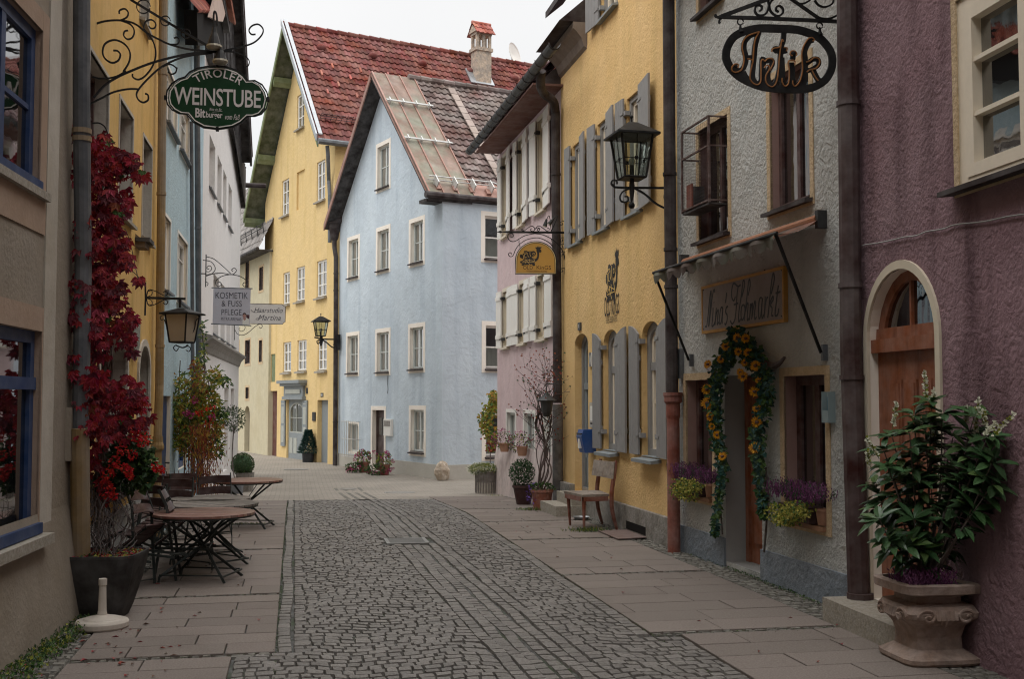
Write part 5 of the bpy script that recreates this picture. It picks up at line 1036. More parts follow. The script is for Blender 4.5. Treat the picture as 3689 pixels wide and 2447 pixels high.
cu_, cz_ = ws.px(K, 1540, 790); rr = abs(ws.px(K, 1540, 500)[1]-cz_)-.075; text(mb, 'TIROLER', ws, 0, 1, 0, .088, .024, arc=(cu_, cz_+.0, 1.29, rr), bold=.01, spacing=1.1)
def tx(s_, x0, y0, x1, y1, **k): a = ws.px(K, x0, y1); c_ = ws.px(K, x1, y0); text(mb, s_, ws, a[0], c_[0], a[1], c_[1], .024, **k)
tx('Bit', 1380, 768, 1452, 832, bold=.03); tx('burger', 1456, 795, 1572, 845, bold=.02); tx('vom Faß', 1590, 812, 1694, 846, shear=.35); tx('Bitte ein Bit', 1480, 768, 1566, 782, shear=.3)
mb.bar(pxs(ws, K, [(1500, 790), (1570, 784)], .024), .003, .002, n); mb.build('lettering', None, b)
mb = MB().mat(IR)
def S_(pts, w_=.014, K='c1', mb_=None, t_=.02, o=0): scroll(mb_ or mb, ws, K, pts, w_, t_, o)
mb.bar(pxs(ws, K, [(880, -40), (930, 0), (1200, 165), (1480, 330)]), .022, .022, n)
S_([(1640, 355), (1560, 362), (1450, 368), (1300, 385), (1080, 440), (900, 510), (800, 560), (730, 610), (660, 690)], .02)
S_([(1500, 372), (1300, 400), (1150, 465), (1060, 540), (990, 615), (965, 660), (975, 700), (1010, 722), (1045, 705), (1045, 670), (1025, 660)], .016)
S_([(1250, 475), (1240, 510), (1210, 522), (1185, 505)], .012); S_([(1150, 470), (1200, 452), (1245, 480), (1240, 512)], .012)
S_([(975, 628), (900, 628), (800, 650), (720, 690), (660, 720), (620, 745)], .016)
S_([(600, 212), (650, 178), (740, 148), (850, 142), (950, 165), (1040, 232), (1120, 275), (1200, 312), (1330, 345), (1480, 360)], .016)
S_([(850, 142), (895, 120), (905, 85), (880, 60), (845, 72), (842, 95)], .014); S_([(850, 142), (920, 170), (948, 215), (935, 262), (900, 275), (874, 250), (880, 220), (905, 213)], .014)
S_([(1040, 232), (1085, 300), (1100, 380), (1080, 460), (1030, 530), (980, 560), (940, 545), (936, 520)], .015)
S_([(1040, 232), (1015, 195), (1030, 150), (1070, 138), (1100, 165), (1092, 195), (1065, 198), (1050, 180)], .013)
S_([(1200, 312), (1250, 310), (1266, 285), (1250, 262), (1228, 268)], .013)
S_([(870, 505), (910, 440), (918, 370), (880, 310), (810, 280), (745, 305), (725, 360), (740, 410), (790, 442), (835, 425), (850, 385), (830, 358), (800, 355)], .016)
S_([(655, 540), (700, 552), (760, 552), (830, 535), (890, 500)], .014); S_([(608, 345), (628, 370), (620, 400), (605, 405)], .012)
for cx_, cy_, r_ in ((1013, 45, 48), (1168, 145, 34), (1312, 235, 33)): mb.bar(pxs(ws, K, spiral(cx_, cy_, r_, r_, 0, 345, 18)), .009, .018, n)
S_([(1590, 352), (1700, 330), (1790, 300), (1845, 250), (1858, 205), (1825, 170), (1780, 180), (1758, 212), (1775, 240), (1805, 240)], .013)
S_([(1590, 362), (1660, 368), (1730, 395), (1760, 430), (1750, 465), (1730, 465)], .01)
mb.tube(pxs(ws, K, [(1535, 475), (1535, 420), (1530, 370)]), .016, 6)
S_([(650, 870), (700, 868), (740, 895), (758, 940), (758, 960)], .012); mb.build('bracket', None, b)
for (x, y, s_, nm) in ((1512, 335, 1., 'a'), (1555, 440, .8, 'b')):
    mb = MB().mat(M('lamp_shell', '#15110f', rough=.4)); c_ = ws.P(*ws.px(K, x, y-10, .06), .06); mb.lathe([(.018, .2*s_), (.03, .14*s_), (.045, .1*s_), (.075, .0)], c_, 14); mb.mat(M('lamp_cup', '#b9b2a0', rough=.35, metal=.3)); mb.lathe([(.077, .01), (.08, -.01), (.06, -.03), (.01, -.035)], c_, 14); mb.mat(IR)
    if nm == 'a': mb.tube(cat_rom([c_+ZD*.19, c_+ZD*.3-TD*.01, c_+ZD*.37, c_+ZD*.33+TD*.02, c_+ZD*.22+TD*.03], 4), .01, 6)
    mb.build('spot_lamp', None, b)
# ---- banner sign ----
ws = sp(22.6, -2.6, 2); n = ws.n; K = 'e3'
b = thing('hanging_sign', ws.P(*ws.px(K, 530, 600)), 'pale grey banner sign reading KOSMETIK & FUSS PFLEGE with a small portrait', 'sign')
mb = MB().mat(M('banner_cloth', '#c5c2cb', rough=.7, var=.03)); mb.prism(pxs(ws, K, [(270, 345), (798, 355), (780, 870), (258, 850)], .008), -n*.012); mb.build('banner', None, b)
mb = MB().mat(mt('zinc')); mb.tube(pxs(ws, K, [(243, 340), (823, 353)], .002), .012, 6); mb.tube(pxs(ws, K, [(235, 850), (806, 877)], .002), .012, 6); mb.build('banner_rod', None, b)
mb = MB().mat(M('letter_grey', '#4a4850', rough=.6))
def tx(s_, x0, y0, x1, y1, **k): a = ws.px(K, x0, y1); c_ = ws.px(K, x1, y0); text(mb, s_, ws, a[0], c_[0], a[1], c_[1], .0105, **k)
tx('KOSMETIK', 300, 410, 758, 492); tx('& FUSS', 385, 527, 672, 604); tx('PFLEGE', 383, 648, 668, 726); tx('PETRA ARENAS', 378, 762, 665, 806); mb.build('lettering', None, b)
mb = MB().mat(M('print_maroon', '#4c1f2c')); mb.prism(pxs(ws, K, [(735, 722), (778, 724), (776, 780), (735, 770)], .0105), n*.001); mb.mat(mt('white_paint')); mb.prism(pxs(ws, K, [(680, 800), (700, 770), (735, 762), (775, 790), (770, 868), (680, 864)], .0112), n*.001)
mb.mat(M('print_skin', '#b98a80')); mb.prism(pxs(ws, K, spiral(708, 738, 26, 26, 0, 340, 14), .0125), n*.001); mb.prism(pxs(ws, K, [(695, 760), (722, 760), (732, 780), (710, 808), (690, 782)], .0122), n*.001)
mb.mat(M('print_hair', '#3a2622')); mb.prism(pxs(ws, K, [(682, 735), (682, 712), (700, 695), (722, 697), (735, 715), (733, 735), (724, 718), (706, 710), (690, 720)], .014), n*.001); mb.build('portrait_print', None, b)
mb = MB().mat(mt('iron_grey'))
S_([(300, 270), (320, 225), (400, 175), (520, 155), (640, 178), (720, 225), (748, 260), (735, 310), (705, 325), (685, 300), (700, 270), (725, 272)], .014, K)
S_([(300, 270), (310, 305), (350, 320), (380, 295), (365, 262), (335, 265), (335, 290)], .014, K)
S_([(165, 155), (230, 155), (290, 95), (285, 30), (230, -30), (120, -50)], .014, K); S_([(165, 110), (210, 112), (245, 75), (230, 35), (195, 35), (178, 60), (195, 80), (210, 70)], .012, K)
S_([(165, 160), (300, 138), (400, 135), (530, 155), (590, 110), (585, 75), (555, 65), (527, 90), (545, 110)], .014, K); S_([(528, 155), (440, 70), (360, 0), (270, -70), (165, -100)], .014, K); S_([(165, 180), (240, 150), (330, 140)], .012, K); S_([(168, 255), (195, 280), (178, 315)], .012, K)
for x in (335, 735): mb.tube(pxs(ws, K, [(x, 312), (x, 350)]), .008, 5)
a = ws.px(K, 165, 0)[0]; pw = ws.P(a, 0); tt = -pw.dot(TD)*-1
mb.bar([ws.P(a, ws.px(K, 165, -130)[1]), ws.P(a, ws.px(K, 165, 330)[1])], .02, .02, n); mb.obox(ws.P(a-.7, ws.px(K, 165, 150)[1], -.01), ws.d*.7, n*.02, ZD*.02); mb.build('bracket', None, b)
# ---- hairdresser sign ----
ws = sp(27.0, -2.6, 2); n = ws.n
b = thing('hanging_sign', ws.P(*ws.px(K, 1030, 700)), 'white plate sign with notched corners reading Haarstudio Martina', 'sign')
mb = MB().mat(M('sign_white', '#d9d6d2', rough=.5, var=.04)); mb.prism(pxs(ws, K, [(560, 562), (1240, 575), (1262, 600), (1288, 612), (1284, 825), (1262, 832), (1246, 858), (560, 845)], .012), -n*.024); mb.build('sign_board', None, b)
mb = MB().mat(mt('iron_grey')); mb.bar(pxs(ws, K, [(560, 562), (1240, 575), (1262, 600), (1288, 612), (1284, 825), (1262, 832), (1246, 858), (560, 845)], 0), .012, .03, n, True); 
S_([(570, 880), (575, 940), (620, 1000), (690, 1010), (760, 975), (840, 905), (910, 858), (950, 862), (960, 890), (935, 915), (918, 895)], .014, K); S_([(590, 870), (640, 840), (700, 865), (718, 910), (690, 950), (650, 955), (630, 925), (645, 905)], .012, K); mb.tube(pxs(ws, K, [(570, 870), (568, 1080)]), .008, 5)
a = ws.px(K, 565, 700); mb.obox(ws.P(a[0]-1.1, a[1], -.01), ws.d*1.1, n*.02, ZD*.03); mb.build('bracket', None, b)
mb = MB().mat(M('letter_grey')); tx = lambda s_, x0, y0, x1, y1, **k: text(mb, s_, ws, ws.px(K, x0, y1)[0], ws.px(K, x1, y0)[0], ws.px(K, x0, y1)[1], ws.px(K, x1, y0)[1], .014, **k)
tx('Haarstudio', 845, 625, 1250, 692, shear=.35); tx('Martina', 900, 728, 1222, 800, shear=.35); scroll(mb, ws, K, [(800, 650), (830, 680), (880, 690), (930, 670)], .008, .003, .014); scroll(mb, ws, K, [(950, 772), (890, 770), (870, 785), (900, 792), (940, 770)], .008, .003, .014)
mb.build('lettering', None, b)
# ---- hostel sign ----
ws = sp(20.6, -2, 5.3); n = ws.n; K = 'e4'
b = thing('hanging_sign', ws.P(*ws.px(K, 1010, 1000)), 'arched ochre sign reading OLD KinGS with a black crowned turtle, on an iron bracket', 'sign')
arc = [(560, 1380), (565, 1080)]+[(1025-462*math.cos(rad(a_)), 1080-455*math.sin(rad(a_))*.95) for a_ in range(12, 180, 12)]+[(1488, 1080), (1485, 1385)]
mb = MB().mat(M('sign_ochre', '#c69a4f', rough=.45, var=.05)); k_ = lambda pts, f: [(1025+(x-1025)*f, 1020+(y-1020)*f) for x, y in pts]
mb.prism(pxs(ws, K, k_(arc, 1.05), .012), -n*.024); mb.build('sign_board', None, b)
mb = MB().mat(M('sign_cream_edge', '#d9c48f')); mb.bar(pxs(ws, K, k_(arc, 1.035), .0135), .012, .003, n, True); mb.build('edge_line', None, b)
mb = MB().mat(IR); mb.bar(pxs(ws, K, arc, .015), .006, .003, n, True); mb.bar(pxs(ws, K, k_(arc, 1.09), 0), .012, .02, n, True); mb.build('sign_frame', None, b)
mb = MB(); emblem(mb, lambda x, y, o: ws.P(*ws.px(K, x, y, .0145), .0145+o), n, M('painted_black'), M('sign_line', '#c9a765'), .009, .002); mb.mat(M('painted_brown', '#4a2f14'))
tx('OLD', 705, 1215, 950, 1300); tx('KinGS', 1040, 1210, 1395, 1300); tx('FÜSSEN DESIGN HOSTEL', 798, 1325, 1298, 1362); mb.build('painted_emblem', None, b)
mb = MB().mat(IR)
mb.bar(pxs(ws, K, [(290, 380), (1760, 398)]), .036, .036, n); mb.tube(pxs(ws, K, [(50, 380), (110, 378), (150, 378), (190, 378), (290, 380)]), [.002, .012, .03, .01, .02], 6)
mb.bar([ws.P(*ws.px(K, x, y)) for x, y in ((1760, -60), (1755, 400), (1755, 1400), (1765, 1560))], .03, .03, n)
S_([(470, 460), (450, 420), (390, 415), (340, 460), (340, 530), (400, 600), (480, 615), (560, 585), (620, 545), (760, 470), (960, 425), (1050, 425), (1200, 450), (1400, 545), (1560, 680), (1680, 850), (1740, 1060)], .013, K); S_([(470, 460), (465, 500), (430, 515), (405, 490)], .011, K)
S_([(425, 930), (410, 890), (370, 895), (355, 935), (385, 980), (440, 980), (480, 930), (540, 790), (640, 670), (800, 570), (1000, 525), (1150, 540), (1350, 640), (1500, 800)], .012, K)
S_([(700, 300), (705, 330), (740, 360), (690, 350), (665, 310)], .01, K); S_([(740, 350), (860, 260), (930, 235), (985, 270), (995, 330), (960, 360), (905, 350), (900, 310), (935, 300)], .011, K); S_([(1110, 310), (1080, 295), (1060, 330), (1090, 358), (1125, 320), (1100, 280), (1050, 275), (1020, 310), (1030, 270), (1080, 235), (1150, 250), (1300, 360)], .011, K); S_([(1300, 360), (1350, 340), (1345, 290), (1305, 290)], .01, K)
for y_ in (180, 590, 740, 930, 1340): S_([(1740, y_-60), (1680, y_-70), (1630, y_-30), (1630, y_+20), (1665, y_+30), (1690, y_), (1665, y_-15)], .01, K)
for x in (612, 1405):
    for k in range(4): c_ = ws.P(*ws.px(K, x+(k*6 if x < 900 else 0), 575+k*55)); mb.bar([c_+(TD if k % 2 else n)*.012*math.cos(a_*.9)+ZD*.022*math.sin(a_*.9) for a_ in range(7)], .005, .005, n if k % 2 else TD, True)
mb.build('bracket', None, b)
for x, y, dx in ((1245, 240, -.2), (1350, 190, -.8)):
    mb = MB().mat(M('lamp_shell')); c_ = ws.P(*ws.px(K, x, y, .05), .05); dv = Vector((-.25 if dx > -.5 else -.8, 0, -1)).normalized(); mb.tube([c_-dv*.14, c_-dv*.05, c_], [.02, .035, .045], 10); mb.mat(M('lamp_cup')); mb.tube([c_, c_+dv*.012], .04, 10); mb.mat(IR); mb.tube(cat_rom([c_-dv*.13, c_-dv*.2+TD*.04, ws.P(*ws.px(K, 1400, 370))], 4), .008, 5); mb.build('spot_lamp', None, b)
# ---- Antik sign ----
ws = sp(9.8, -2, 5.2); n = ws.n; K = 'e6'
b = thing('hanging_sign', ws.P(*ws.px(K, 1075, 900)), 'oval openwork black sign reading Antik in gold edged letters on a bracket above the pavement', 'sign')
ov = [(240, 870), (262, 740), (350, 590), (500, 500), (700, 450), (860, 440), (1100, 448), (1350, 462), (1560, 520), (1700, 585), (1800, 680), (1880, 800), (1910, 930), (1890, 1090), (1790, 1260), (1600, 1370), (1350, 1400), (1000, 1385), (750, 1340), (500, 1230), (340, 1100), (262, 970)]
mb = MB().mat(IR); mb.bar(cat_rom(pxs(ws, K, ov), 3, True), .074, .022, n, True)
LB = [([(385, 1060), (430, 1110), (500, 1080), (545, 980), (550, 880), (520, 760), (535, 650), (620, 555), (750, 505)], .05), ([(755, 500), (700, 700), (680, 900), (660, 1100), (660, 1230), (720, 1310), (790, 1270), (800, 1100), (810, 930), (830, 950), (820, 1060), (830, 1340)], .05), ([(580, 900), (660, 895)], .04), ([(830, 960), (900, 945), (960, 950), (960, 1010), (900, 1120), (900, 1250), (950, 1340), (1030, 1280), (1080, 1080), (1095, 880), (1110, 720), (1140, 620), (1150, 480)], .05), ([(985, 800), (1020, 770), (1080, 790), (1150, 790), (1185, 780)], .06), ([(1115, 900), (1125, 1150), (1130, 1400)], .05), ([(1270, 980), (1270, 1100), (1255, 1260), (1190, 1345), (1130, 1280)], .05), ([(1270, 980), (1290, 1150), (1290, 1400)], .04), ([(1295, 850), (1285, 930)], .05), ([(1610, 620), (1540, 650), (1470, 800), (1480, 950), (1460, 1150), (1400, 1300), (1320, 1345), (1290, 1280)], .055), ([(1490, 1010), (1600, 930), (1680, 930), (1690, 1010), (1600, 1080), (1510, 1110)], .045), ([(1600, 1090), (1640, 1170), (1690, 1260)], .05), ([(500, 1130), (560, 1230), (640, 1290)], .06), ([(1480, 1100), (1470, 1250), (1440, 1400)], .05), ([(1150, 440), (1140, 600)], .03), ([(1700, 1250), (1740, 1290)], .05), ([(1560, 600), (1640, 560)], .05), ([(640, 470), (760, 500)], .05), ([(330, 1090), (390, 1120)], .05)]
for p, w_ in LB: mb.bar(cat_rom(pxs(ws, K, p), 4), w_, .02, n)
mb.ball(ws.P(*ws.px(K, 390, 1040)), .022, 8, 6); mb.ball(ws.P(*ws.px(K, 1295, 840)), .028, 8, 6)
for x, y in ((475, 460), (1720, 500)): mb.tube(pxs(ws, K, [(x, y+40), (x-6, y), (x-8, y-80)]), [.03, .018, .008], 6)
mb.build('sign_board', None, b)
mb = MB().mat(M('gold_edge', '#a06a34', rough=.5, metal=.2, var=.15))
GE = [[(430, 1060), (435, 1010), (385, 1000), (335, 1050), (340, 1110), (410, 1130), (490, 1080), (525, 950), (515, 850), (495, 740), (520, 630), (600, 550), (765, 495)], [(765, 495), (700, 620), (675, 800), (665, 950), (625, 1130), (620, 1230), (665, 1300), (735, 1325), (785, 1270), (790, 1100), (790, 960), (820, 930), (850, 960)], [(580, 920), (640, 930), (672, 960)], [(850, 960), (900, 915), (965, 920), (990, 970), (950, 1060), (930, 1100)], [(840, 1060), (880, 1020), (920, 1040), (920, 1090), (870, 1180), (865, 1270), (910, 1340), (985, 1350), (1040, 1260), (1065, 1080), (1080, 900), (1095, 770), (1120, 620), (1140, 650)], [(960, 810), (975, 760), (1070, 740), (1100, 700)], [(1150, 740), (1200, 750), (1190, 800)], [(1125, 1220), (1125, 1290), (1170, 1350), (1225, 1290), (1235, 1100), (1215, 970), (1270, 945), (1325, 960), (1315, 1010)], [(1285, 870), (1245, 850), (1265, 800), (1320, 800), (1350, 840), (1340, 870)], [(1600, 640), (1630, 620), (1590, 585), (1530, 610), (1460, 720), (1430, 850), (1440, 1000), (1440, 1120), (1400, 1270), (1330, 1350), (1290, 1310), (1290, 1260)], [(1500, 970), (1560, 950), (1630, 900), (1700, 920), (1710, 990), (1650, 1070), (1560, 1090), (1510, 1130)], [(1590, 1100), (1640, 1200), (1690, 1265)]]
for p in GE: mb.tube(cat_rom(pxs(ws, K, p, .013), 4), .0075, 5)
mb.build('gold_edging', None, b)
mb = MB().mat(IR); mb.bar(pxs(ws, K, [(130, 262), (900, 285), (1700, 320), (2140, 340)]), .03, .03, n); mb.bar(pxs(ws, K, [(170, 250), (340, 190), (620, 85), (900, -20), (1100, -95)]), .035, .03, n); mb.bar(pxs(ws, K, [(1150, -90), (1280, -10), (1650, 250), (1720, 295)]), .022, .03, n)
S_([(70, 220), (85, 255), (130, 268), (170, 262)], .02, K); S_([(170, 285), (140, 310), (135, 340), (150, 365)], .018, K)
S_([(770, 170), (800, 140), (800, 95), (760, 78), (710, 100), (695, 170), (740, 230), (820, 235), (880, 190), (910, 100), (940, 30), (1000, -30)], .018, K); S_([(1070, 180), (1030, 160), (1030, 110), (1080, 90), (1130, 130), (1130, 200), (1070, 245), (1000, 230), (935, 160), (920, 80), (900, 0)], .018, K)
S_([(1700, 280), (1850, 290), (1990, 230), (2080, 120), (2120, 0)], .018, K); S_([(1300, 0), (1360, 45), (1460, 50), (1560, 0)], .016, K); S_([(1630, 0), (1700, 80), (1800, 105), (1900, 60), (1930, 0)], .016, K)
mb.bar([ws.P(*ws.px(K, 2120, y)) for y in (-250, 460)], .03, .03, n); a = ws.px(K, 2120, 340); S_([(2125, 520), (2100, 560), (2055, 572)], .01, K)
for x, y in ((468, 338), (1710, 400)): mb.bar(pxs(ws, K, spiral(x, y, 47, 47, 0, 340, 16)), .009, .012, n)
mb.obox(ws.P(a[0], a[1]-.01, -.01), ws.d*.25, n*.02, ZD*.02); mb.build('bracket', None, b)
# ---- flea market board (flat on the grey wall) ----
ws = W_grey; n = ws.n; K = 'e5'
q = [(458, 300), (1498, 15), (1500, 728), (470, 888)]; uA_, zA_ = ws.px(K, *q[0], .03); uB_, zB_ = ws.px(K, *q[2], .03); zA_ = (ws.px(K, *q[0], .03)[1]+ws.px(K, *q[1], .03)[1])/2; zB_ = (ws.px(K, *q[3], .03)[1]+ws.px(K, *q[2], .03)[1])/2
b = thing('shop_sign', ws.P(uA_, zB_), "wide grey board sign lettered Nina's Flohmarkt with a yellow edge, under the awning", 'sign')
mb = MB().mat(M('board_grey', '#8f8580', rough=.8, var=.15, vs=4)); mb.wbox(ws, uA_+.03, uB_-.03, zB_+.03, zA_-.03, .0, .045); mb.build('sign_board', None, b)
mb = MB().mat(M('board_yellow', '#b98836', rough=.7, var=.2)); 
for a in ((uA_, uB_, zB_, zB_+.035), (uA_, uB_, zA_-.035, zA_), (uA_, uA_+.035, zB_+.036, zA_-.036), (uB_-.035, uB_, zB_+.036, zA_-.036)): mb.wbox(ws, *a, 0, .05)
mb.build('sign_frame', None, b)
def mp_(pts):   # straighten: crop point -> (u, z) inside the board
    out = []
    for x, y in pts:
        fx = (x-458)/(1500-458); yt = 300+(15-300)*fx; yb = 888+(728-888)*fx; fz = 1-(y-yt)/(yb-yt); u = ws.px(K, x, y, .045)[0]; out.append(ws.P(u, zB_+(zA_-zB_)*fz, .047))
    return out
mb = MB().mat(M('letter_blue_grey', '#33383d', rough=.7))
NL = [[(490,790),(505,800),(515,760),(530,620),(550,420),(565,350),(560,500),(540,700),(535,800),(560,600),(580,430),(595,350),(610,335),(605,370)], [(590,560),(585,680),(575,790),(600,770),(610,740)], [(600,490),(603,500)], [(630,560),(620,680),(612,780),(630,640),(650,590),(655,600),(645,700),(640,770),(660,740)], [(710,560),(690,560),(672,660),(670,760),(690,740),(705,640),(712,560),(705,680),(705,760)], [(760,370),(755,420),(745,500)], [(775,540),(755,560),(748,620),(765,650),(765,720),(745,770),(735,750)], [(935,270),(900,290),(850,250),(825,330),(825,430),(850,470),(870,420)], [(905,290),(890,400),(880,560),(865,700),(830,760),(805,720)], [(850,520),(905,500)], [(980,215),(965,230),(945,400),(915,600),(910,730),(935,700)], [(980,215),(985,280),(950,420)], [(975,520),(950,540),(940,640),(950,710),(975,680),(990,580),(980,520)], [(1050,200),(1035,230),(1015,420),(990,620),(980,720)], [(1050,200),(1055,280),(1030,400)], [(995,600),(1020,500),(1030,520),(1020,640),(1022,715),(1040,690)], [(1060,500),(1055,600),(1045,710),(1065,560),(1080,500),(1085,540),(1075,700),(1095,560),(1115,470),(1120,520),(1110,640),(1115,700),(1135,670)], [(1200,430),(1175,440),(1160,550),(1165,690),(1190,640),(1210,430),(1200,560),(1205,690),(1225,640)], [(1245,410),(1240,520),(1230,680),(1245,520),(1265,430),(1280,430)], [(1350,120),(1335,150),(1310,350),(1290,560),(1275,680)], [(1350,120),(1358,200),(1320,380)], [(1300,500),(1340,410),(1345,450),(1310,520),(1330,560),(1325,650),(1345,650)], [(1410,270),(1395,380),(1375,560),(1370,650),(1400,640),(1415,560)], [(1375,370),(1435,350)]]
for p in NL: mb.bar(cat_rom(mp_(p), 3), .021, .002, n)
mb.build('lettering', None, b)
mb = MB().mat(IR)
for x, y in ((468, 345), (475, 830), (1452, 80), (1450, 658), (1238, 80)): v = mp_([(x, y)])[0]; mb.ball(v, .008, 6, 4)
mb.build('screw', None, b, kind='stuff')
# ---- awning ----
W = W_grey; b = thing('awning', W.P(1, 2.9), 'rolled out faded brown and orange cloth awning with black struts above the flea market board', 'awning')
near = W.px('D', 1893, 505, .05); far_b = W.px('D', 1595, 832, .03); near_b = W.px('D', 1895, 815, .03)
uN = near[0]; uF = far_b[0]; zW = near[1]; OF = .95
fN = W.px('D', 1790, 535, OF); fF = W.px('D', 1510, 633, OF); zF_ = (fN[1]+fF[1])/2
u0, u1 = fF[0], fN[0]
ur0, ur1 = uF-.1, uN
mb = MB().mat(M('awning_cloth', '#8d5a44', rough=.85, var=.25, vs=4, col2='#4b4436', cs=3, trans=.25)); nn = 24; vs = []
for k in range(nn+1):
    f = k/nn
    for g_ in range(7): h = g_/6; u = (ur0+(ur1-ur0)*f)*(1-h)+(u0+(u1-u0)*f)*h; vs.append(W.P(u, zW+(zF_-zW)*h-.05*math.sin(math.pi*h), .06+(OF-.06)*h))
mb.add(vs, [(7*i+j, 7*i+j+1, 7*i+j+8, 7*i+j+7) for i in range(nn) for j in range(6)]); mb.build('cloth', None, b, smooth=True)
mb = MB().mat(M('awning_valance', '#4c3a30', rough=.85, var=.3, vs=3, col2='#3f4426', cs=1.2)); vs = []; nn = 90
for k in range(nn+1):
    u = u0+(u1-u0)*k/nn; ph = (k % 6)/6; dz = .085+.06*math.sin(math.pi*ph)+R.uniform(-.004, .004); o_ = OF+.02*math.sin(k*.5); vs += [W.P(u, zF_+.02, OF), W.P(u, zF_-.05, o_+.01), W.P(u, zF_-dz, o_)]
mb.add(vs, [(3*i+j, 3*i+j+1, 3*i+j+4, 3*i+j+3) for i in range(nn) for j in (0, 1)]); mb.build('valance', None, b)
mb = MB().mat(IR); mb.tube([W.P(u0-.03, zF_, OF), W.P(u1+.03, zF_, OF)], .016, 8); mb.build('front_bar', None, b)
mb = MB().mat(M('awning_roller', '#9d6b4e', rough=.8)); mb.tube([W.P(ur0, zW, .07), W.P(ur1, zW, .07)], .045, 10); mb.build('roller', None, b)
mb = MB().mat(mt('iron_grey')); mb.wbox(W, uN-.01, uN+.05, zW-.1, zW+.08, -.01, .1); mb.build('end_bracket', None, b); mb = MB().mat(mt('iron_grey')); mb.wbox(W, ur0-.06, ur0, zW-.12, zW+.1, -.01, .12); mb.build('end_bracket', None, b)
for ua_, zb_, uf in ((uN, near_b[1], u1), (uF, far_b[1], u0)):
    mb = MB().mat(IR); mb.bar([W.P(ua_, zb_, .06), W.P(uf, zF_, OF)], .026, .026, W.d); mb.mat(mt('zinc')); mb.wbox(W, ua_-.025, ua_+.025, zb_-.08, zb_+.08, 0, .05); mb.build('strut', None, b)
# ---- lanterns ----
def lantern(name, root, w_, h_, glass_m, roof_h, lean=.72, n=4, rot=0, flower=True, bulb=True, top_ball=True):
    """local: hangs around z=0 (bottom) .. h_; square tapered"""
    O = Vector((0, 0, 0)); hb, ht = w_*.5*lean, w_*.5
    cs = lambda r, z: [Vector((r*math.cos(rad(45+90*k+rot)), r*math.sin(rad(45+90*k+rot)), z)) for k in range(4)]
    b0, t0 = cs(hb*1.414, 0), cs(ht*1.414, h_)
    mb = MB().mat(IR)
    for k in range(4):
        mb.tube([b0[k], t0[k]], w_*.035, 4); mb.tube([b0[k], b0[(k+1) % 4]], w_*.035, 4); mb.tube([t0[k], t0[(k+1) % 4]], w_*.035, 4)
        if flower:
            f_ = .42; a = b0[k].lerp(t0[k], f_); c_ = b0[(k+1) % 4].lerp(t0[(k+1) % 4], f_); mb.tube([a, c_], w_*.013, 4); m0 = (b0[k]+b0[(k+1) % 4])/2; m1 = (t0[k]+t0[(k+1) % 4])/2; mb.tube([m0, m1], w_*.013, 4)
            m_ = m0.lerp(m1, f_)
            for j in range(4): d = ((c_-a).normalized()*math.cos(rad(45+90*j))+ZD*math.sin(rad(45+90*j)))*w_*.04; mb.ball(m_+d, w_*.032, 6, 4, 1)
    mb.add(cs(hb*1.414, -.01)+cs(hb*1.414, .01), [(0, 1, 2, 3), (4, 5, 6, 7)])
    mb.build('cage', None, root)
    mb = MB().mat(IR); o_ = 1.34; r0, r1 = cs(ht*1.414*o_, h_-.0), cs(ht*1.414*.28, h_+roof_h); r00 = cs(ht*1.414*o_, h_-.03*w_/.5)
    mb.add(r00+r0+r1, [(i, (i+1) % 4, 4+(i+1) % 4, 4+i) for i in range(4)]+[(4+i, 4+(i+1) % 4, 8+(i+1) % 4, 8+i) for i in range(4)]+[(8, 9, 10, 11), (0, 3, 2, 1)])
    if top_ball: mb.tube([Vector((0, 0, h_+roof_h*.8)), Vector((0, 0, h_+roof_h*1.35))], w_*.03, 6); mb.ball((0, 0, h_+roof_h*1.5), w_*.055, 8, 6)
    mb.build('lantern_roof', None, root)
    mb = MB().mat(glass_m)
    for k in range(4): a, c_, d, e = b0[k]*.97, b0[(k+1) % 4]*.97, t0[(k+1) % 4]*.97, t0[k]*.97; mb.quad(Vector((a.x, a.y, b0[k].z)), Vector((c_.x, c_.y, b0[k].z)), Vector((d.x, d.y, t0[k].z)), Vector((e.x, e.y, t0[k].z)))
    mb.build('pane', None, root)
    if bulb:
        mb = MB().mat(M('bulb_white', '#b9bdb4', rough=.25)); mb.ball((0, 0, h_*.38), w_*.1, 8, 6, 1.5); mb.mat(mt('iron_grey')); mb.tube([Vector((0, 0, 0)), Vector((0, 0, h_*.3))], w_*.07, 8); mb.build('bulb', None, root)
    return root
# big lantern between the hostel and the grey house
def wl_(K, x, y, s_): p = sp(s_); return p.P(*p.px(K, x, y))
s_ = 14.55
base = wl_('d1', 1130, 1258, s_); root = thing('wall_lantern', (0, 0, 0), 'large black four sided lantern with clear glass on a scrolled bracket by the dark downpipe', 'lantern', 'black wall lanterns')
wpx = 1.0/F0*base.y*1.0; w_ = (1265-990)/1.96*wpx*.86; h_ = (1258-950)/1.96*wpx
lantern('x', root, w_, h_, mt('lantern_glass'), (935-845)/1.96*wpx, lean=.66, rot=14); root.location = base
ws = sp(s_); n = ws.n; mb = MB().mat(IR); K = 'd1'; mb.bar(pxs(ws, K, [(990, 1300), (1010, 1322), (1060, 1325), (1490, 1328)]), .03, .02, n); S_([(1060, 1325), (1010, 1320), (985, 1300), (992, 1275), (1020, 1275), (1025, 1300)], .022, K)
S_([(1150, 1330), (1220, 1370), (1290, 1430), (1360, 1468), (1420, 1475), (1480, 1440), (1490, 1380), (1440, 1340), (1380, 1345), (1360, 1390), (1380, 1430), (1420, 1420)], .026, K); S_([(1130, 1330), (1070, 1350), (1045, 1390), (1060, 1425), (1100, 1420), (1100, 1390), (1078, 1388)], .02, K)
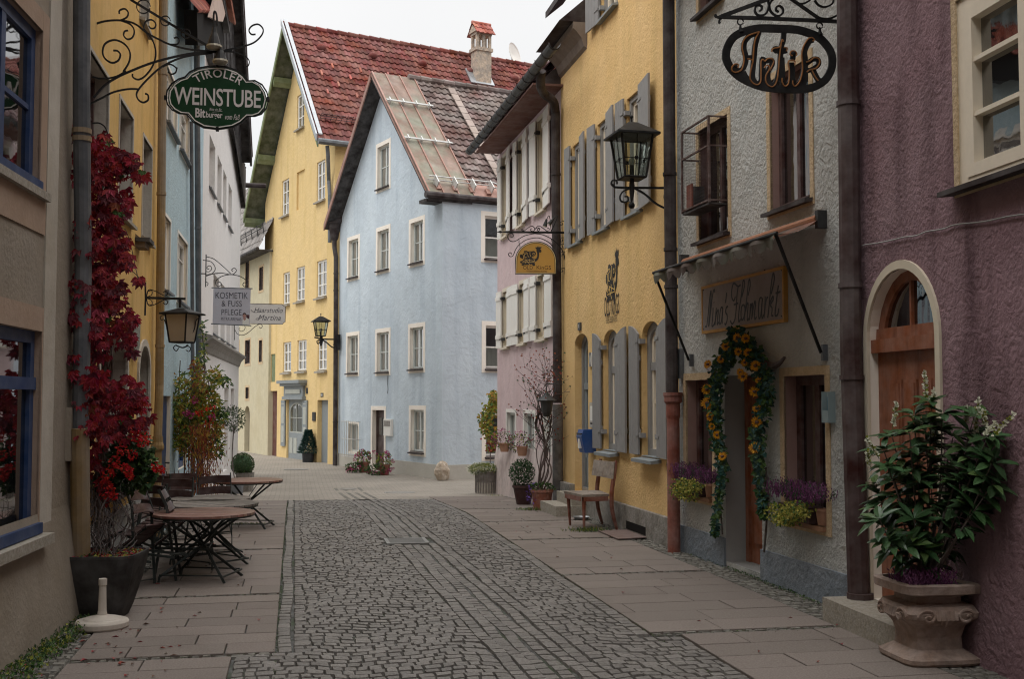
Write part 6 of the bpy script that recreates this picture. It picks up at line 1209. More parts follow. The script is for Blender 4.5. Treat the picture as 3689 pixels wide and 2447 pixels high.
mb.tube(pxs(ws, K, [(1130, 1258), (1130, 1310), (1130, 1360), (1128, 1420), (1128, 1435)]), [.03, .04, .035, .015, .015], 8); mb.ball(ws.P(*ws.px(K, 1128, 1450)), .045, 8, 6)
mb.bar([ws.P(*ws.px(K, 1490, y)) for y in (1215, 1540)], .05, .03, n); mb.obox(ws.P(*ws.px(K, 1480, 1340)), ws.d*.3, n*.02, ZD*.03); mb.obox(ws.P(*ws.px(K, 1480, 1480)), ws.d*.3, n*.02, ZD*.03)
o = mb.build('bracket', None, None); o.parent = root; o.location = o.location-base
# middle lantern on the blue house corner
base = wl_('c5', 500, 806, 39.5); root2 = thing('wall_lantern', (0, 0, 0), 'small black lantern on a bracket beside the corner downpipe of the blue house', 'lantern', 'black wall lanterns')
wpx = base.y/F0; lantern('x', root2, (555-455)/1.96*wpx*.9, (806-700)/1.96*wpx, mt('lantern_glass'), (695-662)/1.96*wpx, lean=.66, rot=20); root2.location = base
ws = sp(39.5); n = ws.n; mb = MB().mat(IR); K = 'c5'; mb.bar(pxs(ws, K, [(455, 815), (520, 828), (630, 830)]), .05, .04, n); S_([(505, 830), (540, 850), (575, 880), (600, 885), (615, 850)], .045, K); S_([(505, 830), (475, 840), (480, 860), (500, 850)], .035, K); mb.tube(pxs(ws, K, [(505, 806), (503, 850), (503, 875)]), [.05, .06, .03], 6)
mb.bar([ws.P(*ws.px(K, 628, y)) for y in (795, 905)], .12, .06, n); o = mb.build('bracket', None, None); o.parent = root2; o.location = o.location-base
# left lantern with milky panes
s_ = 14.6; base = wl_('c2', 1285, 850, s_); wpx = base.y/F0; root3 = thing('wall_lantern', (0, 0, 0), 'black lantern with milky white panes and wavy corner irons on the old yellow house', 'lantern', 'black wall lanterns')
lantern('x', root3, (1370-1170)/1.96*wpx*.86, (850-645)/1.96*wpx, M('milk_glass', '#c9bca8', rough=.3, var=.05, trans=.3), (640-605)/1.96*wpx, lean=.72, rot=-16, flower=False, bulb=False, top_ball=False); root3.location = base
ws = sp(s_); n = ws.n; mb = MB().mat(IR); K = 'c2'; mb.bar(pxs(ws, K, [(1028, 535), (1310, 543)]), .03, .025, n); mb.tube(pxs(ws, K, [(1272, 545), (1270, 605)]), [.018, .012], 6); mb.bar(pxs(ws, K, [(1026, 425), (1028, 540), (1024, 660)]), .02, .02, n)
for sg in (-1, 1): S_([(1035, 535+sg*-5), (1050, 535-sg*55), (1100, 535-sg*45), (1160, 535-sg*15), (1185, 535-sg*30), (1170, 535-sg*48), (1152, 535-sg*35)], .01, K); S_([(1035, 535-sg*5), (1070, 535-sg*20), (1072, 535-sg*50), (1045, 535-sg*45)], .008, K)
S_([(1240, 870), (1225, 890), (1245, 912), (1262, 890)], .01, K); S_([(1240, 870), (1290, 888), (1330, 870)], .016, K); S_([(1315, 870), (1345, 890), (1335, 915), (1312, 905)], .01, K)
S_([(1160, 655), (1132, 670), (1140, 692), (1160, 690), (1175, 740), (1185, 790), (1205, 850)], .009, K); S_([(1390, 650), (1405, 675), (1385, 695), (1375, 750), (1355, 800), (1350, 850)], .009, K)
o = mb.build('bracket', None, None); o.parent = root3; o.location = o.location-base
# ---- small wall pieces ----
ws = W_lyel; q = op(ws, ('c2', 918, 650), ('c2', 962, 975)); mb = MB().mat(M('shield_grey', '#7d8072', rough=.6, var=.35, vs=10)); K = 'c2'
z0 = ws.px(K, 935, 975)[1]; z1 = ws.px(K, 940, 650)[1]; u0 = ws.px(K, 918, 800)[0]; u1 = ws.px(K, 962, 800)[0]
mb.prism([ws.P(a, c_, .02) for a, c_ in ((u0, z0+(z1-z0)*.3), (u0, z0+(z1-z0)*.75), ((u0+u1)/2, z1), (u1, z0+(z1-z0)*.8), (u1, z0+(z1-z0)*.35), ((u0+u1)/2, z0))], ws.n*.03); mb.build('wall_shield', None, None, label='narrow grey painted shield hanging on the old yellow wall beside the creeper', cat='shield')
mb = MB().mat(M('shrine_wood', '#6b5335', rough=.8, var=.3)); u0 = ws.px(K, 955, 140)[0]; z0 = ws.px(K, 970, 188)[1]; z1 = ws.px(K, 970, 95)[1]; mb.prism([ws.P(u0, z0, .0), ws.P(u0, z0, .12), ws.P(u0, z1-.1, .12), ws.P(u0, z1, .0)], ws.d*.35); mb.mat(mt('dark_brown_wood')); mb.wbox(ws, u0-.04, u0+.39, z1-.1, z1-.05, 0, .18); mb.build('wall_shrine', None, None, label='small wooden wall shrine box high on the old yellow house', cat='shrine')
ws = W_grey; q = op(ws, ('d5', 570, 1195), ('d5', 645, 1420)); z1 = ws.px('d5', 600, 1200)[1]; z0 = ws.px('d5', 600, 1418)[1]; b = thing('leaflet_box', ws.P(q[0], z0), 'clear plastic leaflet box with blue brochures on the grey wall beside the right window', 'leaflet box')
mb = MB().mat(M('clear_plastic', '#8fa0a3', rough=.2, var=.05)); mb.wbox(ws, q[0]+.03, q[1]-.04, z0, z1, .0, .012); mb.wbox(ws, q[0]+.03, q[0]+.036, z0, z1, .012, .08); mb.wbox(ws, q[1]-.046, q[1]-.04, z0, z1, .012, .08); mb.wbox(ws, q[0]+.036, q[1]-.046, z0, z0+.01, .012, .08); mb.wbox(ws, q[0]+.036, q[1]-.046, z0+.01, z0+.12, .07, .076); mb.build('case', None, b)
for k, c_ in enumerate(('#5f8fa5', '#3f6f95', '#9bb4bd')): mb = MB().mat(M('brochure_%d' % k, c_)); mb.wbox(ws, q[0]+.05+k*.035, q[0]+.08+k*.035, z0+.012, z1-.05-k*.02, .02+k*.008, .03+k*.01); mb.build('brochure', None, b)
# horns over the garland
ws = W_grey; b = thing('cattle_horns', ws.P(*ws.px('e5', 1300, 1290)), 'pair of dark brown curved cattle horns above the doorway behind the sunflower garland', 'horns')
mb = MB().mat(M('horn', '#3a1d14', rough=.3, var=.3, vs=10)); mb.tube(cat_rom(pxs(ws, 'e5', [(1180, 1240), (1260, 1270), (1340, 1285), (1420, 1250), (1485, 1180)], .1), 5), [.05]*6+[.05-.0022*k*1.1 for k in range(15)], 8); mb.tube(cat_rom(pxs(ws, 'e5', [(700, 1350), (600, 1360), (520, 1320), (480, 1270)], .1), 5), [.04-.0022*k for k in range(16)], 8); mb.build('horn', None, b, kind='stuff')
# window cage
K = 'd1'; W = W_grey; OC = .23
uA_, zA_ = W.px(K, 1492, 935, OC); uB_, _ = W.px(K, 1672, 810, OC); zT = (zA_+W.px(K, 1672, 812, OC)[1])/2; zB = W.px(K, 1500, 1505, OC)[1]; wu0, wu1 = U1[0], U1[1]
uA_, uB_ = min(uA_, wu0), wu1
uB_ = W.px(K, 1672, 900, OC)[0]
b = thing('window_cage', W.P(uA_, zB), 'rusty wire cage with a plank floor projecting from the grey house upper window', 'window cage')
mb = MB().mat(mt('rust_iron')); zm = W.px(K, 1500, 1122, OC)[1]
for z in (zT, zm, zB+.03): mb.bar([W.P(uA_, z, .0), W.P(uA_, z, OC), W.P(uB_, z, OC), W.P(uB_, z, 0)], .025, .02, ZD)
for u in (uA_, uB_): mb.bar([W.P(u, zB, OC), W.P(u, zT, OC)], .025, .025, W.n)
mb.build('cage_frame', None, b)
mb = MB().mat(M('wire', '#3b2a22', rough=.7, metal=.3))
for k in range(1, 14): u = uA_+(uB_-uA_)*k/14; mb.tube([W.P(u, zB, OC), W.P(u, zT, OC)], .0014, 3)
for k in range(1, 26): z = zB+(zT-zB)*k/26; mb.tube([W.P(uA_, z, .02), W.P(uA_, z, OC), W.P(uB_, z, OC), W.P(uB_, z, .02)], .0014, 3)
for k in range(1, 8):
    for u in (uA_, uB_): mb.tube([W.P(u, zB, OC*k/8), W.P(u, zT, OC*k/8)], .0014, 3)
mb.build('wire_mesh', None, b)
mb = MB().mat(mt('dark_brown_wood')); mb.wbox(W, uA_, uB_, zB-.02, zB, .0, OC); mb.wbox(W, uA_+.1, uA_+.32, zB, zB+.3, .06, .2); mb.mat(M('board_brown', '#7c3a24', rough=.6, var=.3)); mb.wbox(W, uA_+.12, uA_+.3, zB+.02, zB+.34, .201, .22); mb.build('plank_floor', None, b)
# decorative wall irons near the big lantern
mb = MB().mat(IR); K = 'd1'
# ================= FURNITURE AND PLANTS =================
SL = M('slat_brown', '#7a4c3a', rough=.4, var=.3, vs=8, spec=.25, island=.4); SG = M('slat_grey', '#6a6158', rough=.7, var=.3, vs=8, island=.35)
SC = M('chair_slat', '#3c1a15', rough=.3, var=.2, vs=8, spec=.3, island=.15); GI = M('green_iron', '#14221c', rough=.45, metal=.2, var=.2)
def table(loc, rz, mat_, r=.56, label=''):
    root = thing('bistro_table', (0, 0, 0), label, 'table', 'round folding tables outside the wine bar')
    mb = MB().mat(mat_); n_ = 15; w_ = 2*r/n_
    for k in range(n_):
        y0, y1 = -r+k*w_+.006, -r+(k+1)*w_-.006; pts = []
        h = lambda y: math.sqrt(max(.0001, r*r-y*y))
        a = [(-h(y), y) for y in (y0, (y0+y1)/2, y1)]; c_ = [(h(y), y) for y in (y1, (y0+y1)/2, y0)]
        mb.prism([Vector((x, y, .715)) for x, y in a+c_], ZD*.025)
    mb.build('tabletop', None, root)
    mb = MB().mat(GI)
    mb.bar([Vector((r*.97*math.cos(a_*.2618), r*.97*math.sin(a_*.2618), .705)) for a_ in range(24)], .02, .02, ZD, True)
    for x in (-.22, .22): mb.box((x, 0, .70), .04, r*1.5, .022)
    mb.build('rim', None, root)
    for y in (-.3, .3):
        mb = MB().mat(GI); sg = 1 if y > 0 else -1
        mb.bar([Vector((-.34, -y, .69)), Vector((.02, 0, .36)), Vector((.36, y*.9, 0))], .03, .012, Vector((0, 1, 0))); mb.bar([Vector((.34, -y*.94, .69)), Vector((.0, .0, .38)), Vector((-.37, y, .06)), Vector((-.38, y, .0))], .026, .012, Vector((0, 1, 0))); mb.build('leg', None, root)
    mb = MB().mat(GI)
    for x in (-.37, .34): mb.bar([Vector((x, -.3, .07)), Vector((x, .3, .07))], .02, .012, Vector((1, 0, 0)))
    for y in (-.3, .3): mb.bar([Vector((-.37, y, .08)), Vector((.33, y*.9, .08))], .016, .01, Vector((0, 1, 0)))
    mb.tube([Vector((0, -.3, .37)), Vector((0, .3, .37))], .009, 6); mb.tube([Vector((-.3, .28, .1)), Vector((.2, -.2, .68))], .006, 5); mb.build('stretcher', None, root)
    root.location = loc; root.rotation_euler = (0, 0, rz); return root
def chair_():
    root = thing('folding_chair', (0, 0, 0), '', 'chair', 'folding chairs outside the wine bar')
    for x in (-.21, .21):
        mb = MB().mat(GI); mb.bar([Vector((x, .24, 0)), Vector((x, -.02, .42)), Vector((x, -.2, .7)), Vector((x, -.25, .9))], .03, .012, Vector((1, 0, 0))); mb.build('frame', None, root)
        mb = MB().mat(GI); mb.bar([Vector((x*.86, -.27, 0)), Vector((x*.86, .2, .44))], .026, .012, Vector((1, 0, 0))); mb.build('leg', None, root)
    mb = MB().mat(SC)
    for k in range(6): mb.box((0, -.19+k*.076, .455-.012*math.sin(k*.6)), .42, .066, .016)
    mb.build('seat', None, root)
    mb = MB().mat(SC)
    for z in (.68, .82):
        y = -.19-(z-.68)*.25; pts = [Vector((-.215+.043*k, y-.03*math.sin(math.pi*k/10), z)) for k in range(11)]
        mb.bar(pts, .016, .1, Vector((0, -.2, 1)).normalized())
    mb.build('backrest', None, root)
    mb = MB().mat(GI); mb.tube([Vector((-.2, .22, .05)), Vector((.2, .22, .05))], .007, 5); mb.tube([Vector((-.18, -.25, .05)), Vector((.18, -.25, .05))], .007, 5); mb.bar([Vector((-.19, -.2, .44)), Vector((-.19, .22, .44))], .02, .012, Vector((1, 0, 0))); mb.bar([Vector((.19, -.2, .44)), Vector((.19, .22, .44))], .02, .012, Vector((1, 0, 0))); mb.build('seat_frame', None, root)
    mb = MB().mat(M('rivet_steel', '#b9bcbd', rough=.25, metal=.8))
    for x in (-.16, .16):
        for k in range(6): mb.ball((x, -.19+k*.076, .465-.012*math.sin(k*.6)), .006, 5, 3)
    mb.build('rivet', None, root, kind='stuff'); return root
def tp(K, x, y, z): # point at height z seen at pixel
    r = ray(K, x, y); k = (z-H)/r.z; p = CAM+r*k; return p
t1 = tp('D', 470, 1184, .735); t1.z = 0; table(t1, -A0+rad(4), SL, label='nearest round table with a reddish brown slatted top, beside the dark planter')
t2 = tp('D', 488, 1163, .735); t2.z = 0; table(t2, -A0-rad(25), SG, label='second nearest round table, its grey weathered top overlapping the nearest brown one')
t3 = tp('D', 487, 1151, .735); t3.z = 0; table(t3, -A0+rad(38), SG, r=.5, label='third round table from the front with a grey weathered top')
t4 = tp('D', 572, 1109, .735); t4.z = 0; table(t4, -A0+rad(8), SL, r=.54, label='farthest round table with a brown top, by the grey flower tub')
proto = chair_(); CH = [
 ((-4.0, 11.75, .0), (rad(-34), 0, rad(95)), 'folding chair tipped forward against the nearest table, right behind the dark planter'),
 ((-3.72, 12.1, .03), (rad(-38), rad(4), rad(80)), 'folding chair tipped under the nearest table with its seat slats showing'),
 ((-4.15, 13.3, .02), (rad(-20), 0, rad(150)), 'folding chair with two wide back slats leaning on the second table'),
 ((-4.32, 14.6, .03), (rad(-14), 0, rad(170)), 'folding chair with a curved brown back standing behind the third table'),
 ((-3.95, 15.2, .0), (rad(-12), rad(3), rad(190)), 'folding chair with a broad curved back just left of the farthest table'),
 ((-4.6, 14.2, .05), (rad(-24), 0, rad(130)), 'folding chair leaning on the wall side of the third table'),
 ((-4.86, 15.4, .0), (rad(-12), 0, rad(160)), 'folding chair nearest the yellow downpipe foot'),
 ((-4.35, 12.3, .0), (rad(-42), rad(6), rad(120)), 'folding chair tilted steeply between the window box and the nearest table'),
 ((-4.15, 12.0, .0), (rad(-50), rad(-6), rad(70)), 'folding chair lying lowest behind the planter with its legs toward the wall'),
 ((-3.55, 12.75, .0), (rad(-40), 0, rad(100)), 'folding chair wedged under the middle of the two overlapping tables'),
 ((-4.75, 16.3, .0), (rad(-6), 0, rad(200)), 'hindmost folding chair standing by the yellow leaved shrub')]
for i, (l_, r_, lb) in enumerate(CH):
    if i == 0: proto.location = l_; proto.rotation_euler = r_; proto['label'] = lb
    else: copy_tree(proto, l_, r_, lb)
# fix tipped chairs: keep feet above the ground
bpy.context.view_layer.update()
for o in list(sc.objects):
    if o.get('category') == 'chair' and o.name.startswith('folding'):
        mz = min((c.matrix_world @ v.co).z for c in o.children for v in c.data.vertices); o.location.z += gz(o.location.y)-mz
# ---- white parasol base ----
def foliage(mb, c, r, n_, L_, W_, m_list, flat=1, droop=.2, up=.35, eight=False, hollow=.55, rs=(1, 1, 1), dirf=None):
    for k in range(n_):
        while True:
            v = Vector((R.uniform(-1, 1), R.uniform(-1, 1), R.uniform(-1, 1)))
            if hollow < v.length < 1: break
        p = Vector(c)+Vector((v.x*r*rs[0], v.y*r*rs[1], v.z*r*rs[2])); d = (v.normalized()+Vector((R.uniform(-.8, .8), R.uniform(-.8, .8), R.uniform(-.5, .8)+up))).normalized()
        if dirf: d = (d+Vector(dirf)).normalized()
        nn_ = (v.normalized()+ZD*.6+Vector((R.uniform(-.6, .6), R.uniform(-.6, .6), R.uniform(-.3, .3)))).normalized(); s_ = R.uniform(.65, 1.2); mb.mat(R.choice(m_list))
        (mb.leaf8 if eight else mb.leaf)(p, d, nn_, L_*s_, W_*s_, droop=droop)
LF = dict(rough=.5, spec=.18)
L_dk = M('leaf_dark', '#2a4a22', island=.35, trans=.12, **LF); L_md = M('leaf_mid', '#48672a', island=.35, trans=.2, **LF); L_yg = M('leaf_yellow_green', '#8a8f2e', island=.35, trans=.3, **LF); L_yl = M('leaf_yellow', '#a8842c', island=.3, trans=.3, **LF)
L_rd = M('leaf_crimson', '#931527', rough=.5, spec=.12, island=.4, trans=.3); L_rd2 = M('leaf_dark_crimson', '#661426', rough=.5, spec=.12, island=.4, trans=.25); L_or = M('leaf_rust', '#8f4520', island=.35, trans=.25, **LF); L_bl = M('leaf_blue_green', '#24514a', island=.3, trans=.1, **LF)
F_rd = M('petal_red', '#c8201c', rough=.6, var=.05, island=.25, trans=.2); F_pk = M('petal_pink', '#b8497a', rough=.6, var=.05, island=.3, trans=.2); F_pu = M('petal_heather', '#6f3a63', rough=.7, var=.1, island=.35, trans=.15); F_wh = M('petal_white', '#e3e3cf', rough=.6, var=.05, island=.1, trans=.2); F_ye = M('petal_yellow', '#dd9d16', rough=.55, var=.1, island=.25, trans=.2)
BK = M('bark', '#51443a', rough=.9, var=.3, vs=10); SOIL = M('soil', '#2c2119', rough=1, var=.4, vs=20); LAU = M('leaf_laurel', '#2a4f22', rough=.28, spec=.35, island=.35, var=.1)
def twig(mb, p, d, L_, r, depth=2, sp_=.5, curl=.3):
    pts = [Vector(p)]; d = d.normalized()
    for k in range(5): d = (d+Vector((R.uniform(-curl, curl), R.uniform(-curl, curl), R.uniform(-curl*.6, curl)))).normalized(); pts.append(pts[-1]+d*L_/5)
    mb.tube(pts, [r*(1-.14*k) for k in range(6)], 4, caps=False); ends = [pts[-1]]
    if depth:
        for q in pts[2:]: dd = (d+Vector((R.uniform(-1, 1), R.uniform(-1, 1), R.uniform(-.4, .8)))*sp_*1.6).normalized(); ends += twig(mb, q, dd, L_*.55, r*.5, depth-1, sp_, curl)
    return ends
p = gnd('c3', 680, 1225); b = thing('parasol_base', p, 'white plastic parasol base with an empty tube in front of the dark planter', 'parasol base')
s_ = p.y/F0/1.851; WP = M('white_plastic', '#c9c0b4', rough=.4, var=.1, vs=6); mb = MB().mat(WP); r_ = 170*s_; mb.lathe([(r_*.96, 0), (r_, .015), (r_, .05), (r_*.95, .066), (r_*.72, .072), (r_*.66, .085), (r_*.3, .105), (.05, .11)], p, 32); mb.build('foot', None, b, smooth=False)
mb = MB().mat(WP); mb.lathe([(.045, .1), (.036, .15), (.03, .35), (.028, .37)], p, 16); mb.lathe([(.034, .365), (.036, .37), (.036, .42), (.033, .425)], p, 16); mb.build('tube', None, b)
# ---- dark planter with bare stems ----
pc = Vector((-3.78, 10.52, 0)); b = thing('planter', pc, 'big dark tapered planter with bare tangled stems of the red creeper', 'planter'); rz = rad(2)
mb = MB().mat(M('planter_dark', '#181311', rough=.75, var=.2, vs=4)); mb.lathe([(.2, 0), (.24, .1), (.31, .35), (.355, .56), (.355, .585), (.33, .585), (.325, .54)], pc, 32, sq=6, rz=rz); mb.build('pot', None, b)
mb = MB().mat(SOIL); mb.lathe([(.31, .5), (.31, .55), (.02, .56)], pc, 20, sq=6, rz=rz); mb.build('soil', None, b)
mb = MB()
for k in range(420): q = pc+Vector((R.uniform(-.31, .31), R.uniform(-.31, .31), .56)); mb.mat(R.choice((L_dk, L_yg, L_rd, L_or))); mb.leaf(q, Vector((R.uniform(-1, 1), R.uniform(-1, 1), .5)), ZD, .045, .03)
mb.build('ground_cover', None, b, kind='stuff')
mb = MB().mat(M('stem_grey', '#4e403b', rough=.9, var=.3, vs=14))
for k in range(34):
    q0 = pc+Vector((R.uniform(-.3, .12), R.uniform(-.2, .2), .55)); tgt = Vector((-3.95+R.uniform(-.16, .22), 11.0+R.uniform(-.1, .2), R.uniform(1.2, 2.0))); a = [q0]
    for j in range(1, 7): a.append(q0.lerp(tgt, j/7)+Vector((R.uniform(-.12, .12), R.uniform(-.1, .1), R.uniform(-.06, .06)))*(1.4-j*.15))
    a.append(tgt); mb.tube(cat_rom(a, 3), R.uniform(.003, .008), 4, caps=False)
for k in range(12): twig(mb, pc+Vector((R.uniform(-.3, .2), R.uniform(-.2, .1), .56)), Vector((R.uniform(-.7, .4), R.uniform(-.3, .3), 1)), .5, .006, 1, .8, .7)
mb.build('stem', None, b, kind='stuff')
# ---- red creeper ----
b = thing('red_creeper', (-4.0, 11.0, .6), 'crimson Virginia creeper climbing the grey downpipe on the left', 'creeper')
VB = [(195,600,24,60,50),(190,700,26,60,60),(188,870,32,50,110),(200,950,28,50,100),(198,1020,22,30,40),(172,275,14,30,40),(165,330,12,30,26),(172,380,14,25,26),(172,420,14,20,20),(195,330,20,10,0),(232,345,26,38,120),(265,380,42,40,170),(300,370,24,22,60),(325,405,14,12,26),(240,410,35,45,160),(228,480,50,40,210),(270,470,35,40,130),(175,510,28,35,110),(195,560,36,40,150),(250,555,45,40,190),(285,600,22,22,60),(320,640,14,10,14),(225,610,42,40,160),(175,660,32,40,140),(165,690,24,26,70),(240,680,50,40,190),(205,745,42,38,150),(265,730,38,36,130),(300,735,18,16,36),(300,790,14,26,34),(225,800,42,34,110),(285,770,26,24,60),(180,820,26,26,60),(205,870,40,26,80),(240,905,44,30,110),(285,905,44,40,150),(205,960,34,34,90),(255,970,50,40,160),(315,950,32,44,110),(215,1030,30,40,60),(290,1000,30,16,40),(225,1085,26,30,34),(240,1140,14,24,12)]
mb = MB()
for x, y, rx, ry, n_ in VB:
    for k in range(int(n_*.52)+1):
        a = R.uniform(0, 6.28); q = math.sqrt(R.uniform(0, 1)); px_, py_ = x+rx*q*math.cos(a)*1.08, y+ry*q*math.sin(a)
        Y = (10.45 if x < 215 else 10.8)+R.uniform(-.3, .3); r = ray('D', px_, py_); p = CAM+r*(Y/r.y); base_d = Vector((R.uniform(-.5, .6), -.55, -.9+R.uniform(-.3, .5))).normalized(); mm = R.choice((L_rd, L_rd, L_rd, L_rd2, L_rd2, L_rd)) if R.random() < .96 else R.choice((L_or, L_md))
        nl = R.choice((3, 5, 5)); ln = R.choice((R.uniform(.035, .07), R.uniform(.05, .09), R.uniform(.075, .125))); mb.mat(mm); nrm = Vector((R.uniform(-.5, .5), -1, R.uniform(0, .8))).normalized(); sd_ = base_d.cross(nrm).normalized()
        for j in range(nl): an = (j-(nl-1)/2)*.62; d = (base_d*math.cos(an)+sd_*math.sin(an)).normalized(); mb.leaf(p, d, nrm, ln*(1-.22*abs(an)), ln*.46, fold=.1, droop=.2)
mb.build('foliage', None, b)
mb = MB().mat(mt('bark'))
for a_ in range(9):
    pts = [];
    for y in (1180, 1090, 1000, 900, 800, 700, 600, 500, 400, 330): xx = 235+18*math.sin(y*.011+a_)+a_*5-20; r = ray('D', xx-(25 if 480 < y < 720 else 0), y); pts.append(CAM+r*((11.1+R.uniform(-.05, .1))/r.y))
    mb.tube(cat_rom(pts[:R.choice((7, 9, 10))], 3), R.uniform(.006, .014), 5)
for pl_ in ([(265,420),(300,372),(325,400),(332,415)], [(250,545),(290,530),(318,640),(326,645)], [(280,620),(300,622),(325,645)], [(270,1000),(345,1010)], [(275,995),(330,985),(352,965)]):
    mb.tube(cat_rom([CAM+ray('D', x, y)*(10.95/ray('D', x, y).y) for x, y in pl_], 4), .004, 4)
mb.build('stem', None, b)
# ---- geranium window box ----
W = W_lyel; b = thing('window_box', W.P(2, .95, .2), 'window box of red geraniums with green leaves on the old yellow house behind the creeper', 'window box')
mb = MB().mat(M('box_brown', '#3a2b25', rough=.8)); mb.wbox(W, 1.0, 3.2, .96, 1.15, .03, .26); mb.build('box', None, b)
mb = MB()
GB = [(250, 1120, 26), (275, 1090, 34), (300, 1070, 36), (318, 1040, 34), (335, 1075, 26), (300, 1105, 28), (330, 1110, 18), (285, 1045, 24)]
def at_(x, y, Y): r = ray('D', x, y); return CAM+r*(Y/r.y)
for x, y, r_ in GB: q = at_(x, y, 10.9); foliage(mb, q, r_*10.9/2600, 110, .075, .07, [L_dk, L_md, L_dk], up=.1, hollow=.3)
mb.build('foliage', None, b)
mb = MB().mat(F_rd)
for x, y, r_ in ((315,1008,13),(335,1012,12),(362,1080,9),(372,1086,7),(305,1050,11),(288,1080,8),(330,1020,12),(252,1095,12),(262,1082,10),(245,1120,10),(296,1088,8),(300,1100,6),(255,1130,7),(265,1065,10),(244,1140,9),(262,1146,6),(280,1040,9)):
    q = at_(x, y, 10.6); foliage(mb, q, r_*10.6/2600, 34, .03, .03, [F_rd], hollow=.5, up=0)
mb.build('blossom', None, b, kind='stuff')
# ---- weeds and fallen leaves ----
mb = MB()
for k in range(2600):
    s_ = R.uniform(7.2, 10.9); f = R.random()**2; t_ = -2.14+(-.0)-.05*(11-s_)*.8+.12+f*.32; 
    if R.random() < .3*(s_ < 8.6): continue
    q = st(s_, t_, .0); mb.mat(R.choice((L_dk, L_md, L_md, L_yg))); mb.leaf(q+ZD*R.uniform(0, .05), Vector((R.uniform(-1, 1), R.uniform(-1, 1), R.uniform(.3, 1.5))), Vector((R.uniform(-1, 1), R.uniform(-1, 1), 1)), R.uniform(.02, .05), R.uniform(.015, .03))
for k in range(700): s_ = R.uniform(9.9, 15); q = st(s_, 5.1-R.random()**2*.1+(0 if s_ > 10.8 else -.02), 0); mb.mat(R.choice((L_dk, L_md))); mb.leaf(q, Vector((R.uniform(-1, 1), R.uniform(-1, 1), R.uniform(.2, 1))), ZD, R.uniform(.01, .035), .015)
for (K, x, y, sp_, n_, hh) in (('d3', 770, 585, .16, 260, .09), ('d3', 395, 445, .14, 160, .08), ('d3', 580, 462, .06, 50, .05), ('c3', 1590, 540, .1, 60, .05), ('c3', 1690, 540, .1, 70, .05), ('d3', 150, 348, .1, 40, .05), ('d3', 1270, 458, .08, 30, .05)):
    c_ = gnd(K, x, y)
    for k in range(n_): q = c_+Vector((R.gauss(0, sp_), R.gauss(0, sp_*.5), 0)); mb.mat(R.choice((L_md, L_dk, L_yg))); mb.leaf(q, Vector((R.uniform(-.5, .5), R.uniform(-.5, .5), 1)), Vector((1, R.uniform(-1, 1), 0)), R.uniform(.4, 1)*hh, .012)
mb.build('weeds', None, None, label='green weeds growing along the foot of the walls and in paving joints', cat='weeds', kind='stuff')
mb = MB(); MO = M('moss', '#3a4d1c', rough=1, island=.3)
for k in range(2600):   # moss in joints
    e_ = R.random()
    if e_ < .5: s_, t_ = R.uniform(6, 24), TL-.005+R.gauss(0, .008)
    elif e_ < .8: s_, t_ = R.uniform(6, 22), TR_+.005+R.gauss(0, .01)
    else: s_, t_ = R.choice((6.55, 9.18, 11.95, 9.32))+R.gauss(0, .03), R.choice((R.uniform(-1.7, -.1), R.uniform(3, 4.7)))
    q = st(s_, t_, -.008); mb.mat(MO); mb.leaf(q, Vector((R.uniform(-1, 1), R.uniform(-1, 1), R.uniform(.0, .5))), ZD, R.uniform(.008, .022), .012)
mb.build('moss', None, None, label='thin moss in the joints between slabs and cobbles', cat='moss', kind='stuff')
mb = MB(); FL = M('fallen_red', '#7d2a28', rough=.7, island=.4); FB = M('fallen_brown', '#5a3f2a', rough=.8, island=.4)
for k in range(85):
    if R.random() < .6: s_, t_ = R.gauss(9.6, .9), R.uniform(-2.0, -.9)
    else: s_, t_ = R.uniform(8, 18), R.choice((R.uniform(3.1, 5), R.uniform(-1.9, -.2)))
    q = st(s_, t_, .008); mb.mat(R.choice((FL, FL, FB))); a = R.uniform(0, 6.28); mb.leaf(q, Vector((math.cos(a), math.sin(a), .15)), ZD, R.uniform(.03, .07), R.uniform(.02, .045), fold=.25)
mb.build('fallen_leaves', None, None, label='red and brown fallen leaves scattered on the pavement', cat='fallen leaves', kind='stuff')
# ---- shrubs by the light blue house ----
b = thing('tall_shrub', gnd('D', 445, 1150), 'tall yellow green shrub with climbing stems and pink blossoms against the light blue house', 'shrub'); mb = MB(); Y0 = 18.5
SH = [(420,900,26,40,'y',90),(405,950,24,40,'y',90),(425,985,36,40,'y',130),(455,860,12,36,'o',45),(462,905,20,36,'o',80),(468,820,8,30,'g',20),(480,930,30,40,'y',130),(515,880,20,12,'g',24),(495,870,20,20,'y',40),(450,960,34,40,'y',150),(485,985,30,34,'y',120),(505,950,22,30,'g',60),(410,1010,26,30,'y',80),(445,1020,38,34,'y',150),(490,1030,28,30,'g',80),(395,930,14,36,'y',30),(470,770,5,30,'g',10)]
for x, y, rx, ry, c_, n_ in SH:
    for k in range(int(n_*3)):
        a = R.uniform(0, 6.28); q = math.sqrt(R.random()); p = at_(x+rx*q*math.cos(a), y+ry*q*math.sin(a), Y0+R.uniform(-.35, .35)); mb.mat(R.choice({'y': (L_yg, L_yg, L_md, L_yl), 'o': (L_yl, L_or, L_yg), 'g': (L_md, L_dk, L_yg)}[c_]))
        mb.leaf(p, Vector((R.uniform(-1, 1), R.uniform(-1, .3), R.uniform(-1, .6))), Vector((R.uniform(-.5, .5), -1, .5)), R.uniform(.06, .12), R.uniform(.02, .04))
mb.build('foliage', None, b)
mb = MB().mat(mt('bark'))
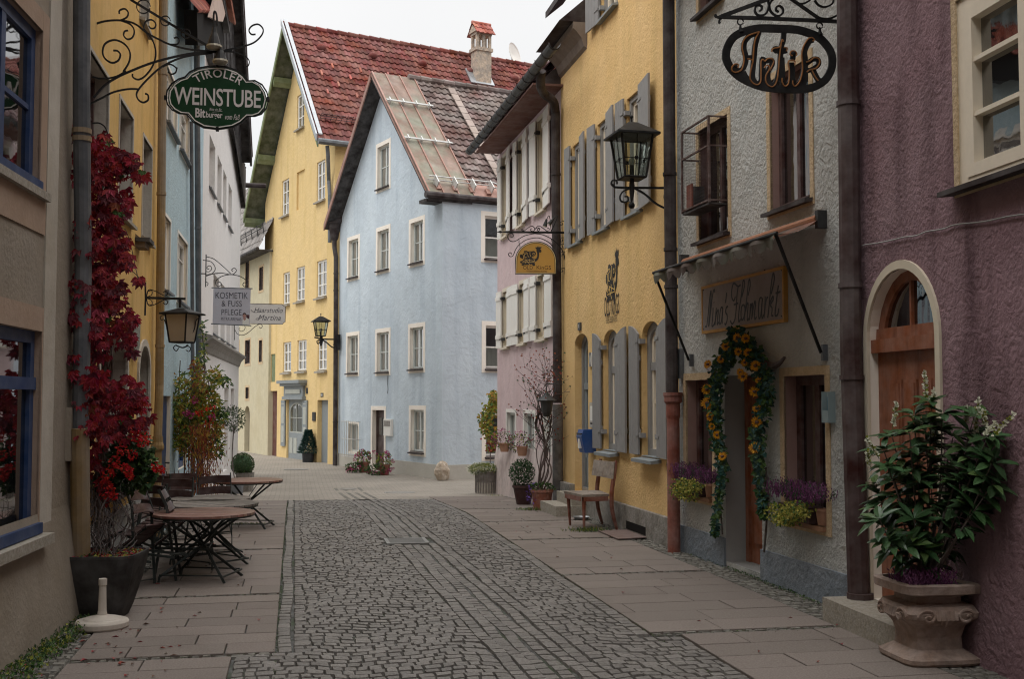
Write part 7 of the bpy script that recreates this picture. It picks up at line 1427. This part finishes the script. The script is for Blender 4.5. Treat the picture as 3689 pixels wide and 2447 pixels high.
for k in range(14): x = R.uniform(405, 500); mb.tube(cat_rom([at_(x, 1130, Y0), at_(x+R.uniform(-10, 10), 1040, Y0), at_(x+R.uniform(-20, 20), 950, Y0), at_(min(475, x+R.uniform(-25, 25)), R.uniform(830, 900), Y0)], 4), .008, 4)
mb.tube(cat_rom([at_(470, 1100, Y0+.3), at_(462, 950, Y0+.3), at_(472, 850, Y0+.3), at_(466, 760, Y0+.3)], 4), .012, 5); mb.build('stem', None, b)
mb = MB()
for x, y, r_, c_ in ((487, 945, 9, F_rd), (462, 955, 7, F_rd), (482, 975, 9, F_rd), (450, 925, 7, F_pk), (440, 960, 6, F_pk), (490, 965, 7, F_pk), (430, 955, 5, F_pk)): foliage(mb, at_(x, y, Y0-.4), r_*Y0/2600, 24, .04, .035, [c_], hollow=.4)
mb.build('blossom', None, b, kind='stuff')
b = thing('rust_coloured_shrub', gnd('D', 470, 1160), 'low rust red feathery shrub behind the bistro chairs', 'shrub'); mb = MB()
for k in range(2300):
    x = R.gauss(468, 26); y = R.uniform(985, 1150); w_ = 1-abs(x-468)/70
    if R.random() > w_: continue
    p = at_(x, y, 17.4+R.uniform(-.3, .3)); mb.mat(R.choice((L_or, L_or, M('leaf_russet', '#6d2c22', island=.3, trans=.2, **LF), L_yl))); mb.leaf(p, Vector((R.uniform(-.4, .4), R.uniform(-.4, .2), 1)), Vector((R.uniform(-1, 1), -1, 0)), R.uniform(.04, .09), .012)
mb.build('foliage', None, b)
def pot_round(mb, c, r0, r1, h, m, n_=20, rim=True, sq=0, rz=0):
    mb.mat(m); pr = [(r0, 0), (r1*.97, h*.86)]+([(r1*1.06, h*.87), (r1*1.06, h)] if rim else [(r1, h)])+[(r1*.88, h), (r1*.85, h*.9)]; mb.lathe(pr, c, n_, sq=sq, rz=rz); mb.mat(SOIL); mb.lathe([(r1*.86, h*.85), (.01, h*.9)], c, n_, sq=sq, rz=rz)
def px2m(Y, d): return d*Y/2600
def potted(name, K, x, y, potw, poth, m_pot, label, cat='potted plant', group=None, rim=True, sq=0, taper=.75):
    p = gnd(K, x, y); b = thing(name, p, label, cat, group); mb = MB(); r = px2m(p.y, potw)/2; pot_round(mb, p+Vector((0, r, 0)), r*taper, r, px2m(p.y, poth), m_pot, rim=rim, sq=sq); mb.build('pot', None, b); return b, p+Vector((0, r, 0)), r
TC = M('terracotta', '#8f4a2e', rough=.75, var=.35, vs=6, stain='#b08f7a', ss=(3, 3, 3), sa=.5); PLD = M('plastic_maroon', '#3d201d', rough=.5, var=.1)
# standard olive tree
b, c_, r_ = potted('olive_tree', 'D', 537, 1141, 38, 30, M('pot_grey', '#5f6266', rough=.6), 'small standard olive tree with a round crown in a grey tub', 'tree', taper=.9, rim=False, sq=5)
mb = MB().mat(mt('bark')); top = at_(539, 1000, c_.y); mb.tube(cat_rom([c_+ZD*.3, at_(536, 1060, c_.y), top, at_(541, 980, c_.y)], 4), .014, 6); 
for k in range(7): mb.tube([top, top+Vector((R.uniform(-.2, .2), R.uniform(-.2, .2), R.uniform(.1, .35)))], .005, 4)
mb.build('trunk', None, b)
mb = MB(); foliage(mb, at_(539, 968, c_.y), px2m(c_.y, 26), 750, .07, .022, [M('leaf_olive', '#4c5a3c', island=.3, **LF), L_dk], hollow=.15, rs=(1, 1, 1.15)); mb.build('crown', None, b)
# box ball
b, c_, r_ = potted('topiary_ball', 'D', 561, 1137, 38, 44, M('pot_stone', '#6d675d', rough=.95, var=.3, vs=15), 'clipped round box ball in a rough stone pot', 'topiary', taper=.9, rim=False, sq=6)
mb = MB().mat(L_dk); cb_ = at_(560, 1073, c_.y); rb_ = px2m(c_.y, 25); mb.ball(cb_, rb_*.9, 14, 10); foliage(mb, cb_, rb_*1.03, 2600, .035, .02, [L_dk, L_md, M('leaf_box', '#3a3f1c', island=.3, **LF)], hollow=.9, up=0); mb.build('crown', None, b)
# fir in the black pot at the shop front
b, c_, r_ = potted('potted_shrub', 'D', 709, 1068, 26, 22, M('pot_black', '#24262a', rough=.5), 'blue green conical shrub in a black square pot before the yellow gabled house', rim=False, sq=6, taper=.9)
mb = MB()
for k in range(1500): h = R.random(); a = R.uniform(0, 6.28); q = (1-h)*.32*R.uniform(.5, 1)+.04; p = c_+Vector((q*math.cos(a), q*math.sin(a), .3+h*.85)); mb.mat(L_bl); mb.leaf(p, Vector((math.cos(a), math.sin(a), .6)), ZD, .12, .05)
mb.build('foliage', None, b)
# flowers at the blue house
for (x, y, lb, tr) in ((826, 1092, 'terracotta pots of pink and magenta flowers below the barred window of the blue house', 0), (880, 1098, 'terracotta pot of dark pink flowers right beside the blue house door', 1)):
    b, c_, r_ = potted('potted_flowers', 'D', x+(12 if not tr else 6), y, 26, 24, TC, lb, 'potted flowers', 'flower pots at the blue house')
    mb = MB(); foliage(mb, c_+Vector((-.25, -.15, .15)), .26, 300, .07, .05, [L_md, L_dk], rs=(1.2, .8, .6)); foliage(mb, c_+ZD*.45, .24, 240, .07, .05, [L_md, L_dk, L_yg]); mb.build('foliage', None, b)
    mb = MB()
    for k in range(26): q = c_+Vector((R.uniform(-.5, .25), R.uniform(-.35, .1), R.uniform(.03, .22))) if k % 2 else c_+Vector((R.uniform(-.3, .3), R.uniform(-.25, .1), R.uniform(.4, .72))); foliage(mb, q, .045, 14, .045, .04, [F_pk, M('petal_magenta', '#a01d5a', island=.3, trans=.2)] if not tr else [M('petal_magenta'), F_pk], hollow=.2)
    mb.build('blossom', None, b, kind='stuff')
# boulder
p = gnd('D', 1020, 1111); mb = MB().mat(M('boulder', '#b8a58e', rough=.95, var=.4, vs=6, bump=.02, bs=12, stain='#e5ddd0', ss=(4, 4, 4), sa=.7)); c_ = p+Vector((0, .2, .24)); mb.ball(c_, .25, 12, 9, 1.2, .11, (.86, .8)); mb.v = [Vector((v.x, v.y, max(v.z, p.z))) for v in mb.v]
mb.build('boulder', None, None, smooth=False, label='pale rough boulder guarding the corner of the blue house', cat='boulder')
# concrete planter with white daisies
b, c_, r_ = potted('potted_flowers', 'D', 1122, 1141, 50, 25, M('planter_pale', '#a49c90', rough=.95, var=.3, vs=5), 'stacked ribbed concrete planter of small white flowers at the pink house corner', 'potted flowers', rim=False, taper=1.0, sq=0)
mb = MB().mat(M('planter_taupe', '#6b625b', rough=.95, var=.3, vs=8)); h0 = px2m(c_.y, 25)
mb.lathe([(r_*.99, h0), (r_*.99, h0*2.05), (r_*.85, h0*2.05), (r_*.8, h0*1.9)], c_, 24)
for k in range(24): a = k*2*math.pi/24; mb.tube([c_+Vector((r_*math.cos(a), r_*math.sin(a), h0*.05)), c_+Vector((r_*math.cos(a), r_*math.sin(a), h0*2))], .012, 4)
mb.build('upper_ring', None, b)
mb = MB(); foliage(mb, c_+Vector((-.06, 0, h0*2.15)), r_*1.35, 1500, .045, .02, [L_yg, L_md], rs=(1.05, .9, .42)); mb.build('foliage', None, b)
mb = MB(); foliage(mb, c_+Vector((-.1, 0, h0*2.2)), r_*1.45, 700, .022, .022, [F_wh], rs=(1.05, .9, .42), hollow=.85); mb.build('blossom', None, b, kind='stuff')
# climber on blue house side
W = W_br; b = thing('climbing_plant', gnd('D', 1130, 1120), 'yellow green climber on the side wall of the blue house next to the pink house', 'climbing plant'); mb = MB()
for k in range(900):
    y = R.uniform(905, 1045); x = 1134+10*math.sin(y*.05)+R.gauss(0, 9); p = at_(x, y, 30.2+R.uniform(-.2, .2)); mb.mat(R.choice((L_yg, L_yl, L_md, L_yg) if y < 1010 else (L_or, L_yg, L_rd))); mb.leaf(p, Vector((R.uniform(-1, 1), R.uniform(-1, 0), R.uniform(-1, .5))), Vector((0, -1, .3)), .1, .06)
mb.build('foliage', None, b); mb = MB().mat(mt('bark')); mb.tube([at_(1130, 1135, 30.2), at_(1133, 1000, 30.2), at_(1136, 920, 30.2)], .015, 5); mb.build('stem', None, b)
# pots on the pink windows
W = W_pink
for i, q in enumerate(gw):
    uc, z_ = (q[0]+q[1])/2, q[2]+.05; b = thing('window_pot', W.P(uc, z_, .12), ('pink flowering pot on the left small window of the pink house', 'pink flowering pot on the right small window of the pink house')[i], 'window pot', 'pots on the small windows of the pink house')
    mb = MB(); pot_round(mb, W.P(uc, z_-.12, .16), .09, .12, .2, M('pot_tan', '#a87c60', rough=.8)); mb.build('pot', None, b)
    mb = MB(); foliage(mb, W.P(uc-.1, z_+.14, .2), .24, 260, .05, .03, [L_md, L_yg, M('leaf_mauve', '#6f4a5c', island=.3)], rs=(1, 1, .8)); foliage(mb, W.P(uc-.1, z_+.2, .2), .24, 120, .035, .03, [F_pk, F_pu], hollow=.8, rs=(1, 1, .9)); mb.build('foliage', None, b)
# dark shrub pot and terracotta climber pot
b, c_, r_ = potted('potted_shrub', 'D', 1209, 1167, 50, 44, PLD, 'bushy dark green shrub in a maroon plastic pot beside the pink house', taper=.66)
mb = MB(); foliage(mb, at_(1205, 1092, c_.y), px2m(c_.y, 27), 1300, .05, .025, [L_dk, LAU], hollow=.2, rs=(1.05, 1, 1.1)); mb.build('foliage', None, b)
b, c_, r_ = potted('potted_climber', 'D', 1252, 1179, 50, 46, TC, 'terracotta pot with a nearly bare twisted climber beside the worn downpipe', taper=.8)
mb = MB(); foliage(mb, c_+ZD*.38, .2, 260, .06, .035, [L_dk, L_md], rs=(1.1, 1, .5)); foliage(mb, c_+Vector((-.2, -.1, .3)), .12, 60, .04, .03, [M('petal_violet', '#6a4b9a', island=.2)], rs=(.8, .8, 1.6)); mb.build('foliage', None, b)
mb = MB().mat(M('bark_red', '#4a3530', rough=.9, var=.3)); ends = []
for k in range(9):
    a = c_+Vector((R.uniform(-.1, .1), 0, .35)); pts = [a]+[at_(1255+R.uniform(-22, 30), y, c_.y+R.uniform(-.1, .25)) for y in (1090, 1040, 990, 950, 910)]; mb.tube(cat_rom(pts, 4), R.uniform(.008, .016), 5)
    for q in pts[2:]: ends += twig(mb, q, Vector((R.uniform(-1, .8), R.uniform(-.3, .1), R.uniform(.0, 1))), R.uniform(.25, .5), .006, 1, .6, .4)
for k in range(16): ends += twig(mb, at_(1262+R.uniform(-8, 8), R.uniform(860, 930), c_.y), Vector((R.uniform(-1.3, .5), 0, R.uniform(-.1, 1))), R.uniform(.3, .5), .005, 1, .7, .4)
mb.build('stem', None, b)
mb = MB()
for q in ends: mb.mat(R.choice((L_or, L_rd2, L_dk, L_or))); mb.leaf(q, Vector((R.uniform(-1, 1), -.5, R.uniform(-1, .3))), Vector((0, -1, 0)), R.uniform(.03, .06), .03)
mb.build('withered_leaves', None, b, kind='stuff')
q = at_(1262, 925, c_.y-.15); b = thing('bird_lantern', q, 'small old metal carriage lantern hung among the bare climber twigs', 'lantern'); mb = MB().mat(mt('iron_grey')); mb.lathe([(.05, -.3), (.09, -.22), (.12, -.02), (.19, 0), (.06, .1), (.02, .16)], q, 8); mb.tube([q+ZD*.15, q+ZD*.3, q+ZD*.3+TD*.3], .012, 5); mb.build('lantern_body', None, b)
# ---- old bench chair ----
W = W_king; b = thing('wooden_bench_chair', gnd('D', 1370, 1210), 'old wooden chair with a wide weathered seat and reddish legs against the stone plinth', 'chair')
WG = M('wood_weathered', '#86786a', rough=.85, var=.35, vs=7, streak=('#5d4f43', 3, 18, .5)); WR = M('wood_red', '#7a3d24', rough=.55, var=.3, vs=6)
K = 'd3'; fl = gnd(K, 655, 545); fr_ = gnd(K, 748, 580); br_ = gnd(K, 968, 572); bl_ = gnd(K, 870, 535); sz = .44
hz = lambda K, x, y, Y: at_((CR[K][0]+x/CR[K][2])/1.5605, (CR[K][1]+y/CR[K][2])/1.5605, Y)
def legp(g, w0, w1, top, mb, fwd=(0, 0, 0)): mb.tube([g, g+ZD*.22+Vector(fwd)*.3, top], [w0, (w0+w1)/2, w1], 4)
sl_, sr_ = hz(K, 612, 316, fl.y), hz(K, 735, 352, fr_.y); sz = (sl_.z+sr_.z)/2-.02
sbr, sbl = hz(K, 915, 342, br_.y), hz(K, 845, 312, bl_.y)
c4 = [Vector((v.x, v.y, sz)) for v in (sl_, sr_, sbr, sbl)]
mb = MB().mat(WG); mb.prism(c4, ZD*.035); mb.build('seat', None, b)
for g, tpv, w0, w1 in ((fl, c4[0].lerp(c4[2], .1), .016, .032), (fr_, c4[1].lerp(c4[3], .1), .016, .034)):
    mb = MB().mat(WR); mb.tube(cat_rom([g, g.lerp(tpv, .5)+Vector((0, -.01, 0)), Vector((tpv.x, tpv.y, sz))], 3), [w0+(w1-w0)*k/6 for k in range(7)], 4); mb.build('leg', None, b)
for g, x, y, x2, y2 in ((br_, 932, 330, 962, 112), (bl_, 835, 300, 858, 100)):
    mb = MB().mat(WR); Y = g.y; a1 = hz(K, x, y, Y-.06); a2 = hz(K, x2, y2, Y+.03); mb.tube(cat_rom([g, g.lerp(a1, .5)+Vector((-.03, 0, 0)), a1, a1.lerp(a2, .5), a2], 3), [.02, .024, .028, .03, .032, .033, .034, .034, .034, .032, .03, .026, .022], 4); mb.build('leg', None, b)
mb = MB().mat(WG); bk = [hz(K, 798, 208, bl_.y-.08), hz(K, 942, 235, br_.y-.08), hz(K, 952, 122, br_.y-.02), hz(K, 812, 106, bl_.y-.02)]; mb.prism(bk, Vector((.01, .03, 0))); mb.build('backrest', None, b)
mb = MB().mat(WR)
for i in (0, 1, 2, 3): a, c_ = c4[i], c4[(i+1) % 4]; mb.obox(a.lerp(c_, .06)-ZD*.07, (c_-a)*.88, Vector((0, .015, 0)) if i % 2 == 0 else Vector((.015, 0, 0)), ZD*.068)
mb.build('apron', None, b)
p = gnd('d3', 730, 505); mb = MB().mat(mt('zinc_light')); mb.lathe([(.1, 0), (.14, .045), (.145, .05), (.13, .04), (.09, .01)], p, 18); mb.build('metal_bowl', None, None, label='shallow metal bowl on the ground under the bench chair by the doorstep', cat='bowl')
# ---- heather boxes of the grey house ----
W = W_grey
for i, (q, K, pts_h, pts_y) in enumerate(((L1, 'D', [(1580,1085,18),(1605,1095,20),(1630,1100,18),(1590,1105,16),(1645,1105,12)], [(1568,1130,16),(1585,1140,18),(1600,1120,14),(1580,1115,14)]), (L2, 'D', [(1810,1130,26),(1840,1135,28),(1870,1140,26),(1895,1145,22),(1860,1150,24)], [(1800,1180,22),(1825,1190,22),(1845,1175,20),(1815,1200,14)]))):
    uc = (q[0]+q[1])/2; b = thing('flower_box', W.P(uc, q[2], .1), ('flower box of purple heather half behind the garland on the grey house left window', 'flower box of purple heather and trailing leaves right of the grey house door')[i], 'flower box', 'heather boxes on the grey house')
    mb = MB().mat(M('box_maroon', '#3f211d', rough=.7)); mb.wbox(W, q[0]+.03, q[1]-.2, q[2]+.01, q[2]+.17, -.1, .1); mb.build('box', None, b)
    mb = MB(); pot_round(mb, W.P(q[1]-.1, q[2]+.01, -.02), .065, .085, .16, M('pot_clay_pale', '#a8785a', rough=.8, var=.2)); mb.mat(M('sill_board', '#9a6b45', rough=.7, var=.3)); mb.wbox(W, q[0]+.01, q[1]-.01, q[2]-.05, q[2]-.002, -.02, .05); mb.build('pot', None, b)
    mb = MB(); hp = [W.px('D', x, y, .1) for x, y, _ in pts_h]
    for (x, y, r_) in pts_h:
        for k in range(150):
            a = R.uniform(0, 6.28); qq = math.sqrt(R.random()); u, z = W.px('D', x+r_*qq*math.cos(a), y+8+r_*.5*qq*math.sin(a), .08); o_ = R.uniform(-.08, .22); p = W.P(u, z, o_); d = Vector((R.uniform(-.4, .4), R.uniform(-.4, .4), 1)).normalized(); L_ = R.uniform(.06, .15); mb.mat(F_pu if R.random() < .8 else L_dk)
            for j in range(4): mb.leaf(p+d*L_*j/4, (d+Vector((R.uniform(-.5, .5), R.uniform(-.5, .5), 0))).normalized(), Vector((R.uniform(-1, 1), -1, 0)), .032, .012)
    mb.build('heather', None, b)
    mb = MB(); LV = M('leaf_variegated', '#a9a24a', island=.4, trans=.2, **LF)
    for (x, y, r_) in pts_y:
        for k in range(190):
            a = R.uniform(0, 6.28); qq = math.sqrt(R.random()); u, z = W.px('D', x+r_*qq*math.cos(a), y+r_*qq*math.sin(a), .2); mb.mat(R.choice((LV, LV, L_yg, L_md))); mb.leaf(W.P(u, z, R.uniform(.1, .3)), Vector((R.uniform(-1, 1), R.uniform(-1, .2), R.uniform(-1, .3))), Vector((R.uniform(-.6, .6), -1, .4)), R.uniform(.025, .045), .026)
    mb.build('trailing_foliage', None, b)
# ---- sunflower garland ----
b = thing('sunflower_garland', W.P(DR[0], 1.2, .1), 'garland of artificial ivy and sunflowers framing the doorway of the grey house', 'garland'); mb = MB()
GP = [(1650,1230),(1655,1170),(1668,1090),(1655,1020),(1650,960),(1648,915),(1655,870),(1672,830),(1690,800),(1702,775),(1720,800),(1735,820),(1755,850),(1765,890),(1762,930),(1752,980),(1748,1040),(1752,1090),(1758,1150),(1762,1190)]
WD = [3,5,9,14,16,17,18,20,22,20,24,24,20,18,17,18,15,10,6,4]
cpt = cat_rom([Vector((x, y, w_)) for (x, y), w_ in zip(GP, WD)], 6)
for v in cpt:
    for k in range(24):
        a = R.uniform(0, 6.28); qq = math.sqrt(R.random())*v.z; o_ = R.uniform(.03, .2); u, z = W.px('D', v.x+qq*math.cos(a), v.y+qq*math.sin(a)*1.1, o_); mb.mat(R.choice((L_bl, L_dk, L_bl, L_md)))
        mb.leaf(W.P(u, z, o_), Vector((R.uniform(-1, 1), R.uniform(-1, .1), R.uniform(-1.2, .4))), Vector((R.uniform(-.6, .6), -1, .4)), R.uniform(.04, .085), R.uniform(.035, .06))
mb.build('foliage', None, b)
SF = [(1660,810,1),(1703,780,9),(1722,782,9),(1705,812,8),(1676,800,9),(1728,815,9),(1665,830,8),(1635,842,9),(1720,838,8),(1745,845,11),(1742,905,10),(1716,870,10),(1752,880,7),(1632,900,10),(1633,932,12),(1640,962,9),(1655,1005,8),(1748,975,11),(1668,1055,9),(1742,1035,11),(1710,860,8),(1644,985,7),(1747,943,8)]
for x, y, r_ in SF:
    if r_ < 5: continue
    u, z = W.px('D', x, y, .2); c_ = W.P(u, z, .2); n_ = (CAM-c_).normalized()*.7+W.n*.3+Vector((R.uniform(-.4, .4), R.uniform(-.3, .1), R.uniform(-.3, .5))); n_.normalize(); X = n_.orthogonal().normalized(); Y_ = n_.cross(X); rr = px2m(c_.y, r_*1.25); mb = MB().mat(F_ye)
    for ring in range(2):
        for k in range(14): a = 2*math.pi*(k+.5*ring)/14+R.uniform(-.1, .1); d = X*math.cos(a)+Y_*math.sin(a); mb.leaf(c_+d*rr*.25+n_*.006*ring, (d+n_*R.uniform(.05, .45)).normalized(), n_, rr*R.uniform(.75, .95), rr*.32, droop=.1)
    f_ = mb.build('sunflower', None, b); mb = MB().mat(M('flower_heart', '#5e3312', rough=.9, var=.3, vs=40)); mb.ball(c_+n_*.01, rr*.36, 10, 6, .7, .06); mb.build('flower_heart', None, f_)
mb = MB().mat(BK); mb.tube(cat_rom(pxs(W, 'D', [(1648, 960), (1655, 1040), (1660, 1120), (1664, 1180), (1668, 1235)], .06), 4), .01, 5); mb.tube(cat_rom(pxs(W, 'D', [(1768, 1080), (1772, 1140), (1770, 1200), (1764, 1275)], .06), 4), .012, 5); mb.build('stem', None, b)
# ---- stone urn with laurel ----
p = gnd('D', 2171, 1543); Yb = p.y+.25; s_ = Yb/2600.; uc = Vector((p.x+.02, Yb+.05, 0)); rz = rad(8)
b = thing('stone_planter', uc, 'carved square stone planter holding a glossy laurel and heather by the purple house step', 'planter')
SU = M('planter_stone', '#9a8273', rough=.9, var=.35, vs=7, bump=.008, bs=30, stain='#5b4c42', ss=(3, 3, 3), sa=.6)
mb = MB().mat(SU); mb.lathe([(.285, 0), (.3, .02), (.3, .05), (.27, .065), (.2, .11), (.195, .2), (.22, .29), (.29, .35), (.3, .39), (.27, .44), (.2, .46), (.195, .5), (.24, .52), (.32, .54), (.325, .6), (.3, .61), (.27, .61), (.26, .55)], uc, 32, sq=7, rz=rz)
X = Vector((math.cos(rz), math.sin(rz), 0)); Y_ = Vector((-X.y, X.x, 0))
mb.build('urn', None, b)
mb = MB().mat(SU)
for (d, e_) in ((-Y_, X), (X, Y_), (-X, Y_), (Y_, X)):
    for sg in (-1, 1):
        c_ = uc+d*.285+e_*sg*.15+ZD*.37; pts = [c_+e_*sg*.075*(1-k/22)*math.cos(k*.45)+ZD*.06*(1-k/22)*math.sin(k*.45)+d*.004*k*.5 for k in range(20)]; mb.tube(pts, [.014-.0003*k for k in range(20)], 6)
    for k in range(-2, 3): c_ = uc+d*.285+e_*k*.035+ZD*.41; mb.tube([c_, c_-ZD*.06+d*.02, c_-ZD*(.12-.02*abs(k))-d*.01], [.02, .018, .006], 6)
mb.build('scroll_carving', None, b)
mb = MB().mat(SOIL); mb.lathe([(.27, .53), (.27, .575), (.01, .58)], uc, 20, sq=7, rz=rz); mb.build('soil', None, b)
top = uc+ZD*.58; mb = MB().mat(BK); ends = []
TG = [(2050,1080),(2035,1160),(2060,1010),(2110,960),(2150,930),(2160,990),(2200,1010),(2250,960),(2280,1010),(2240,1060),(2190,1080),(2120,1050),(2090,1120),(2150,1130),(2210,1150),(2060,1200),(2110,1200),(2170,1210),(2230,1120),(2290,1070),(2040,1040),(2130,1270),(2190,1270),(2090,1260),(2020,1120),(2240,1000),(2100,1000),(2290,1120),(2180,1180),(2070,1150),(2260,1090),(2150,1060),(2120,1110),(2085,1060),(2030,1200),(2215,1095),(2265,1045),(2175,955),(2245,1175),(2050,1250),(2135,985)]
for x, y in TG:
    Yt = uc.y+R.uniform(-.28, .22)
    while (at_(x, y, Yt)-W_purp.a).dot(W_purp.n) < .12: Yt -= .04
    e_ = at_(x, y, Yt); m_ = top.lerp(e_, .5)+Vector((R.uniform(-.04, .04), 0, -.04)); st_ = top+Vector((R.uniform(-.06, .06), R.uniform(-.05, .05), 0)); pts = cat_rom([st_, m_, e_], 4); mb.tube(pts, [.011-.0009*k for k in range(9)], 5, caps=False); ends.append((e_, (e_-m_).normalized(), pts))
mb.build('stem', None, b)
mb = MB()
for e_, d, pts in ends:
    for q, nl in ((e_, 10), (pts[-2], 6), (pts[-3], 4), (pts[-4], 2)):
        for k in range(nl):
            a = R.uniform(0, 6.28); o_ = d.orthogonal().normalized(); dd = (o_*math.cos(a)+d.cross(o_)*math.sin(a)+d*R.uniform(.0, .9)+Vector((0, 0, -.12))).normalized(); mb.mat(LAU if R.random() < .9 else L_md); mb.leaf8(q+dd*.01, dd, (d+ZD*.7+Vector((R.uniform(-.3, .3), -.3, 0))).normalized(), R.uniform(.12, .2), R.uniform(.05, .078), droop=R.uniform(.1, .4))
mb.build('foliage', None, b)
mb = MB()
for x, y, x2, y2 in ((2138,930,2134,858),(2150,945,2158,900),(2060,990,2070,930),(2255,990,2258,920),(2230,980,2232,940),(2275,990,2270,950),(2290,1010,2340,955),(2270,1010,2300,975),(2140,1000,2100,960),(2030,1060,1998,1010),(2170,1040,2150,1000),(2010,1080,2000,1040),(2255,1020,2250,975)):
    Yt = uc.y-.1
    while (at_(max(x, x2), y2, Yt)-W_purp.a).dot(W_purp.n) < .1: Yt -= .04
    a, c_ = at_(x, y, Yt), at_(x2, y2, Yt); mb.mat(L_md); mb.tube([a, c_], .003, 4)
    for k in range(40): q = a.lerp(c_, .1+.9*k/40); mb.mat(F_wh if R.random() < .75 else L_yg); mb.leaf(q, Vector((R.uniform(-1, 1), R.uniform(-1, .3), R.uniform(-.3, 1))), Vector((0, -1, .3)), .03, .022)
mb.build('flower_spike', None, b, kind='stuff')
mb = MB()
for k in range(420):
    p = top+X*R.uniform(-.26, .1)+Y_*R.uniform(-.27, .1)-ZD*.01; d = Vector((R.uniform(-.5, .3), R.uniform(-.5, .2), 1)).normalized(); L_ = R.uniform(.08, .18); mb.mat(F_pu)
    for j in range(4): mb.leaf(p+d*L_*j/4, (d+Vector((R.uniform(-.5, .5), R.uniform(-.5, .5), 0))).normalized(), Vector((R.uniform(-1, 1), -1, 0)), .034, .012)
mb.build('heather', None, b)
